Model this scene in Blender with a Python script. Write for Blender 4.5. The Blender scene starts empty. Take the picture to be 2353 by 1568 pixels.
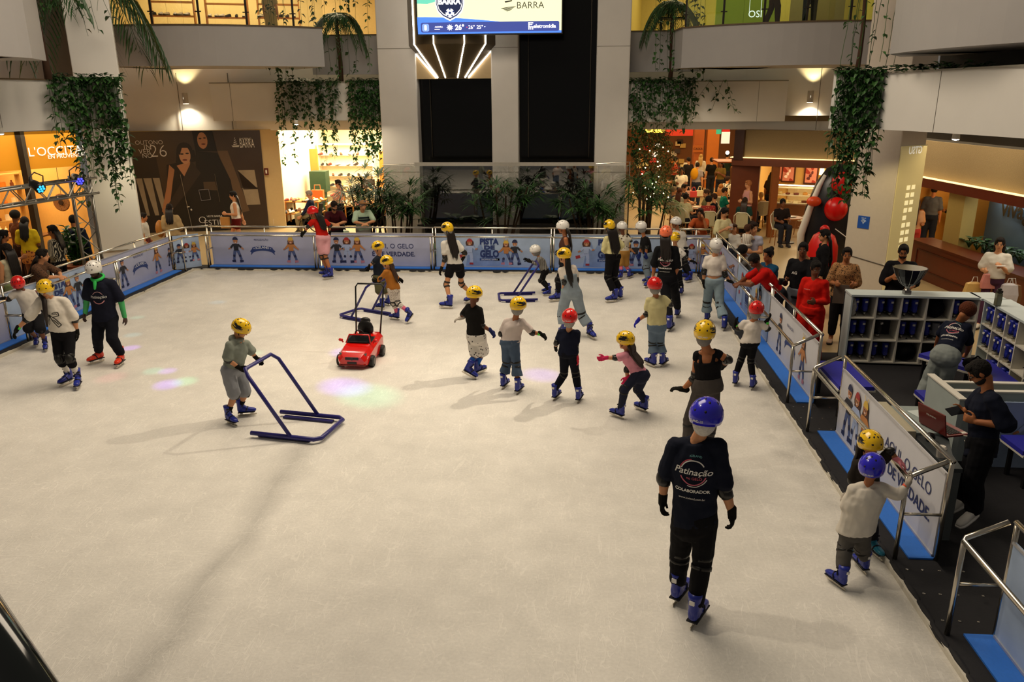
import bpy, math, random
from mathutils import Vector, Matrix, Quaternion
random.seed(7)
C = bpy.context.scene.collection
V = Vector
PI = math.pi

# ------------------------------------------------------------------ camera
W_, H_, F_ = 2353, 1568, 1806.97
PITCH, YAW, ROLL = 0.300276, 0.081223, -0.006739
EYE = V((0.0, 0.0, 4.0))
_fw = V((-math.sin(YAW) * math.cos(PITCH), math.cos(YAW) * math.cos(PITCH), -math.sin(PITCH)))
_rt = V((math.cos(YAW), math.sin(YAW), 0))
_up = _rt.cross(_fw)
_r = _rt * math.cos(ROLL) + _up * math.sin(ROLL)
_u = -_rt * math.sin(ROLL) + _up * math.cos(ROLL)
cam_d = bpy.data.cameras.new('camera')
cam_d.sensor_width = 36.0
cam_d.lens = F_ / W_ * 36.0
cam_d.clip_start = 0.05
cam_d.clip_end = 300
cam = bpy.data.objects.new('camera', cam_d)
cam.matrix_world = Matrix(((_r.x, _u.x, -_fw.x, EYE.x), (_r.y, _u.y, -_fw.y, EYE.y), (_r.z, _u.z, -_fw.z, EYE.z), (0, 0, 0, 1)))
C.objects.link(cam)
bpy.context.scene.camera = cam

# ------------------------------------------------------------------ world, exposure
sc = bpy.context.scene
sc.view_settings.view_transform = 'Standard'
sc.view_settings.look = 'None'
sc.view_settings.gamma = 1.0
sc.view_settings.use_curve_mapping = False
sc.view_settings.exposure = 0.1
wd = bpy.data.worlds.new('mall_air')
sc.world = wd
wd.use_nodes = True
wd.node_tree.nodes['Background'].inputs[0].default_value = (1.0, 0.90, 0.78, 1)
wd.node_tree.nodes['Background'].inputs[1].default_value = 0.11

# ------------------------------------------------------------------ large lights of the atrium
def light(name, kind, loc, power, color=(1, .82, .6), aim=None, size=1.0, size_y=None, spot=1.0, blend=.4, radius=.1):
 d = bpy.data.lights.new(name, kind)
 d.energy = power
 d.color = color
 if kind == 'AREA':
  d.shape = 'RECTANGLE'
  d.size = size
  d.size_y = size_y or size
 else:
  d.shadow_soft_size = radius
 if kind == 'SPOT':
  d.spot_size = spot
  d.spot_blend = blend
 o = bpy.data.objects.new(name, d)
 o.location = loc
 if aim is not None:
  o.rotation_euler = (V(aim) - V(loc)).to_track_quat('-Z', 'Y').to_euler()
 C.objects.link(o)
 return o

WARM = (1.0, .84, .64)
light('skylight_panel', 'AREA', (-2.8, 11.8, 11.5), 1130, WARM, (-2.8, 11.8, 0), 8, 7)
light('rink_spot', 'SPOT', (3.4, 13.8, 8.6), 1500, (1, .86, .66), (-3.6, 9.0, 0), spot=.75, blend=.8, radius=.12)
light('rink_spot', 'SPOT', (-3.2, 6.2, 8.8), 430, (1, .86, .66), (2.2, 5.6, 0), spot=.8, blend=.8, radius=.12)
light('hall_light', 'AREA', (8.6, 18.6, 3.0), 85, (1, .82, .56), (8.6, 18.6, 0), 3.0, 5.0)
light('hall_light', 'AREA', (8.0, 13.5, 3.3), 60, (1, .86, .66), (8.0, 13.5, 0), 2.0, 3.0)
light('hall_light', 'AREA', (3.6, 20.5, 3.2), 60, (1, .82, .56), (3.6, 21.5, 0), 2.4, 2.4)
light('hall_light', 'AREA', (-12.6, 18.0, 3.25), 110, (1, .82, .56), (-12.6, 18.0, 0), 2.4, 5.0)
light('hall_light', 'AREA', (-8.0, 22.2, 3.25), 90, (1, .84, .60), (-8.0, 22.2, 0), 5.0, 2.0)
light('rink_spot', 'SPOT', (-6.5, 16.0, 9.0), 420, (1, .86, .66), (-3.0, 15.0, 0), spot=.9, blend=.8, radius=.15)

# ------------------------------------------------------------------ placing helpers
def ray(x, y):
 return _fw * F_ + _r * (x - W_ / 2) - _u * (y - H_ / 2)
def at_z(x, y, z=0.0):
 d = ray(x, y)
 return EYE + d * ((z - EYE.z) / d.z)
def at_y(x, y, Y):
 d = ray(x, y)
 return EYE + d * (Y / d.y)
def at_x(x, y, X):
 d = ray(x, y)
 return EYE + d * (X / d.x)
def at_d(x, y, D):
 d = ray(x, y)
 return EYE + d * (D / math.hypot(d.x, d.y))

# ------------------------------------------------------------------ materials
def lin(c):
 if isinstance(c, str):
  c = c.lstrip('#')
  c = [int(c[i:i + 2], 16) / 255 for i in (0, 2, 4)]
 return tuple(((v / 12.92) if v <= .04045 else ((v + .055) / 1.055) ** 2.4) for v in c[:3]) + (1,)
_mats = {}
def mat(color, rough=.6, metal=0.0, emit=0.0, noise=.10, scale=14.0, alpha=1.0, spec=.4, bump=0.0, name=None, ecol=None, coat=0.0, trans=0.0):
 key = (color, rough, metal, emit, noise, scale, alpha, spec, bump, ecol, coat, trans)
 if key in _mats:
  return _mats[key]
 m = bpy.data.materials.new(name or 'surface')
 m.use_nodes = True
 nt = m.node_tree
 b = nt.nodes['Principled BSDF']
 c = lin(color)
 b.inputs['Base Color'].default_value = c
 b.inputs['Roughness'].default_value = rough
 b.inputs['Metallic'].default_value = metal
 b.inputs['Specular IOR Level'].default_value = spec
 if coat:
  b.inputs['Coat Weight'].default_value = coat
  b.inputs['Coat Roughness'].default_value = .06
 if trans:
  b.inputs['Transmission Weight'].default_value = trans
 if alpha < 1:
  b.inputs['Alpha'].default_value = alpha
 if emit:
  b.inputs['Emission Color'].default_value = lin(ecol or color)
  b.inputs['Emission Strength'].default_value = emit
 if noise or bump:
  tc = nt.nodes.new('ShaderNodeTexCoord')
  n = nt.nodes.new('ShaderNodeTexNoise')
  n.inputs['Scale'].default_value = scale
  n.inputs['Detail'].default_value = 3
  nt.links.new(tc.outputs['Object'], n.inputs['Vector'])
  if noise:
   r = nt.nodes.new('ShaderNodeMapRange')
   r.inputs[3].default_value = 1 - noise
   r.inputs[4].default_value = 1 + noise
   mx = nt.nodes.new('ShaderNodeVectorMath')
   mx.operation = 'SCALE'
   mx.inputs[0].default_value = c[:3]
   nt.links.new(n.outputs['Fac'], r.inputs[0])
   nt.links.new(r.outputs[0], mx.inputs['Scale'])
   nt.links.new(mx.outputs[0], b.inputs['Base Color'])
  if bump:
   bp = nt.nodes.new('ShaderNodeBump')
   bp.inputs['Strength'].default_value = bump
   bp.inputs['Distance'].default_value = .02
   nt.links.new(n.outputs['Fac'], bp.inputs['Height'])
   nt.links.new(bp.outputs[0], b.inputs['Normal'])
 _mats[key] = m
 return m
def cloth(color, **k):
 return mat(color, rough=.9, spec=.15, noise=k.pop('noise', .13), scale=k.pop('scale', 9), bump=k.pop('bump', .25), name='cloth', **k)
def steel():
 return mat('#c9c2b4', rough=.22, metal=1.0, noise=.05, name='polished_steel')
def patterned(base, spots, scale=26, thr=.55, kind='voronoi', rough=.9):
 """cloth with a printed pattern: spots of colour on a base"""
 key = ('pat', base, spots, scale, thr, kind)
 if key in _mats:
  return _mats[key]
 m = bpy.data.materials.new('printed_cloth')
 m.use_nodes = True
 nt = m.node_tree
 b = nt.nodes['Principled BSDF']
 b.inputs['Roughness'].default_value = rough
 tc = nt.nodes.new('ShaderNodeTexCoord')
 if kind == 'voronoi':
  n = nt.nodes.new('ShaderNodeTexVoronoi')
  out = 'Distance'
 elif kind == 'wave':
  n = nt.nodes.new('ShaderNodeTexWave')
  n.inputs['Distortion'].default_value = 2.5
  out = 'Fac'
 else:
  n = nt.nodes.new('ShaderNodeTexNoise')
  n.inputs['Detail'].default_value = 1
  out = 'Fac'
 n.inputs['Scale'].default_value = scale
 r = nt.nodes.new('ShaderNodeValToRGB')
 r.color_ramp.interpolation = 'CONSTANT'
 r.color_ramp.elements[0].color = lin(spots)
 r.color_ramp.elements[1].position = thr
 r.color_ramp.elements[1].color = lin(base)
 nt.links.new(tc.outputs['Object'], n.inputs['Vector'])
 nt.links.new(n.outputs[out], r.inputs[0])
 nt.links.new(r.outputs[0], b.inputs['Base Color'])
 _mats[key] = m
 return m

# ------------------------------------------------------------------ mesh builder
def frame(d, up=V((0, 0, 1))):
 d = d.normalized()
 if abs(d.dot(up)) > .97:
  up = V((0, 1, 0))
 x = d.cross(up).normalized()
 return x, x.cross(d).normalized(), d
class MB:
 def __init__(s):
  s.v, s.f, s.m = [], [], []
  s.mi = 0
 def add(s, vs, fs, flip=False):
  o = len(s.v)
  s.v += [V(p) for p in vs]
  for f in fs:
   s.f.append(tuple(o + i for i in (reversed(f) if flip else f)))
   s.m.append(s.mi)
  return s
 def box(s, lo, hi, rot=None, c=None):
  lo, hi = V(lo), V(hi)
  p = [V((x, y, z)) for z in (lo.z, hi.z) for y in (lo.y, hi.y) for x in (lo.x, hi.x)]
  if rot is not None:
   c = V(c) if c is not None else (lo + hi) / 2
   R = Matrix.Rotation(rot, 3, 'Z') if not isinstance(rot, Matrix) else rot
   p = [R @ (q - c) + c for q in p]
  return s.add(p, [(0, 2, 3, 1), (4, 5, 7, 6), (0, 1, 5, 4), (2, 6, 7, 3), (0, 4, 6, 2), (1, 3, 7, 5)])
 def bar(s, a, b, w, h, up=V((0, 0, 1))):
  a, b = V(a), V(b)
  x, y, d = frame(b - a, up)
  p = [q + x * i * w / 2 + y * j * h / 2 for q in (a, b) for j in (-1, 1) for i in (-1, 1)]
  return s.add(p, [(0, 2, 3, 1), (4, 5, 7, 6), (0, 1, 5, 4), (2, 6, 7, 3), (0, 4, 6, 2), (1, 3, 7, 5)])
 def rings(s, rs, cap=True, closed=False):
  n = len(rs[0])
  vs = [p for r in rs for p in r]
  fs = []
  for k in range(len(rs) - 1 + (1 if closed else 0)):
   a, b = k * n, ((k + 1) % len(rs)) * n
   for i in range(n):
    j = (i + 1) % n
    fs.append((a + i, a + j, b + j, b + i))
  if cap and not closed:
   fs.append(tuple(reversed(range(n))))
   fs.append(tuple(range((len(rs) - 1) * n, len(rs) * n)))
  return s.add(vs, fs)
 def tube(s, pts, r, n=8, cap=True, closed=False):
  pts = [V(p) for p in pts]
  rr = r if isinstance(r, (list, tuple)) else [r] * len(pts)
  rs, x0 = [], None
  for i, p in enumerate(pts):
   if closed:
    d = pts[(i + 1) % len(pts)] - pts[i - 1]
   else:
    d = pts[min(i + 1, len(pts) - 1)] - pts[max(i - 1, 0)]
   if d.length < 1e-9:
    d = V((0, 0, 1))
   d.normalize()
   if x0 is None:
    x0 = frame(d)[0]
   x = (x0 - d * x0.dot(d))
   x = x.normalized() if x.length > 1e-6 else frame(d)[0]
   x0 = x
   y = d.cross(x)
   rs.append([p + (x * math.cos(2 * PI * k / n) + y * math.sin(2 * PI * k / n)) * rr[i] for k in range(n)])
  return s.rings(rs, cap, closed)
 def cone(s, a, ra, b, rb, n=12, ends=True):
  """round cone with rounded ends"""
  a, b = V(a), V(b)
  if (b - a).length < 1e-6:
   b = a + V((0, 0, 1e-4))
  x, y, d = frame(b - a)
  rs = []
  prof = []
  if ends:
   for t in (-80, -45, -15):
    prof.append((a + d * ra * math.sin(math.radians(t)), ra * math.cos(math.radians(t))))
  else:
   prof.append((a, ra))
  if ends:
   for t in (15, 45, 80):
    prof.append((b + d * rb * math.sin(math.radians(t)), rb * math.cos(math.radians(t))))
  else:
   prof.append((b, rb))
  for c, r in prof:
   rs.append([c + (x * math.cos(2 * PI * k / n) + y * math.sin(2 * PI * k / n)) * r for k in range(n)])
  return s.rings(rs)
 def ell(s, c, r, R=None, n=14, m=8, cut=None):
  c = V(c)
  r = V(r) if not isinstance(r, (int, float)) else V((r, r, r))
  rs = []
  lo = -85 if cut is None else cut
  for i in range(m):
   t = math.radians(lo + (85 - lo) * i / (m - 1))
   ring = []
   for k in range(n):
    a = 2 * PI * k / n
    p = V((r.x * math.cos(t) * math.cos(a), r.y * math.cos(t) * math.sin(a), r.z * math.sin(t)))
    ring.append((R @ p if R else p) + c)
   rs.append(ring)
  return s.rings(rs)
 def lathe(s, c, prof, n=20, R=None):
  c = V(c)
  rs = [[(R @ V((r * math.cos(2 * PI * k / n), r * math.sin(2 * PI * k / n), z)) if R else V((r * math.cos(2 * PI * k / n), r * math.sin(2 * PI * k / n), z))) + c for k in range(n)] for r, z in prof]
  return s.rings(rs)
 def prism(s, poly, o, ux, uy, th):
  """flat polygon of thickness th (extruded along ux x uy) """
  o, ux, uy = V(o), V(ux), V(uy)
  nz = ux.cross(uy).normalized() * th
  a = [o + ux * p[0] + uy * p[1] for p in poly]
  n = len(a)
  return s.add(a + [p + nz for p in a], [tuple(reversed(range(n))), tuple(range(n, 2 * n))] + [(i, (i + 1) % n, n + (i + 1) % n, n + i) for i in range(n)])
 def quad(s, a, b, c, d):
  return s.add([a, b, c, d], [(0, 1, 2, 3)])
 def join(s, vs, fs, M=None):
  return s.add([M @ p for p in vs] if M else vs, fs)
 def mesh(s, name, mats, off=V((0, 0, 0)), smooth=False):
  me = bpy.data.meshes.new(name)
  me.from_pydata([tuple(p - off) for p in s.v], [], s.f)
  for m in (mats if isinstance(mats, (list, tuple)) else [mats]):
   me.materials.append(m)
  if any(s.m):
   me.polygons.foreach_set('material_index', s.m)
  if smooth:
   me.polygons.foreach_set('use_smooth', [True] * len(me.polygons))
  me.update()
  return me
 def build(s, name, mats, parent=None, smooth=False, bevel=0, auto=False, local=False):
  """vertices are in world axes; the parent's place is taken off unless local"""
  off = V((0, 0, 0))
  if not local and parent is not None:
   off = origin(parent)
  me = s.mesh(name, mats, off, smooth or auto)
  o = bpy.data.objects.new(name, me)
  C.objects.link(o)
  if parent is not None:
   o.parent = parent
  if bevel:
   b = o.modifiers.new('edge', 'BEVEL')
   b.width = bevel
   b.segments = 2
   b.limit_method = 'ANGLE'
  if auto:
   try:
    me.set_sharp_from_angle(angle=math.radians(40))
   except Exception:
    pass
  return o
def origin(o):
 p = V((0, 0, 0))
 while o is not None:
  p = p + V(o.location)
  o = o.parent
 return p
def tag(o, label=None, cat=None, group=None, kind=None):
 if label: o['label'] = label
 if cat: o['category'] = cat
 if group: o['group'] = group
 if kind: o['kind'] = kind
 return o
def thing(name, label, cat, loc=(0, 0, 0), rotz=0.0, group=None):
 o = bpy.data.objects.new(name, None)
 o.empty_display_size = .1
 o.location = loc
 o.rotation_euler = (0, 0, rotz)
 C.objects.link(o)
 return tag(o, label, cat, group)
def struct(name, mb, m, parent=None, **k):
 o = mb.build(name, m, parent, **k)
 o['kind'] = 'structure'
 return o
def dup(o, parent=None, loc=None, rotz=None):
 """a copy of a thing with copies of its parts and sub-parts"""
 c = o.copy()
 C.objects.link(c)
 if parent is not None:
  c.parent = parent
 if loc is not None:
  c.location = loc
 if rotz is not None:
  c.rotation_euler = (0, 0, rotz)
 for ch in list(o.children):
  dup(ch, c)
 return c

# ------------------------------------------------------------------ lettering
def text_geo(s, bold=0.0, shear=0.0, space=1.0):
 cu = bpy.data.curves.new('lettering', 'FONT')
 cu.body = s
 cu.align_x = 'CENTER'
 cu.align_y = 'CENTER'
 cu.offset = bold
 cu.shear = shear
 cu.space_character = space
 cu.resolution_u = 3
 cu.fill_mode = 'FRONT'
 o = bpy.data.objects.new('lettering', cu)
 me = bpy.data.meshes.new_from_object(o)
 vs = [v.co.copy() for v in me.vertices]
 fs = [tuple(p.vertices) for p in me.polygons]
 bpy.data.objects.remove(o)
 bpy.data.meshes.remove(me)
 bpy.data.curves.remove(cu)
 return vs, fs
def put_text(mb, s, o, ux, uy, width=None, height=None, bold=0.0, shear=0.0, space=1.0, arc=0.0, lift=.004):
 """letters centred on o in the plane ux, uy; width or height in metres"""
 vs, fs = text_geo(s, bold, shear, space)
 if not vs:
  return mb
 x0, x1 = min(v.x for v in vs), max(v.x for v in vs)
 y0, y1 = min(v.y for v in vs), max(v.y for v in vs)
 if width and height:
  kx, ky = width / (x1 - x0), height / (y1 - y0)
 elif width:
  kx = ky = width / (x1 - x0)
 else:
  kx = ky = height / (y1 - y0)
 cx, cy = (x0 + x1) / 2, (y0 + y1) / 2
 o, ux, uy = V(o), V(ux).normalized(), V(uy).normalized()
 nz = ux.cross(uy) * lift
 out = []
 half = kx * (x1 - x0) / 2
 for v in vs:
  a, b = (v.x - cx) * kx, (v.y - cy) * ky
  b += arc * (1 - (a / half) ** 2) if arc else 0
  out.append(o + ux * a + uy * b + nz)
 return mb.add(out, fs)
# ------------------------------------------------------------------ people
SKIN = {'l': '#c98d62', 'm': '#a9693f', 'd': '#6e3f25', 'k': '#3a2118', 'p': '#d9a480'}
def rot_from(fwd, up=V((0, 0, 1))):
 y = fwd.normalized()
 x = y.cross(up).normalized()
 z = x.cross(y)
 return Matrix(((x.x, y.x, z.x), (x.y, y.y, z.y), (x.z, y.z, z.z)))
def folds():
 if 'cloth_folds' not in bpy.data.textures:
  x = bpy.data.textures.new('cloth_folds', 'CLOUDS')
  x.noise_scale = .11
  x.noise_depth = 1
 return bpy.data.textures['cloth_folds']
def remesh(o, v, smooth=2, fac=.5, fold=0):
 m = o.modifiers.new('skin', 'REMESH')
 m.mode = 'VOXEL'
 m.voxel_size = v
 m.use_smooth_shade = True
 if smooth:
  s = o.modifiers.new('soften', 'SMOOTH')
  s.iterations = smooth
  s.factor = fac
 if fold:
  d = o.modifiers.new('folds', 'DISPLACE')
  d.texture = folds()
  d.texture_coords = 'LOCAL'
  d.strength = fold
  d.mid_level = .45
 return o

_shared = {}
def shared(key, fn):
 if key not in _shared:
  _shared[key] = fn()
 return _shared[key]
def place(me, name, parent, P, R, k, kind=None):
 """link one more object on mesh me at world point P"""
 o = bpy.data.objects.new(name, me)
 C.objects.link(o)
 M = Matrix.Translation(V(P) - (origin(parent) if parent is not None else V((0, 0, 0)))) @ R.to_4x4()
 M = M @ (Matrix.Diagonal((k, k, k, 1)) if isinstance(k, (int, float)) else Matrix.Diagonal((k[0], k[1], k[2], 1)))
 o.parent = parent
 o.matrix_basis = M
 return o
def sub(me, name, parent):
 o = bpy.data.objects.new(name, me)
 C.objects.link(o)
 o.parent = parent
 return o

# --- helmet, local: x right, y forward, z up, origin at the skull's centre
HR = (.116, .138, .128)
def helmet_pt(az, el, k=1.0):
 """az from forward to the right, el up"""
 return V((HR[0] * k * math.sin(az) * math.cos(el), HR[1] * k * math.cos(az) * math.cos(el), HR[2] * k * math.sin(el)))
def helmet_mesh(color):
 b = MB()
 n = 28
 rs = []
 def rim(a):      # rim is lower at the back and over the ears
  return math.radians(-3 - 31 * ((1 - math.cos(a)) / 2) ** 1.2 - 8 * abs(math.sin(a)) ** 3)
 for i in range(9):
  ring = []
  for k in range(n):
   a = 2 * PI * k / n
   e0 = rim(a)
   e = e0 + (math.radians(88) - e0) * (i / 8)
   ring.append(helmet_pt(a, e))
  rs.append(ring)
 inner = [[helmet_pt(2 * PI * k / n, rim(2 * PI * k / n) + .02, .93) for k in range(n)]]
 inner2 = [[helmet_pt(2 * PI * k / n, .4, .9) for k in range(n)]]
 b.rings(inner2 + inner + rs)
 if color == 'yellow':
  m = bpy.data.materials.new('helmet_shell')
  m.use_nodes = True
  nt = m.node_tree
  bs = nt.nodes['Principled BSDF']
  bs.inputs['Roughness'].default_value = .22
  tc = nt.nodes.new('ShaderNodeTexCoord')
  sp = nt.nodes.new('ShaderNodeSeparateXYZ')
  nt.links.new(tc.outputs['Object'], sp.inputs[0])
  nz = nt.nodes.new('ShaderNodeTexNoise')
  nz.inputs['Scale'].default_value = 30
  nz.inputs['Detail'].default_value = 2
  mp = nt.nodes.new('ShaderNodeMapping')
  mp.inputs['Scale'].default_value = (.3, .45, 2.2)
  nt.links.new(tc.outputs['Object'], mp.inputs[0])
  nt.links.new(mp.outputs[0], nz.inputs['Vector'])
  def mth(op, a, bb=None, c=None):
   q = nt.nodes.new('ShaderNodeMath')
   q.operation = op
   for i, x in enumerate((a, bb, c)):
    if x is None: continue
    if isinstance(x, (int, float)): q.inputs[i].default_value = x
    else: nt.links.new(x, q.inputs[i])
   return q.outputs[0]
  side = mth('GREATER_THAN', mth('ABSOLUTE', sp.outputs[0]), .058)
  # a jagged flame: pointed towards the back, ragged front
  n01 = mth('SUBTRACT', nz.outputs[0], .5)
  zc = mth('ABSOLUTE', mth('SUBTRACT', sp.outputs[2], .036))
  wid = mth('MULTIPLY_ADD', n01, .09, .030)
  front = mth('LESS_THAN', mth('MULTIPLY_ADD', n01, .16, sp.outputs[1]), .055)
  back = mth('GREATER_THAN', mth('MULTIPLY_ADD', n01, .35, sp.outputs[1]), -.075)
  msk = mth('MULTIPLY', mth('MULTIPLY', side, mth('LESS_THAN', zc, wid)), mth('MULTIPLY', front, back))
  mx = nt.nodes.new('ShaderNodeMix')
  mx.data_type = 'RGBA'
  mx.inputs[6].default_value = lin('#f2c308')
  mx.inputs[7].default_value = lin('#15110c')
  nt.links.new(msk, mx.inputs[0])
  nt.links.new(mx.outputs[2], bs.inputs['Base Color'])
  bs.inputs['Coat Weight'].default_value = .5
 else:
  cols = {'blue': '#2b25c4', 'red': '#d81410', 'white': '#e9e6e0', 'orange': '#ff7a4d'}
  m = mat(cols[color], rough=.2, noise=.02, coat=.5, name='helmet_shell')
 return b.mesh('helmet', [m], smooth=True)
def vents_mesh():
 b = MB()
 for az, el, w, l in [(-18, 58, .010, .014), (18, 58, .010, .014), (-50, 50, .009, .014), (50, 50, .009, .014), (0, 72, .008, .012),
       (-150, 48, .010, .014), (150, 48, .010, .014), (180, 62, .009, .013), (-160, 14, .010, .010), (160, 14, .010, .010),
       (-24, 24, .012, .010), (24, 24, .012, .010), (-100, 50, .009, .015), (100, 50, .009, .015), (-75, 24, .008, .010), (75, 24, .008, .010)]:
  a, e = math.radians(az), math.radians(el)
  c = helmet_pt(a, e, .985)
  d = V((c.x / HR[0] ** 2, c.y / HR[1] ** 2, c.z / HR[2] ** 2)).normalized()
  x, y, _ = frame(d)
  R = Matrix(((x.x, y.x, d.x), (x.y, y.y, d.y), (x.z, y.z, d.z)))
  b.ell(c, (w, l, .0035), R, 10, 5)
 return b.mesh('vent', [mat('#0d0b0a', noise=0)], smooth=True)
def strap_mesh():
 b = MB()
 for s in (-1, 1):
  b.tube([(s * .078, .012, -.01), (s * .068, .03, -.07), (s * .03, .058, -.122), (0, .06, -.128)], .006, 5)
  b.tube([(s * .078, -.04, -.02), (s * .068, .03, -.07)], .005, 5)
 return b.mesh('chin_strap', [cloth('#171513')], smooth=True)
def net_mesh(color):
 b = MB()
 b.ell((0, -.018, -.022), (.086, .104, .112), None, 18, 12)
 return b.mesh('hair_net', [mat(color, rough=.75, noise=.35, scale=60, spec=.2)], smooth=True)
def hair_mesh(color, kind):
 b = MB()
 if kind == 'afro':
  b.ell((0, -.012, .03), (.105, .112, .108), None, 18, 12)
 elif kind == 'fringe':
  b.ell((0, -.012, .018), (.085, .106, .106), None, 18, 12)
 else:
  b.ell((0, -.020, .024), (.082, .100, .100), None, 18, 12)
  b.ell((0, .035, .082), (.062, .05, .036), None, 12, 7)
  for s in (-1, 1):
   b.ell((s * .066, .0, .015), (.016, .04, .05), None, 8, 6)
 if kind == 'bun':
  b.ell((0, -.095, .085), (.045, .045, .045), None, 12, 8)
 return b.mesh('hair', [mat(color, rough=.8, noise=.4, scale=60, bump=.9, spec=.25, name='hair')], smooth=True)
def eyes_mesh():
 b = MB()
 for s in (-1, 1):
  b.mi = 0
  b.ell((s * .031, .079, .004), (.014, .008, .0075), None, 8, 5)
  b.mi = 1
  b.ell((s * .031, .085, .004), (.0065, .004, .0065), None, 8, 5)
  b.tube([(s * .014, .087, .019), (s * .032, .086, .024), (s * .049, .074, .019)], .0036, 5)
 return b.mesh('eyes', [mat('#a89a8c', noise=0, rough=.5), mat('#1c120c', noise=0, rough=.5)], smooth=True)
def mouth_mesh(color):
 b = MB()
 b.ell((0, .0795, -.062), (.024, .009, .0075), None, 10, 5)
 return b.mesh('mouth', [mat(color, noise=0, rough=.5)], smooth=True)
def glasses_mesh():
 b = MB()
 for s in (-1, 1):
  b.tube([(s * .033 + .022 * math.cos(t), .096, .002 + .017 * math.sin(t)) for t in [2 * PI * i / 10 for i in range(10)]], .0028, 5, closed=True)
  b.tube([(s * .055, .094, .006), (s * .078, .0, .01)], .0025, 5)
 b.tube([(-.012, .097, .004), (.012, .097, .004)], .0025, 5)
 return b.mesh('glasses', [mat('#15110f', noise=0, rough=.3)], smooth=True)
def beard_mesh():
 b = MB()
 b.ell((0, .024, -.066), (.062, .066, .05), None, 14, 8)
 b.ell((0, .075, -.046), (.03, .012, .006), None, 8, 5)
 return b.mesh('beard', [mat('#1a1310', rough=.8, noise=.3, scale=50)], smooth=True)
# --- ice skate, local: heel at the origin on the ice, toe along +y
def skate_boot(color):
 b = MB()
 def sec(y, w, z0, z1, n=12):
  return [V((w * math.cos(2 * PI * k / n) * (1 if math.sin(2 * PI * k / n) > 0 else 1.0), y, (z0 + z1) / 2 + (z1 - z0) / 2 * math.copysign(abs(math.sin(2 * PI * k / n)) ** .6, math.sin(2 * PI * k / n)))) for k in range(n)]
 b.rings([sec(.000, .030, .085, .16), sec(.015, .040, .07, .2), sec(.06, .043, .07, .21), sec(.11, .042, .07, .185), sec(.16, .044, .07, .15), sec(.21, .046, .07, .135), sec(.255, .042, .072, .125), sec(.285, .026, .076, .108)])
 cuff = []
 for z, cy, rx, ry in [(.10, .055, .044, .058), (.17, .055, .047, .060), (.22, .058, .051, .062), (.27, .056, .054, .064), (.30, .052, .056, .066)]:
  cuff.append([V((rx * math.cos(2 * PI * k / 16), cy + ry * math.sin(2 * PI * k / 16), z)) for k in range(16)])
 b.rings(cuff)
 b.mi = 1
 b.box((-.044, .0, .062), (.044, .27, .074))
 return b.mesh('skate', [mat(color, rough=.35, noise=.12, scale=8, spec=.5, name='boot_plastic'), mat('#17151c', noise=0)], smooth=True)
def skate_blade():
 b = MB()
 for y0, y1 in ((.02, .075), (.185, .25)):
  b.add([(-.018, y0, .066), (.018, y0, .066), (.018, y1, .066), (-.018, y1, .066), (-.005, y0 + .01, .026), (.005, y0 + .01, .026), (.005, y1 - .01, .026), (-.005, y1 - .01, .026)],
     [(0, 1, 2, 3), (7, 6, 5, 4), (0, 4, 5, 1), (1, 5, 6, 2), (2, 6, 7, 3), (3, 7, 4, 0)])
 b.mi = 1
 b.prism([(-.015, .006), (.01, 0), (.24, 0), (.285, .012), (.292, .03), (-.015, .03)], (-.0025, 0, 0), (0, 1, 0), (0, 0, 1), .005)
 return b.mesh('blade', [mat('#d9d5cc', noise=0, rough=.5), steel()])
def skate_strap():
 b = MB()
 for y, z, w in ((.155, .125, .05), (.105, .20, .052)):
  b.tube([(-w, y - .02, z - .03), (-w * .8, y, z + .012), (0, y + .012, z + .032), (w * .8, y, z + .012), (w, y - .02, z - .03)], .009, 6)
 b.box((-.05, .1, .245), (.05, .122, .262))
 return b.mesh('strap', [mat('#121016', noise=0, rough=.5)])
def skate_tag():
 b = MB()
 b.box((-.02, -.021, .235), (.02, -.008, .268))
 return b.mesh('size_tag', [mat('#e6e2da', noise=.04)])
def shoe_mesh(color, sole='#d8d3c8'):
 b = MB()
 def sec(y, w, z0, z1, n=12):
  return [V((w * math.cos(2 * PI * k / n), y, (z0 + z1) / 2 + (z1 - z0) / 2 * math.copysign(abs(math.sin(2 * PI * k / n)) ** .6, math.sin(2 * PI * k / n)))) for k in range(n)]
 b.rings([sec(-.01, .026, .02, .07), sec(.01, .036, .015, .10), sec(.06, .038, .015, .105), sec(.11, .040, .015, .09), sec(.17, .045, .015, .07), sec(.22, .043, .015, .058), sec(.262, .024, .018, .042)])
 b.mi = 1
 b.prism([(-.03, -.015), (.03, -.015), (.042, .06), (.047, .17), (.044, .225), (.026, .268), (-.026, .268), (-.044, .225), (-.047, .17), (-.042, .06)], (0, 0, 0), (1, 0, 0), (0, 1, 0), .022)
 return b.mesh('shoe', [mat(color, rough=.6, noise=.1), mat(sole, noise=0, rough=.7)], smooth=True)
def add_skate(parent, heel, toe, k, color='#1f2f9e', tag_=True, det=True):
 fwd = (toe - heel)
 R = rot_from(fwd if fwd.length > 1e-4 else V((0, 1, 0)))
 o = place(shared('skate' + color, lambda: skate_boot(color)), 'skate', parent, heel, R, k)
 sub(shared('blade', skate_blade), 'blade', o)
 if det:
  sub(shared('strap', skate_strap), 'strap', o)
  if tag_:
   sub(shared('tag', skate_tag), 'size_tag', o)
 return R
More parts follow.
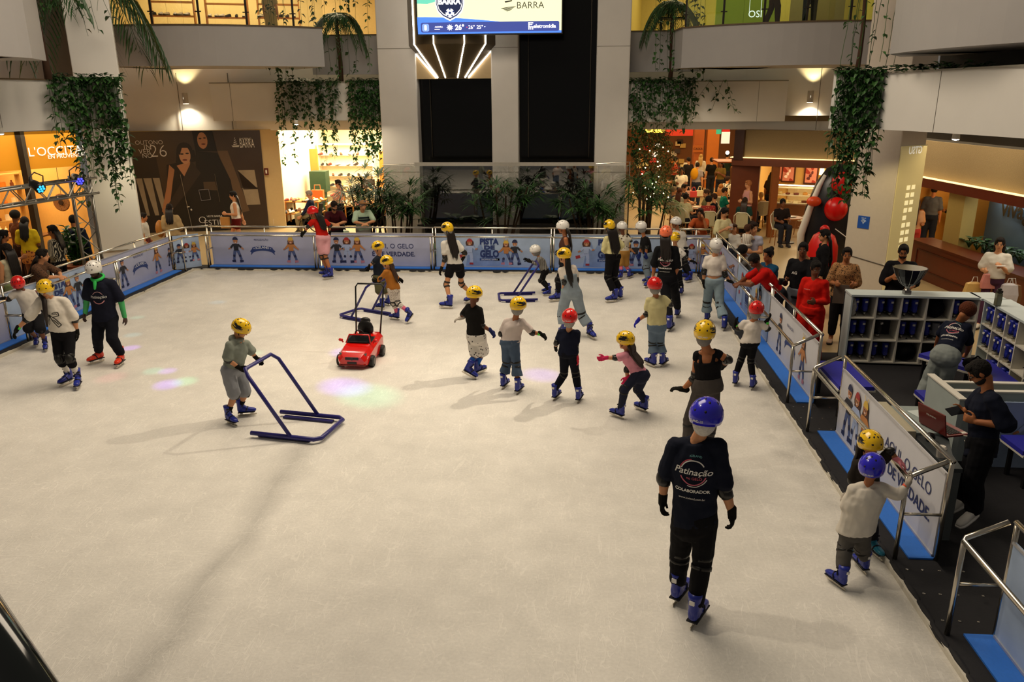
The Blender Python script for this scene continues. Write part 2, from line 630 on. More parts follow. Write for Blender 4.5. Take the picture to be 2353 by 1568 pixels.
# --- hands
def hand_geo(b, w, d, pn, side, s, curl=.35, fat=1.0):
 """hand from wrist w along d, palm normal pn, thumb on side"""
 d = d.normalized()
 pn = (pn - d * pn.dot(d)).normalized()
 sx = d.cross(pn) * side
 R = Matrix(((sx.x, d.x, pn.x), (sx.y, d.y, pn.y), (sx.z, d.z, pn.z)))
 b.ell(w + d * .045 * s, V((.040, .052, .017)) * s * fat, R, 10, 7)
 b.ell(w + d * .072 * s, V((.042, .028, .014)) * s * fat, R, 10, 6)
 for i, (x, l) in enumerate(((.031, .070), (.011, .080), (-.010, .074), (-.030, .058))):
  p = w + d * .082 * s + sx * x * s
  c = curl * (1 + .12 * i)
  r = .0092 * s * fat
  pts = [p]
  ang = 0
  for q, seg in enumerate((.42, .33, .28)):
   ang += c * (.6 + .35 * q)
   pts.append(pts[-1] + (d * math.cos(ang) + pn * math.sin(ang) + sx * x * 1.2 * (1 if q == 0 else .3)) .normalized() * l * seg * s)
  b.tube(pts, [r, r * .96, r * .9, r * .75], 6)
 p = w + d * .025 * s + sx * .032 * s
 b.tube([p, p + (d * .7 + sx * .75 + pn * .15) * .036 * s, p + (d * 1.5 + sx * .95 + pn * .5) * .036 * s, p + (d * 2.15 + sx * .8 + pn * .8) * .036 * s], [.014 * s * fat, .012 * s * fat, .0105 * s * fat, .008 * s * fat], 6)

def lerp(a, b, t):
 return a + (b - a) * t
def torso_rings(pc, sc_, latp, lats, secs, grow, kx, n=18):
 up = (sc_ - pc)
 L = up.length
 rs = []
 for t, w, d in secs:
  c = pc + up * t
  la = lerp(latp, lats, max(0, min(1, t))).normalized()
  dn = la.cross(up.normalized()).normalized()
  rs.append([c + la * (w * kx + grow) * math.cos(2 * PI * k / n) + dn * (d * kx + grow) * math.sin(2 * PI * k / n) for k in range(n)])
 return rs
SEC_M = [(-.20, .075, .075), (-.10, .150, .105), (.04, .160, .110), (.28, .148, .104), (.5, .152, .108), (.74, .166, .116), (.9, .148, .100), (1.0, .100, .078), (1.08, .060, .060)]
SEC_F = [(-.20, .075, .08), (-.10, .162, .112), (.04, .168, .112), (.30, .138, .100), (.5, .132, .098), (.74, .146, .116), (.9, .130, .096), (1.0, .090, .072), (1.08, .052, .055)]
def sec_at(S, t):
 if t <= S[0][0]: return (t,) + S[0][1:]
 for a, b in zip(S, S[1:]):
  if t <= b[0]:
   q = (t - a[0]) / (b[0] - a[0])
   return (t, a[1] + (b[1] - a[1]) * q, a[2] + (b[2] - a[2]) * q)
 return (t,) + S[-1][1:]
def cut_sec(S, lo, hi):
 return [sec_at(S, lo)] + [x for x in S if lo + .02 < x[0] < hi - .02] + [sec_at(S, hi)]
PEOPLE = []
def person(label, J, f, h, L, hd=None, group=None, hands=None, cat='person'):
 """J: joints in world metres; f: way the chest faces; h: height; L: the look; hd: way the face looks"""
 base = (J['AL'] + J['AR']) / 2
 D = math.hypot(base.x, base.y)
 t = thing('person', label, cat, (base.x, base.y, L.get('floor', 0.0)), 0, group)
 PEOPLE.append(t)
 vx = min(.018, max(.0062, .0009 * D + .001))
 k = (h / 1.7) ** .85 * L.get('fat', 1.0) * (1.04 if h < 1.45 else 1.0)
 hs = min(1.0, .86 + .14 * (h - .9) / .7) * L.get('hs', 1.0)
 S = SEC_F if L.get('fem') else SEC_M
 f = V((f.x, f.y, 0)).normalized()
 hd = (hd or f).normalized()
 pc, sc_ = (J['PL'] + J['PR']) / 2, (J['SL'] + J['SR']) / 2
 right = f.cross(V((0, 0, 1)))
 for q in 'LR': J['S' + q] = lerp(sc_, J['S' + q], L.get('shw', .90)) - (sc_ - pc).normalized() * .012
 def lat(a, b):
  v = J[b] - J[a]
  if v.length < .06 or v.dot(right) < .02:
   v = right * .3
  return v.normalized()
 latp, lats = lat('PL', 'PR'), lat('SL', 'SR')
 skin = SKIN.get(L.get('skin', 'm'), L.get('skin', 'm'))
 smat = mat(skin, rough=.55, noise=.06, scale=6, name='skin')
 HR_ = rot_from(hd)
 Hc = J['H']
 # ---- body: one continuous surface
 b = MB()
 b.rings(torso_rings(pc, sc_, latp, lats, S, -.006, k))
 nk = sc_ + (sc_ - pc).normalized() * .02
 b.cone(nk, .056 * k, Hc + HR_ @ V((0, -.02, -.075)) * hs, .052 * k, 12)
 b.ell(Hc + HR_ @ V((0, -.012, .02)) * hs, V((.076, .096, .096)) * hs, HR_, 16, 12)
 b.ell(Hc + HR_ @ V((0, .026, -.052)) * hs, V((.059, .064, .062)) * hs, HR_, 14, 9)
 b.cone(Hc + HR_ @ V((0, .082, .012)) * hs, .009 * hs, Hc + HR_ @ V((0, .1, -.022)) * hs, .015 * hs, 8)
 b.ell(Hc + HR_ @ V((0, .07, -.097)) * hs, V((.022, .018, .016)) * hs, HR_, 8, 6)
 for s in (-1, 1):
  b.ell(Hc + HR_ @ V((s * .077, -.006, -.008)) * hs, V((.010, .02, .032)) * hs, HR_, 8, 6)
 hinfo = {}
 for s, sd in (('L', -1), ('R', 1)):
  Sx, E, Wr = J['S' + s], J['E' + s], J['W' + s]
  b.cone(nk, .05 * k, Sx, .052 * k)
  b.cone(Sx, .054 * k, E, .042 * k)
  b.cone(E, .042 * k, lerp(E, Wr, .35), .041 * k)
  b.cone(lerp(E, Wr, .35), .041 * k, Wr, .028 * k)
  P, K, A = J['P' + s], J['K' + s], J['A' + s]
  b.cone(P, .080 * k, K, .054 * k)
  b.cone(K, .056 * k, lerp(K, A, .35), .056 * k)
  b.cone(lerp(K, A, .35), .056 * k, A, .037 * k)
  hv = J.get('G' + s)
  d = (hv - Wr) if hv is not None else (Wr - E)
  if d.length < 1e-3: d = Wr - E
  pn = (right * -sd) if abs(d.normalized().dot(right)) < .8 else V((0, 0, -1))
  hh = (hands or {}).get(s, {})
  if 'pn' in hh: pn = hh['pn']
  # thumb leaves on the side that points forward or up
  sx = d.normalized().cross((pn - d.normalized() * pn.dot(d.normalized())).normalized())
  ref = f + V((0, 0, .4))
  hinfo[s] = (Wr, d, pn, 1 if sx.dot(ref) > 0 else -1, hh.get('curl', L.get('curl', .42)))
 glv = L.get('glv')
 if not isinstance(glv, tuple): glv = (glv, glv)
 hk = (h / 1.7) ** .7 * 1.02
 for s, g in zip('LR', glv):
  w, d, pn, sd, cu = hinfo[s]
  if not g:
   hand_geo(b, w, d, pn, sd, hk, cu, 1.0 if vx < .009 else 1.2)
 if L.get('feet') != 'skate':       # the foot inside the shoe
  for s in 'LR':
   b.cone(J['A' + s], .04 * k, lerp(J['A' + s] - V((0, 0, .03)), J['T' + s], .6), .03 * k)
 remesh(b.build('body', smat, t), vx)
 # ---- gloves
 for s, g in zip('LR', glv):
  if g:
   w, d, pn, sd, cu = hinfo[s]
   q = MB()
   hand_geo(q, w, d, pn, sd, hk, cu, 1.14)
   q.cone(w - d.normalized() * .035 * hk, .038 * k, w + d.normalized() * .03 * hk, .034 * k, 10)
   o = q.build('glove', cloth(g), t, smooth=True)
   if D < 11:
    remesh(o, .0048, 1)
 # ---- face
 if L.get('face', hd.dot((EYE - Hc).normalized()) > -.25):
  place(shared('eyes', eyes_mesh), 'eyes', t, Hc, HR_, hs)
  lipc = '#7c3a2c' if L.get('skin') in ('d', 'k') else '#9c4a3c'
  place(shared('mouth' + lipc, lambda: mouth_mesh(lipc)), 'mouth', t, Hc, HR_, hs)
  if L.get('beard'): place(shared('beard', beard_mesh), 'beard', t, Hc, HR_, hs)
  if L.get('glasses'): place(shared('glasses', glasses_mesh), 'glasses', t, Hc, HR_, hs)
 # ---- hair, net, helmet
 if L.get('net'):
  place(shared('net' + L['net'], lambda: net_mesh(L['net'])), 'hair_net', t, Hc, HR_, hs)
 if L.get('hair'):
  hk_ = L.get('hk', 'short')
  if not L.get('helm'):
   place(shared('hair' + L['hair'] + hk_, lambda: hair_mesh(L['hair'], hk_)), 'hair', t, Hc, HR_, hs)
  ln = L.get('hl', 0)
  if ln:                                   # long hair falls behind the neck, over the back
   q = MB()
   top = Hc + HR_ @ V((0, -.075, -.0)) * hs
   dn = (pc - sc_).normalized()
   wd_ = L.get('hw', 1.0)
   rh = random.Random(int(abs(Hc.x * 977 + Hc.y * 131)))
   for x in [-.066 + .011 * i for i in range(13)]:
    jx, jl = rh.uniform(-.016, .016), rh.uniform(.82, 1.06)
    p0 = Hc + HR_ @ V((x * wd_, -.07, -.005)) * hs
    p1 = sc_ - f * (.112 * k) + right * x * 1.1 * wd_ - dn * .03
    p2 = sc_ - f * (.150 * k) + right * x * 1.2 * wd_ + dn * (ln * .5)
    p3 = sc_ - f * (.142 * k) + right * x * .75 * wd_ + dn * (ln * (1 - abs(x) * 3.0))
    p2, p3 = p2 + right * jx * .5, p3 + right * jx * 1.6 + dn * ln * (jl - 1) + f * rh.uniform(-.012, .012)
    q.tube([p0, lerp(p0, p1, .55) - f * .012, p1, lerp(p1, p2, .5) + right * jx * .6, p2, lerp(p2, p3, .6), p3], [.026, .025, .021, .018, .016, .012, .004], 7)
   o = q.build('long_hair', mat(L['hair'], rough=.5, noise=.3, scale=45, name='hair'), t, smooth=True)
 if L.get('helm'):
  c = L['helm']
  tilt = HR_ @ Matrix.Rotation(math.radians(L.get('tilt', -4)), 3, 'X')
  hc = Hc + HR_ @ V((0, -.004, .03)) * hs
  ho = place(shared('helmet' + c, lambda: helmet_mesh(c)), 'helmet', t, hc, tilt, hs * L.get('hsz', 1.0))
  sub(shared('vents', vents_mesh), 'vent', ho)
  sub(shared('cstrap', strap_mesh), 'chin_strap', ho)
  if L.get('htext'):                      # lettering round the back of the rim
   q = MB()
   vs, fs = text_geo(L['htext'], .02)
   x0, x1 = min(v.x for v in vs), max(v.x for v in vs)
   y0 = min(v.y for v in vs)
   kk = L.get('htw', .085) / (x1 - x0)
   ac = math.radians(L.get('hta', 180))
   out = []
   for v in vs:
    a = ac - (v.x - (x0 + x1) / 2) * kk / .122
    e = math.radians(-24) + (v.y - y0) * kk / .122
    out.append(helmet_pt(a, e, 1.012))
   q.add(out, fs)
   me = q.mesh('lettering', [mat('#eceae4', noise=0)])
   sub(me, 'lettering', ho)
 # ---- clothes
 g = L.get('grow', .016)
 hem = L.get('hem', -.06)
 top = L.get('top')
 tm = top if not isinstance(top, str) else cloth(top)
 dress = L.get('bk') == 'dress'
 if top and not dress:
  q = MB()
  hi = 1.05 if not L.get('scoop') else .80
  Sh = [(-.45, S[2][1] * 1.02, S[2][2]), (.04, S[2][1], S[2][2])] + [x for x in S if x[0] > .05]
  q.rings(torso_rings(pc, sc_, latp, lats, cut_sec(Sh, hem, hi), g, k * L.get('wide', 1.0)))
  sl = L.get('sl', .55)
  for s in 'LR':
   Sx, E, Wr = J['S' + s], J['E' + s], J['W' + s]
   if L.get('scoop'):
    q.tube([lerp(sc_, Sx, .62) - f * .1 * k - (sc_ - pc) * .18, lerp(sc_, Sx, .66) + V((0, 0, .052 * k)), lerp(sc_, Sx, .6) + f * .095 * k - (sc_ - pc) * .2], .022, 6)
    q.cone(Sx, .06 * k, lerp(Sx, E, .12), .058 * k)
    continue
   if sl <= 0:
    q.cone(lerp(sc_, Sx, .5), (.056 + g * .6) * k, lerp(sc_, Sx, .85), .058 * k)
    continue
   q.cone(lerp(sc_ + (sc_ - pc) * .03, Sx, .3), (.046 + g) * k, Sx, (.052 + g * .8) * k)
   if sl <= 1:
    q.cone(Sx, (.056 + g * .9) * k, lerp(Sx, E, sl), (.050 + g * 1.35 + L.get('slw', 0)) * k, ends=True)
   else:
    q.cone(Sx, (.055 + g) * k, E, (.045 + g) * k)
    q.cone(E, (.045 + g) * k, lerp(E, Wr, min(.96, sl - 1)), (.031 + g * .8) * k)
  if L.get('hood'):
   q.ell(sc_ + (sc_ - pc).normalized() * .07 - f * .075, (.1 * k, .06 * k, .065 * k), rot_from(f), 12, 8)
   q.tube([sc_ + V((0, 0, .06)) + right * .085 * k * math.cos(a) + f * .075 * k * math.sin(a) for a in [2 * PI * i / 12 for i in range(12)]], .03 * k, 8, closed=True)
  so = remesh(q.build('t_shirt' if sl <= 1 else 'long_sleeved_top', tm, t), max(vx, .008), 3, fold=.026 if not L.get('scoop') else 0)
  t['shirt'] = so.name
  if sl and sl <= 1 and L.get('under'):     # long sleeves worn below the tee
   for s in 'LR':
    q = MB()
    Sx, E, Wr = J['S' + s], J['E' + s], J['W' + s]
    q.cone(lerp(Sx, E, .4), .060 * k, E, .053 * k)
    q.cone(E, .053 * k, Wr, .038 * k)
    remesh(q.build('undersleeve', cloth(L['under']), t), vx, 2)
 bot = L.get('bot')
 if bot:
  bm_ = bot if not isinstance(bot, str) else cloth(bot, **L.get('botk', {}))
  q = MB()
  kind = L.get('bk', 'trousers')
  fit = L.get('fit', .016)
  if kind in ('skirt', 'dress'):
   ln = L.get('len', .7)
   kn = (J['KL'] + J['KR']) / 2
   an = (J['AL'] + J['AR']) / 2
   q.rings(torso_rings(pc, sc_, latp, lats, cut_sec(S, -.08, .16 if kind == 'skirt' else 1.03), .018, k))
   e = lerp(pc, kn, min(ln, 1)) if ln <= 1 else lerp(kn, an, ln - 1)
   sp = max(.17, (J['KL'] - J['KR']).length / 2 + .09)
   n = 20
   rs = []
   for tt in (0, .3, .6, 1):
    c = lerp(pc - (sc_ - pc) * .05, e, tt)
    w_ = lerp(.185 * k, sp * 1.05 * L.get('fl', 1.0), tt)
    rs.append([c + latp * w_ * math.cos(2 * PI * i / n) + f * w_ * .78 * math.sin(2 * PI * i / n) for i in range(n)])
   q.rings(rs)
   if kind == 'dress':
    for s in 'LR':
     q.cone(J['S' + s], .068 * k, lerp(J['S' + s], J['E' + s], L.get('sl', .4)), .062 * k)
   remesh(q.build(kind, bm_, t), max(vx, .009), 2)
  else:
   ln = L.get('len', 1.92)
   flare = L.get('flare')
   q.rings(torso_rings(pc, sc_, latp, lats, cut_sec(S, -.2, L.get('waist', .14)), fit * .7 + .010, k))
   if (sc_ - pc).normalized().z < .93: q.ell(pc - (sc_ - pc) * .04, V((.168, .128, .13)) * k + V((1, 1, 1)) * fit, rot_from(f), 16, 10)
   for s in 'LR':
    P, K, A = J['P' + s], J['K' + s], J['A' + s]
    r1, r2, r3 = (.087 + fit) * k, (.063 + fit * 1.1) * k, (.046 + fit * 1.2) * k
    if ln <= 1:
     q.cone(P, r1, lerp(P, K, ln), lerp(r1, r2, ln) + L.get('lw', .012))
    else:
     q.cone(P, r1, K, r2)
     e = lerp(K, A, ln - 1)
     if flare:
      m_ = lerp(K, A, .35)
      q.cone(K, r2, m_, r2 * 1.05)
      q.cone(m_, r2 * 1.05, e, flare * k, ends=False)
     else:
      q.cone(K, r2, lerp(K, A, .35), (.064 + fit) * k)
      q.cone(lerp(K, A, .35), (.064 + fit) * k, e, r3)
   if L.get('bib'):
    q.rings(torso_rings(pc, sc_, latp, lats, cut_sec(S, -.05, .78), g + .012, k))
    for s in 'LR':
     q.tube([lerp(sc_, J['S' + s], .45) - f * .12 * k - (sc_ - pc) * .25, lerp(sc_, J['S' + s], .5) + V((0, 0, .072 * k)), lerp(sc_, J['S' + s], .45) + f * .12 * k - (sc_ - pc) * .25], .02, 6)
   remesh(q.build('shorts' if ln <= 1.2 else ('dungarees' if L.get('bib') else 'trousers'), bm_, t), max(vx, .008), 3, fold=min(.022, fit * .9))
 for s in 'LR':
  # socks
  if L.get('sock'):
   q = MB()
   q.cone(lerp(J['K' + s], J['A' + s], L.get('sk', .6)), .055 * k, J['A' + s], .046 * k)
   q.build('sock', cloth(L['sock']), t, smooth=True)
  # pads
  if L.get('ke'):
   P, K, A = J['P' + s], J['K' + s], J['A' + s]
   ax = (A - P).normalized()
   fr = (f - ax * f.dot(ax)).normalized()
   rr = .062 + (L.get('fit', 0) * 1.0 if bot and L.get('len', 1.92) > 1 and not L.get('bk') else 0)
   q = MB()
   for u0, u1 in ((lerp(K, P, .17), lerp(K, P, .09)), (lerp(K, A, .10), lerp(K, A, .18))): q.cone(u0, (rr + .004) * k, u1, (rr + .004) * k, ends=False)
   Rm = rot_from(fr, -ax)
   q.ell(K + fr * rr * k * .62, V((.056, .05, .082)) * k, Rm, 12, 8)
   q.build('knee_pad', mat(L['ke'], rough=.5, noise=.1, spec=.4), t, smooth=True)
  if L.get('el'):
   Sx, E, Wr = J['S' + s], J['E' + s], J['W' + s]
   ax = (Wr - Sx).normalized()
   bk = (E - lerp(Sx, Wr, .5))
   if bk.length < .02: bk = -f
   bk = (bk - ax * bk.dot(ax)).normalized() if (bk - ax * bk.dot(ax)).length > 1e-3 else -f
   q = MB()
   q.cone(lerp(E, Sx, .26), .054 * k, E, .05 * k, ends=False)
   q.cone(E, .05 * k, lerp(E, Wr, .30), .048 * k, ends=False)
   q.ell(E + bk * .024 * k, V((.046, .040, .066)) * k, rot_from(bk, ax), 12, 8)
   q.build('elbow_pad', mat(L['el'], rough=.38, noise=.1, spec=.5), t, smooth=True)
  # footwear
  if 'F' + s in J and L.get('feet') == 'skate':
   col = L.get('fc', '#1d2c92')
   add_skate(t, J['F' + s], J['T' + s], L.get('fk', (h / 1.7) ** .75), col, True, D < 22)
  elif L.get('feet', 'shoe') == 'shoe':
   col = L.get('fc', '#241d19')
   hl = J['A' + s] - V((0, 0, .085 * k))
   fw = J['T' + s] - hl
   fw.z *= .5
   R = rot_from(fw if fw.length > .01 else f)
   place(shared('shoe' + col, lambda: shoe_mesh(col, L.get('sole', '#2a2420'))), 'shoe', t, hl - R @ V((0, .045, 0)) * k, R, (h / 1.7) ** .8)
 for s, c in (L.get('band') or {}).items():
  q = MB()
  d = (J['W' + s] - J['E' + s]).normalized()
  q.cone(J['W' + s] - d * .045, .036 * k, J['W' + s] - d * .012, .034 * k, ends=False)
  q.build('wristband', mat(c, rough=.5, noise=0), t, smooth=True)
 return t

def shirt_print(t, lines, back=True, f=None, sz=1.0, dz=0.0):
 """print lettering on the shirt: lines of (text, width m, height offset m, colour, options)"""
 so = bpy.data.objects[t['shirt']]
 cen = t.get('_c')
 return so

# --- poses from a photograph pixel chain: joints unprojected at the figure's own distance
def skater(label, s, f, h, L, hf=None, hp=-8, group=None, hands=None, base=None):
 """s: 'H552,757 N..' joints seen in the photo (third number: metres nearer); f: facing, degrees clockwise from straight away from the camera"""
 px = {}
 for tok in s.split():
  i = 2 if tok[1].isalpha() else 1
  px[tok[:i]] = [float(q) for q in tok[i:].split(',')]
 J = {}
 for q in 'LR':
  a = px['F' + q]
  J['F' + q] = at_z(a[0], a[1], a[2] if len(a) > 2 else 0.0)
  a = px['T' + q]
  z = a[2] if len(a) > 2 else 0.012
  J['T' + q] = at_z(a[0], a[1], z)
 fk = L.get('fk', (h / 1.7) ** .75)
 for q in 'LR':          # keep the foot its own length
  v = J['T' + q] - J['F' + q]
  v = v.normalized() * .285 * fk if v.length > .05 else V((0, .28 * fk, 0))
  J['T' + q] = J['F' + q] + v
  R = rot_from(v)
  J['A' + q] = J['F' + q] + R @ V((0, .062, .20)) * fk
 c = base or (J['AL'] + J['AR']) / 2
 hz = V((c.x, c.y, 0)).normalized()
 D0 = V((c.x, c.y, 0)).length
 rt = hz.cross(V((0, 0, 1)))
 fr = math.radians(f)
 fv = rt * math.sin(fr) + hz * math.cos(fr)
 rv = rt * math.cos(fr) - hz * math.sin(fr)     # the person's right
 def un(p, near):
  d = ray(p[0], p[1])
  return EYE + d * ((D0 - near) / (d.x * hz.x + d.y * hz.y))
 w = .175 * (h / 1.7)
 lean = L.get('lean', 0.0)                      # metres the shoulders are ahead of the hips (in facing depth)
 for n, p in px.items():
  if n[0] in 'FT': continue
  near = 0.0
  if n[0] in 'SEWG':
   sd = 1 if n[1] == 'R' else -1
   near = -(rv * sd * w).dot(hz)
  if n[0] == 'P':
   sd = 1 if n[1] == 'R' else -1
   near = -(rv * sd * .09 * h / 1.7).dot(hz)
  if n[0] in 'HNSEWG':
   near += -(fv * lean).dot(hz)
  if len(p) > 2: near += p[2]
  if n[0] == 'K':
   q = n[1]
   sd = 1 if q == 'R' else -1
   a = -(rv * sd * .09 * h / 1.7).dot(hz)
   ank = D0 - J['A' + q].dot(hz)
   near += (a + ank) / 2 - (fv * L.get('kb', .05)).dot(hz)
  J[n] = un(p, near)
 hr = math.radians(f if hf is None else hf)
 hd = rt * math.sin(hr) + hz * math.cos(hr)
 hd = hd * math.cos(math.radians(hp)) + V((0, 0, math.sin(math.radians(hp))))
 L = dict(L)
 L.setdefault('feet', 'skate')
 t = person(label, J, fv, h, L, hd, group, hands)
 t['facing'] = list(fv)
 return t, J, fv

# --- everyday poses for the people round the rink
def pose(kind, P, f, h, arms=('down', 'down'), step=0.0, lean=0.0, floor=-.1, seat=.46):
 """P: place on the floor; f: unit facing; returns joints"""
 u = h / 1.7
 f = V((f[0], f[1], 0)).normalized()
 r = f.cross(V((0, 0, 1)))
 z = V((0, 0, 1))
 P = V((P[0], P[1], floor))
 J = {}
 if kind == 'sit':
  pc = P + z * (seat + .07)
  up = (z + f * lean).normalized()
  for q, s in (('L', -1), ('R', 1)):
   J['P' + q] = pc + r * s * .09 * u
   J['K' + q] = pc + r * s * .12 * u + f * .43 * u + z * .02
   J['A' + q] = P + r * s * .11 * u + f * (.40 * u) + z * .085
   J['T' + q] = J['A' + q] + f * .18 * u - z * .06
 else:
  pc = P + z * .915 * u
  up = (z + f * lean).normalized()
  for q, s in (('L', -1), ('R', 1)):
   J['P' + q] = pc + r * s * .09 * u
   J['A' + q] = P + r * s * .10 * u + f * s * step * .5 + z * .085
   J['K' + q] = lerp(J['P' + q], J['A' + q], .52) + f * (.03 + abs(step) * .1)
   J['T' + q] = J['A' + q] + f * .18 * u - z * .06 + r * s * .03
 so = pc + up * .48 * u
 J['N'] = so + up * .06 * u
 J['H'] = so + up * (.178 * u + .02) + f * .02
 for i, (q, s) in enumerate((('L', -1), ('R', 1))):
  S = so + r * s * .172 * u - up * .02
  J['S' + q] = S
  a = arms[i]
  d1, d2 = {'down': ((.12 * s, .0, -1), (.05 * s, .18, -1)), 'bent': ((.12 * s, -.05, -1), (-.25 * s, 1, .1)), 'phone': ((.14 * s, .1, -1), (-.45 * s, .8, .55)),
      'rail': ((.2 * s, .75, -.62), (-.75 * s, .5, -.12)), 'reach': ((.15 * s, .8, -.55), (0, 1, -.1)), 'face': ((.1 * s, .75, -.5), (-.35 * s, .05, 1)),
      'hip': ((.55 * s, -.2, -.85), (-.8 * s, .35, -.4)), 'back': ((.15 * s, -.45, -1), (.05 * s, -.25, -1)), 'table': ((.12 * s, .35, -.95), (-.25 * s, .95, -.05)),
      'up': ((.25 * s, .5, .3), (-.1 * s, .3, 1)), 'fwd': ((.14 * s, .4, -.9), (.02 * s, .7, -.75))}[a]
  v1 = (r * d1[0] + f * d1[1] + z * d1[2]).normalized()
  v2 = (r * d2[0] + f * d2[1] + z * d2[2]).normalized()
  J['E' + q] = S + v1 * .29 * u
  J['W' + q] = J['E' + q] + v2 * .25 * u
 return J
def facing(P, deg):
 """unit vector at place P, deg clockwise from straight away from the camera"""
 hz = V((P[0], P[1], 0)).normalized()
 rt = hz.cross(V((0, 0, 1)))
 a = math.radians(deg)
 return rt * math.sin(a) + hz * math.cos(a)
def stander(label, hx, hy, h, deg, L, arms=('down', 'down'), kind='stand', step=0.0, lean=0.0, head=None, hp=-8, group=None, floor=-.1, seat=.46, P=None, hands=None):
 """hx, hy: where the photo shows the top of the head; the place follows from the height"""
 z = floor + (h if kind != 'sit' else seat + .07 + (.52 + .24) * h / 1.7 + .02)
 if P is None:
  P = at_z(hx, hy, z)
  f = facing(P, deg)
  if lean: P = P - f * (lean * .7 * h / 1.7)
 f = facing(P, deg)
 J = pose(kind, P, f, h, arms, step, lean, floor, seat)
 hd = facing(P, deg if head is None else head)
 hd = hd * math.cos(math.radians(hp)) + V((0, 0, math.sin(math.radians(hp))))
 L = dict(L)
 L['floor'] = floor
 t = person(label, J, f, h, L, hd, group, hands)
 return t, J, f
# ------------------------------------------------------------------ the setting
def ice_material():
 m = bpy.data.materials.new('skated_ice')
 m.use_nodes = True
 nt = m.node_tree
 b = nt.nodes['Principled BSDF']
 tc = nt.nodes.new('ShaderNodeTexCoord')
 def noise(scale, sx=1, sy=1, rot=0, detail=4, dist=0.0):
  mp = nt.nodes.new('ShaderNodeMapping')
  mp.inputs['Rotation'].default_value = (0, 0, rot)
  mp.inputs['Scale'].default_value = (sx, sy, 1)
  n = nt.nodes.new('ShaderNodeTexNoise')
  n.inputs['Scale'].default_value = scale
  n.inputs['Detail'].default_value = detail
  n.inputs['Distortion'].default_value = dist
  nt.links.new(tc.outputs['Object'], mp.inputs[0])
  nt.links.new(mp.outputs[0], n.inputs['Vector'])
  return n.outputs['Fac']
 def mth(op, a, c=None, d=None):
  q = nt.nodes.new('ShaderNodeMath')
  q.operation = op
  for i, x in enumerate((a, c, d)):
   if x is None: continue
   if isinstance(x, (int, float)): q.inputs[i].default_value = x
   else: nt.links.new(x, q.inputs[i])
  return q.outputs[0]
 def band(f, lo, hi):           # thin line where the noise crosses its middle
  r = nt.nodes.new('ShaderNodeMapRange')
  r.clamp = True
  r.inputs[1].default_value = lo
  r.inputs[2].default_value = hi
  nt.links.new(mth('ABSOLUTE', mth('SUBTRACT', f, .5)), r.inputs[0])
  return mth('SUBTRACT', 1, r.outputs[0])
 s1 = band(noise(4.6, 1, .22, .5, 2, 1.6), .002, .012)
 s2 = band(noise(5.2, .25, 1, -.3, 2, 1.8), .002, .012)
 s3 = band(noise(6.4, 1, .2, 2.1, 2, 1.4), .002, .012)
 gate = noise(2.2, 1, 1, 0, 3)
 scr = mth('MULTIPLY', mth('MINIMUM', mth('ADD', mth('ADD', s1, s2), s3), 1.0), gate)
 cloud = noise(.55, 1, 1, 0, 6)
 cl2 = noise(3.0, 1, 1, 0, 8)
 fine = noise(38, 1, 1, 0, 6)
 v = mth('ADD', mth('ADD', mth('MULTIPLY', cloud, .26), mth('MULTIPLY', cl2, .24)), mth('MULTIPLY', fine, .22))
 v = mth('ADD', v, .42)
 v = mth('ADD', v, mth('MULTIPLY', scr, .13))
 # grey worn track running across the ice
 sp = nt.nodes.new('ShaderNodeSeparateXYZ')
 nt.links.new(tc.outputs['Object'], sp.inputs[0])
 A, B = at_z(735, 985), at_z(330, 1540)
 dd = (B - A).normalized()
 nx, ny = dd.y, -dd.x
 off = nx * A.x + ny * A.y
 dist = mth('ADD', mth('ADD', mth('MULTIPLY', sp.outputs[0], nx), mth('MULTIPLY', sp.outputs[1], ny)), -off)
 dist = mth('ABSOLUTE', mth('ADD', dist, mth('MULTIPLY', mth('SUBTRACT', noise(1.3), .5), .5)))
 al = mth('ADD', mth('ADD', mth('MULTIPLY', sp.outputs[0], dd.x), mth('MULTIPLY', sp.outputs[1], dd.y)), -(dd.x * A.x + dd.y * A.y))
 r = nt.nodes.new('ShaderNodeMapRange')
 r.inputs[1].default_value = .0
 r.inputs[2].default_value = .28
 r.inputs[3].default_value = 1
 r.inputs[4].default_value = 0
 nt.links.new(dist, r.inputs[0])
 r2 = nt.nodes.new('ShaderNodeMapRange')
 r2.inputs[1].default_value = -.2
 r2.inputs[2].default_value = .8
 nt.links.new(al, r2.inputs[0])
 tr = mth('MULTIPLY', mth('MULTIPLY', mth('POWER', r.outputs[0], 1.3), r2.outputs[0]), mth('MULTIPLY', cl2, .42))
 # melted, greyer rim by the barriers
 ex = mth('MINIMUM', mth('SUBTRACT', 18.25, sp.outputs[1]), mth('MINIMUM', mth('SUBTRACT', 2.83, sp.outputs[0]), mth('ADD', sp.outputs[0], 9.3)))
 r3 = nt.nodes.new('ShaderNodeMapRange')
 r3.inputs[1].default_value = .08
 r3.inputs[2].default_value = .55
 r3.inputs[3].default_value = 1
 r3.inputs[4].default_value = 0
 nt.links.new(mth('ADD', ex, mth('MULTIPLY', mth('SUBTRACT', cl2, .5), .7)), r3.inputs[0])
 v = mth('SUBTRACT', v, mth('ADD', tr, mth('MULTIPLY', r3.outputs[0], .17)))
 mx = nt.nodes.new('ShaderNodeVectorMath')
 mx.operation = 'SCALE'
 mx.inputs[0].default_value = (.96, .92, .84)
 nt.links.new(v, mx.inputs['Scale'])
 nt.links.new(mx.outputs[0], b.inputs['Base Color'])
 b.inputs['Roughness'].default_value = .42
 b.inputs['Specular IOR Level'].default_value = .3
 bp = nt.nodes.new('ShaderNodeBump')
 bp.inputs['Strength'].default_value = .25
 bp.inputs['Distance'].default_value = .01
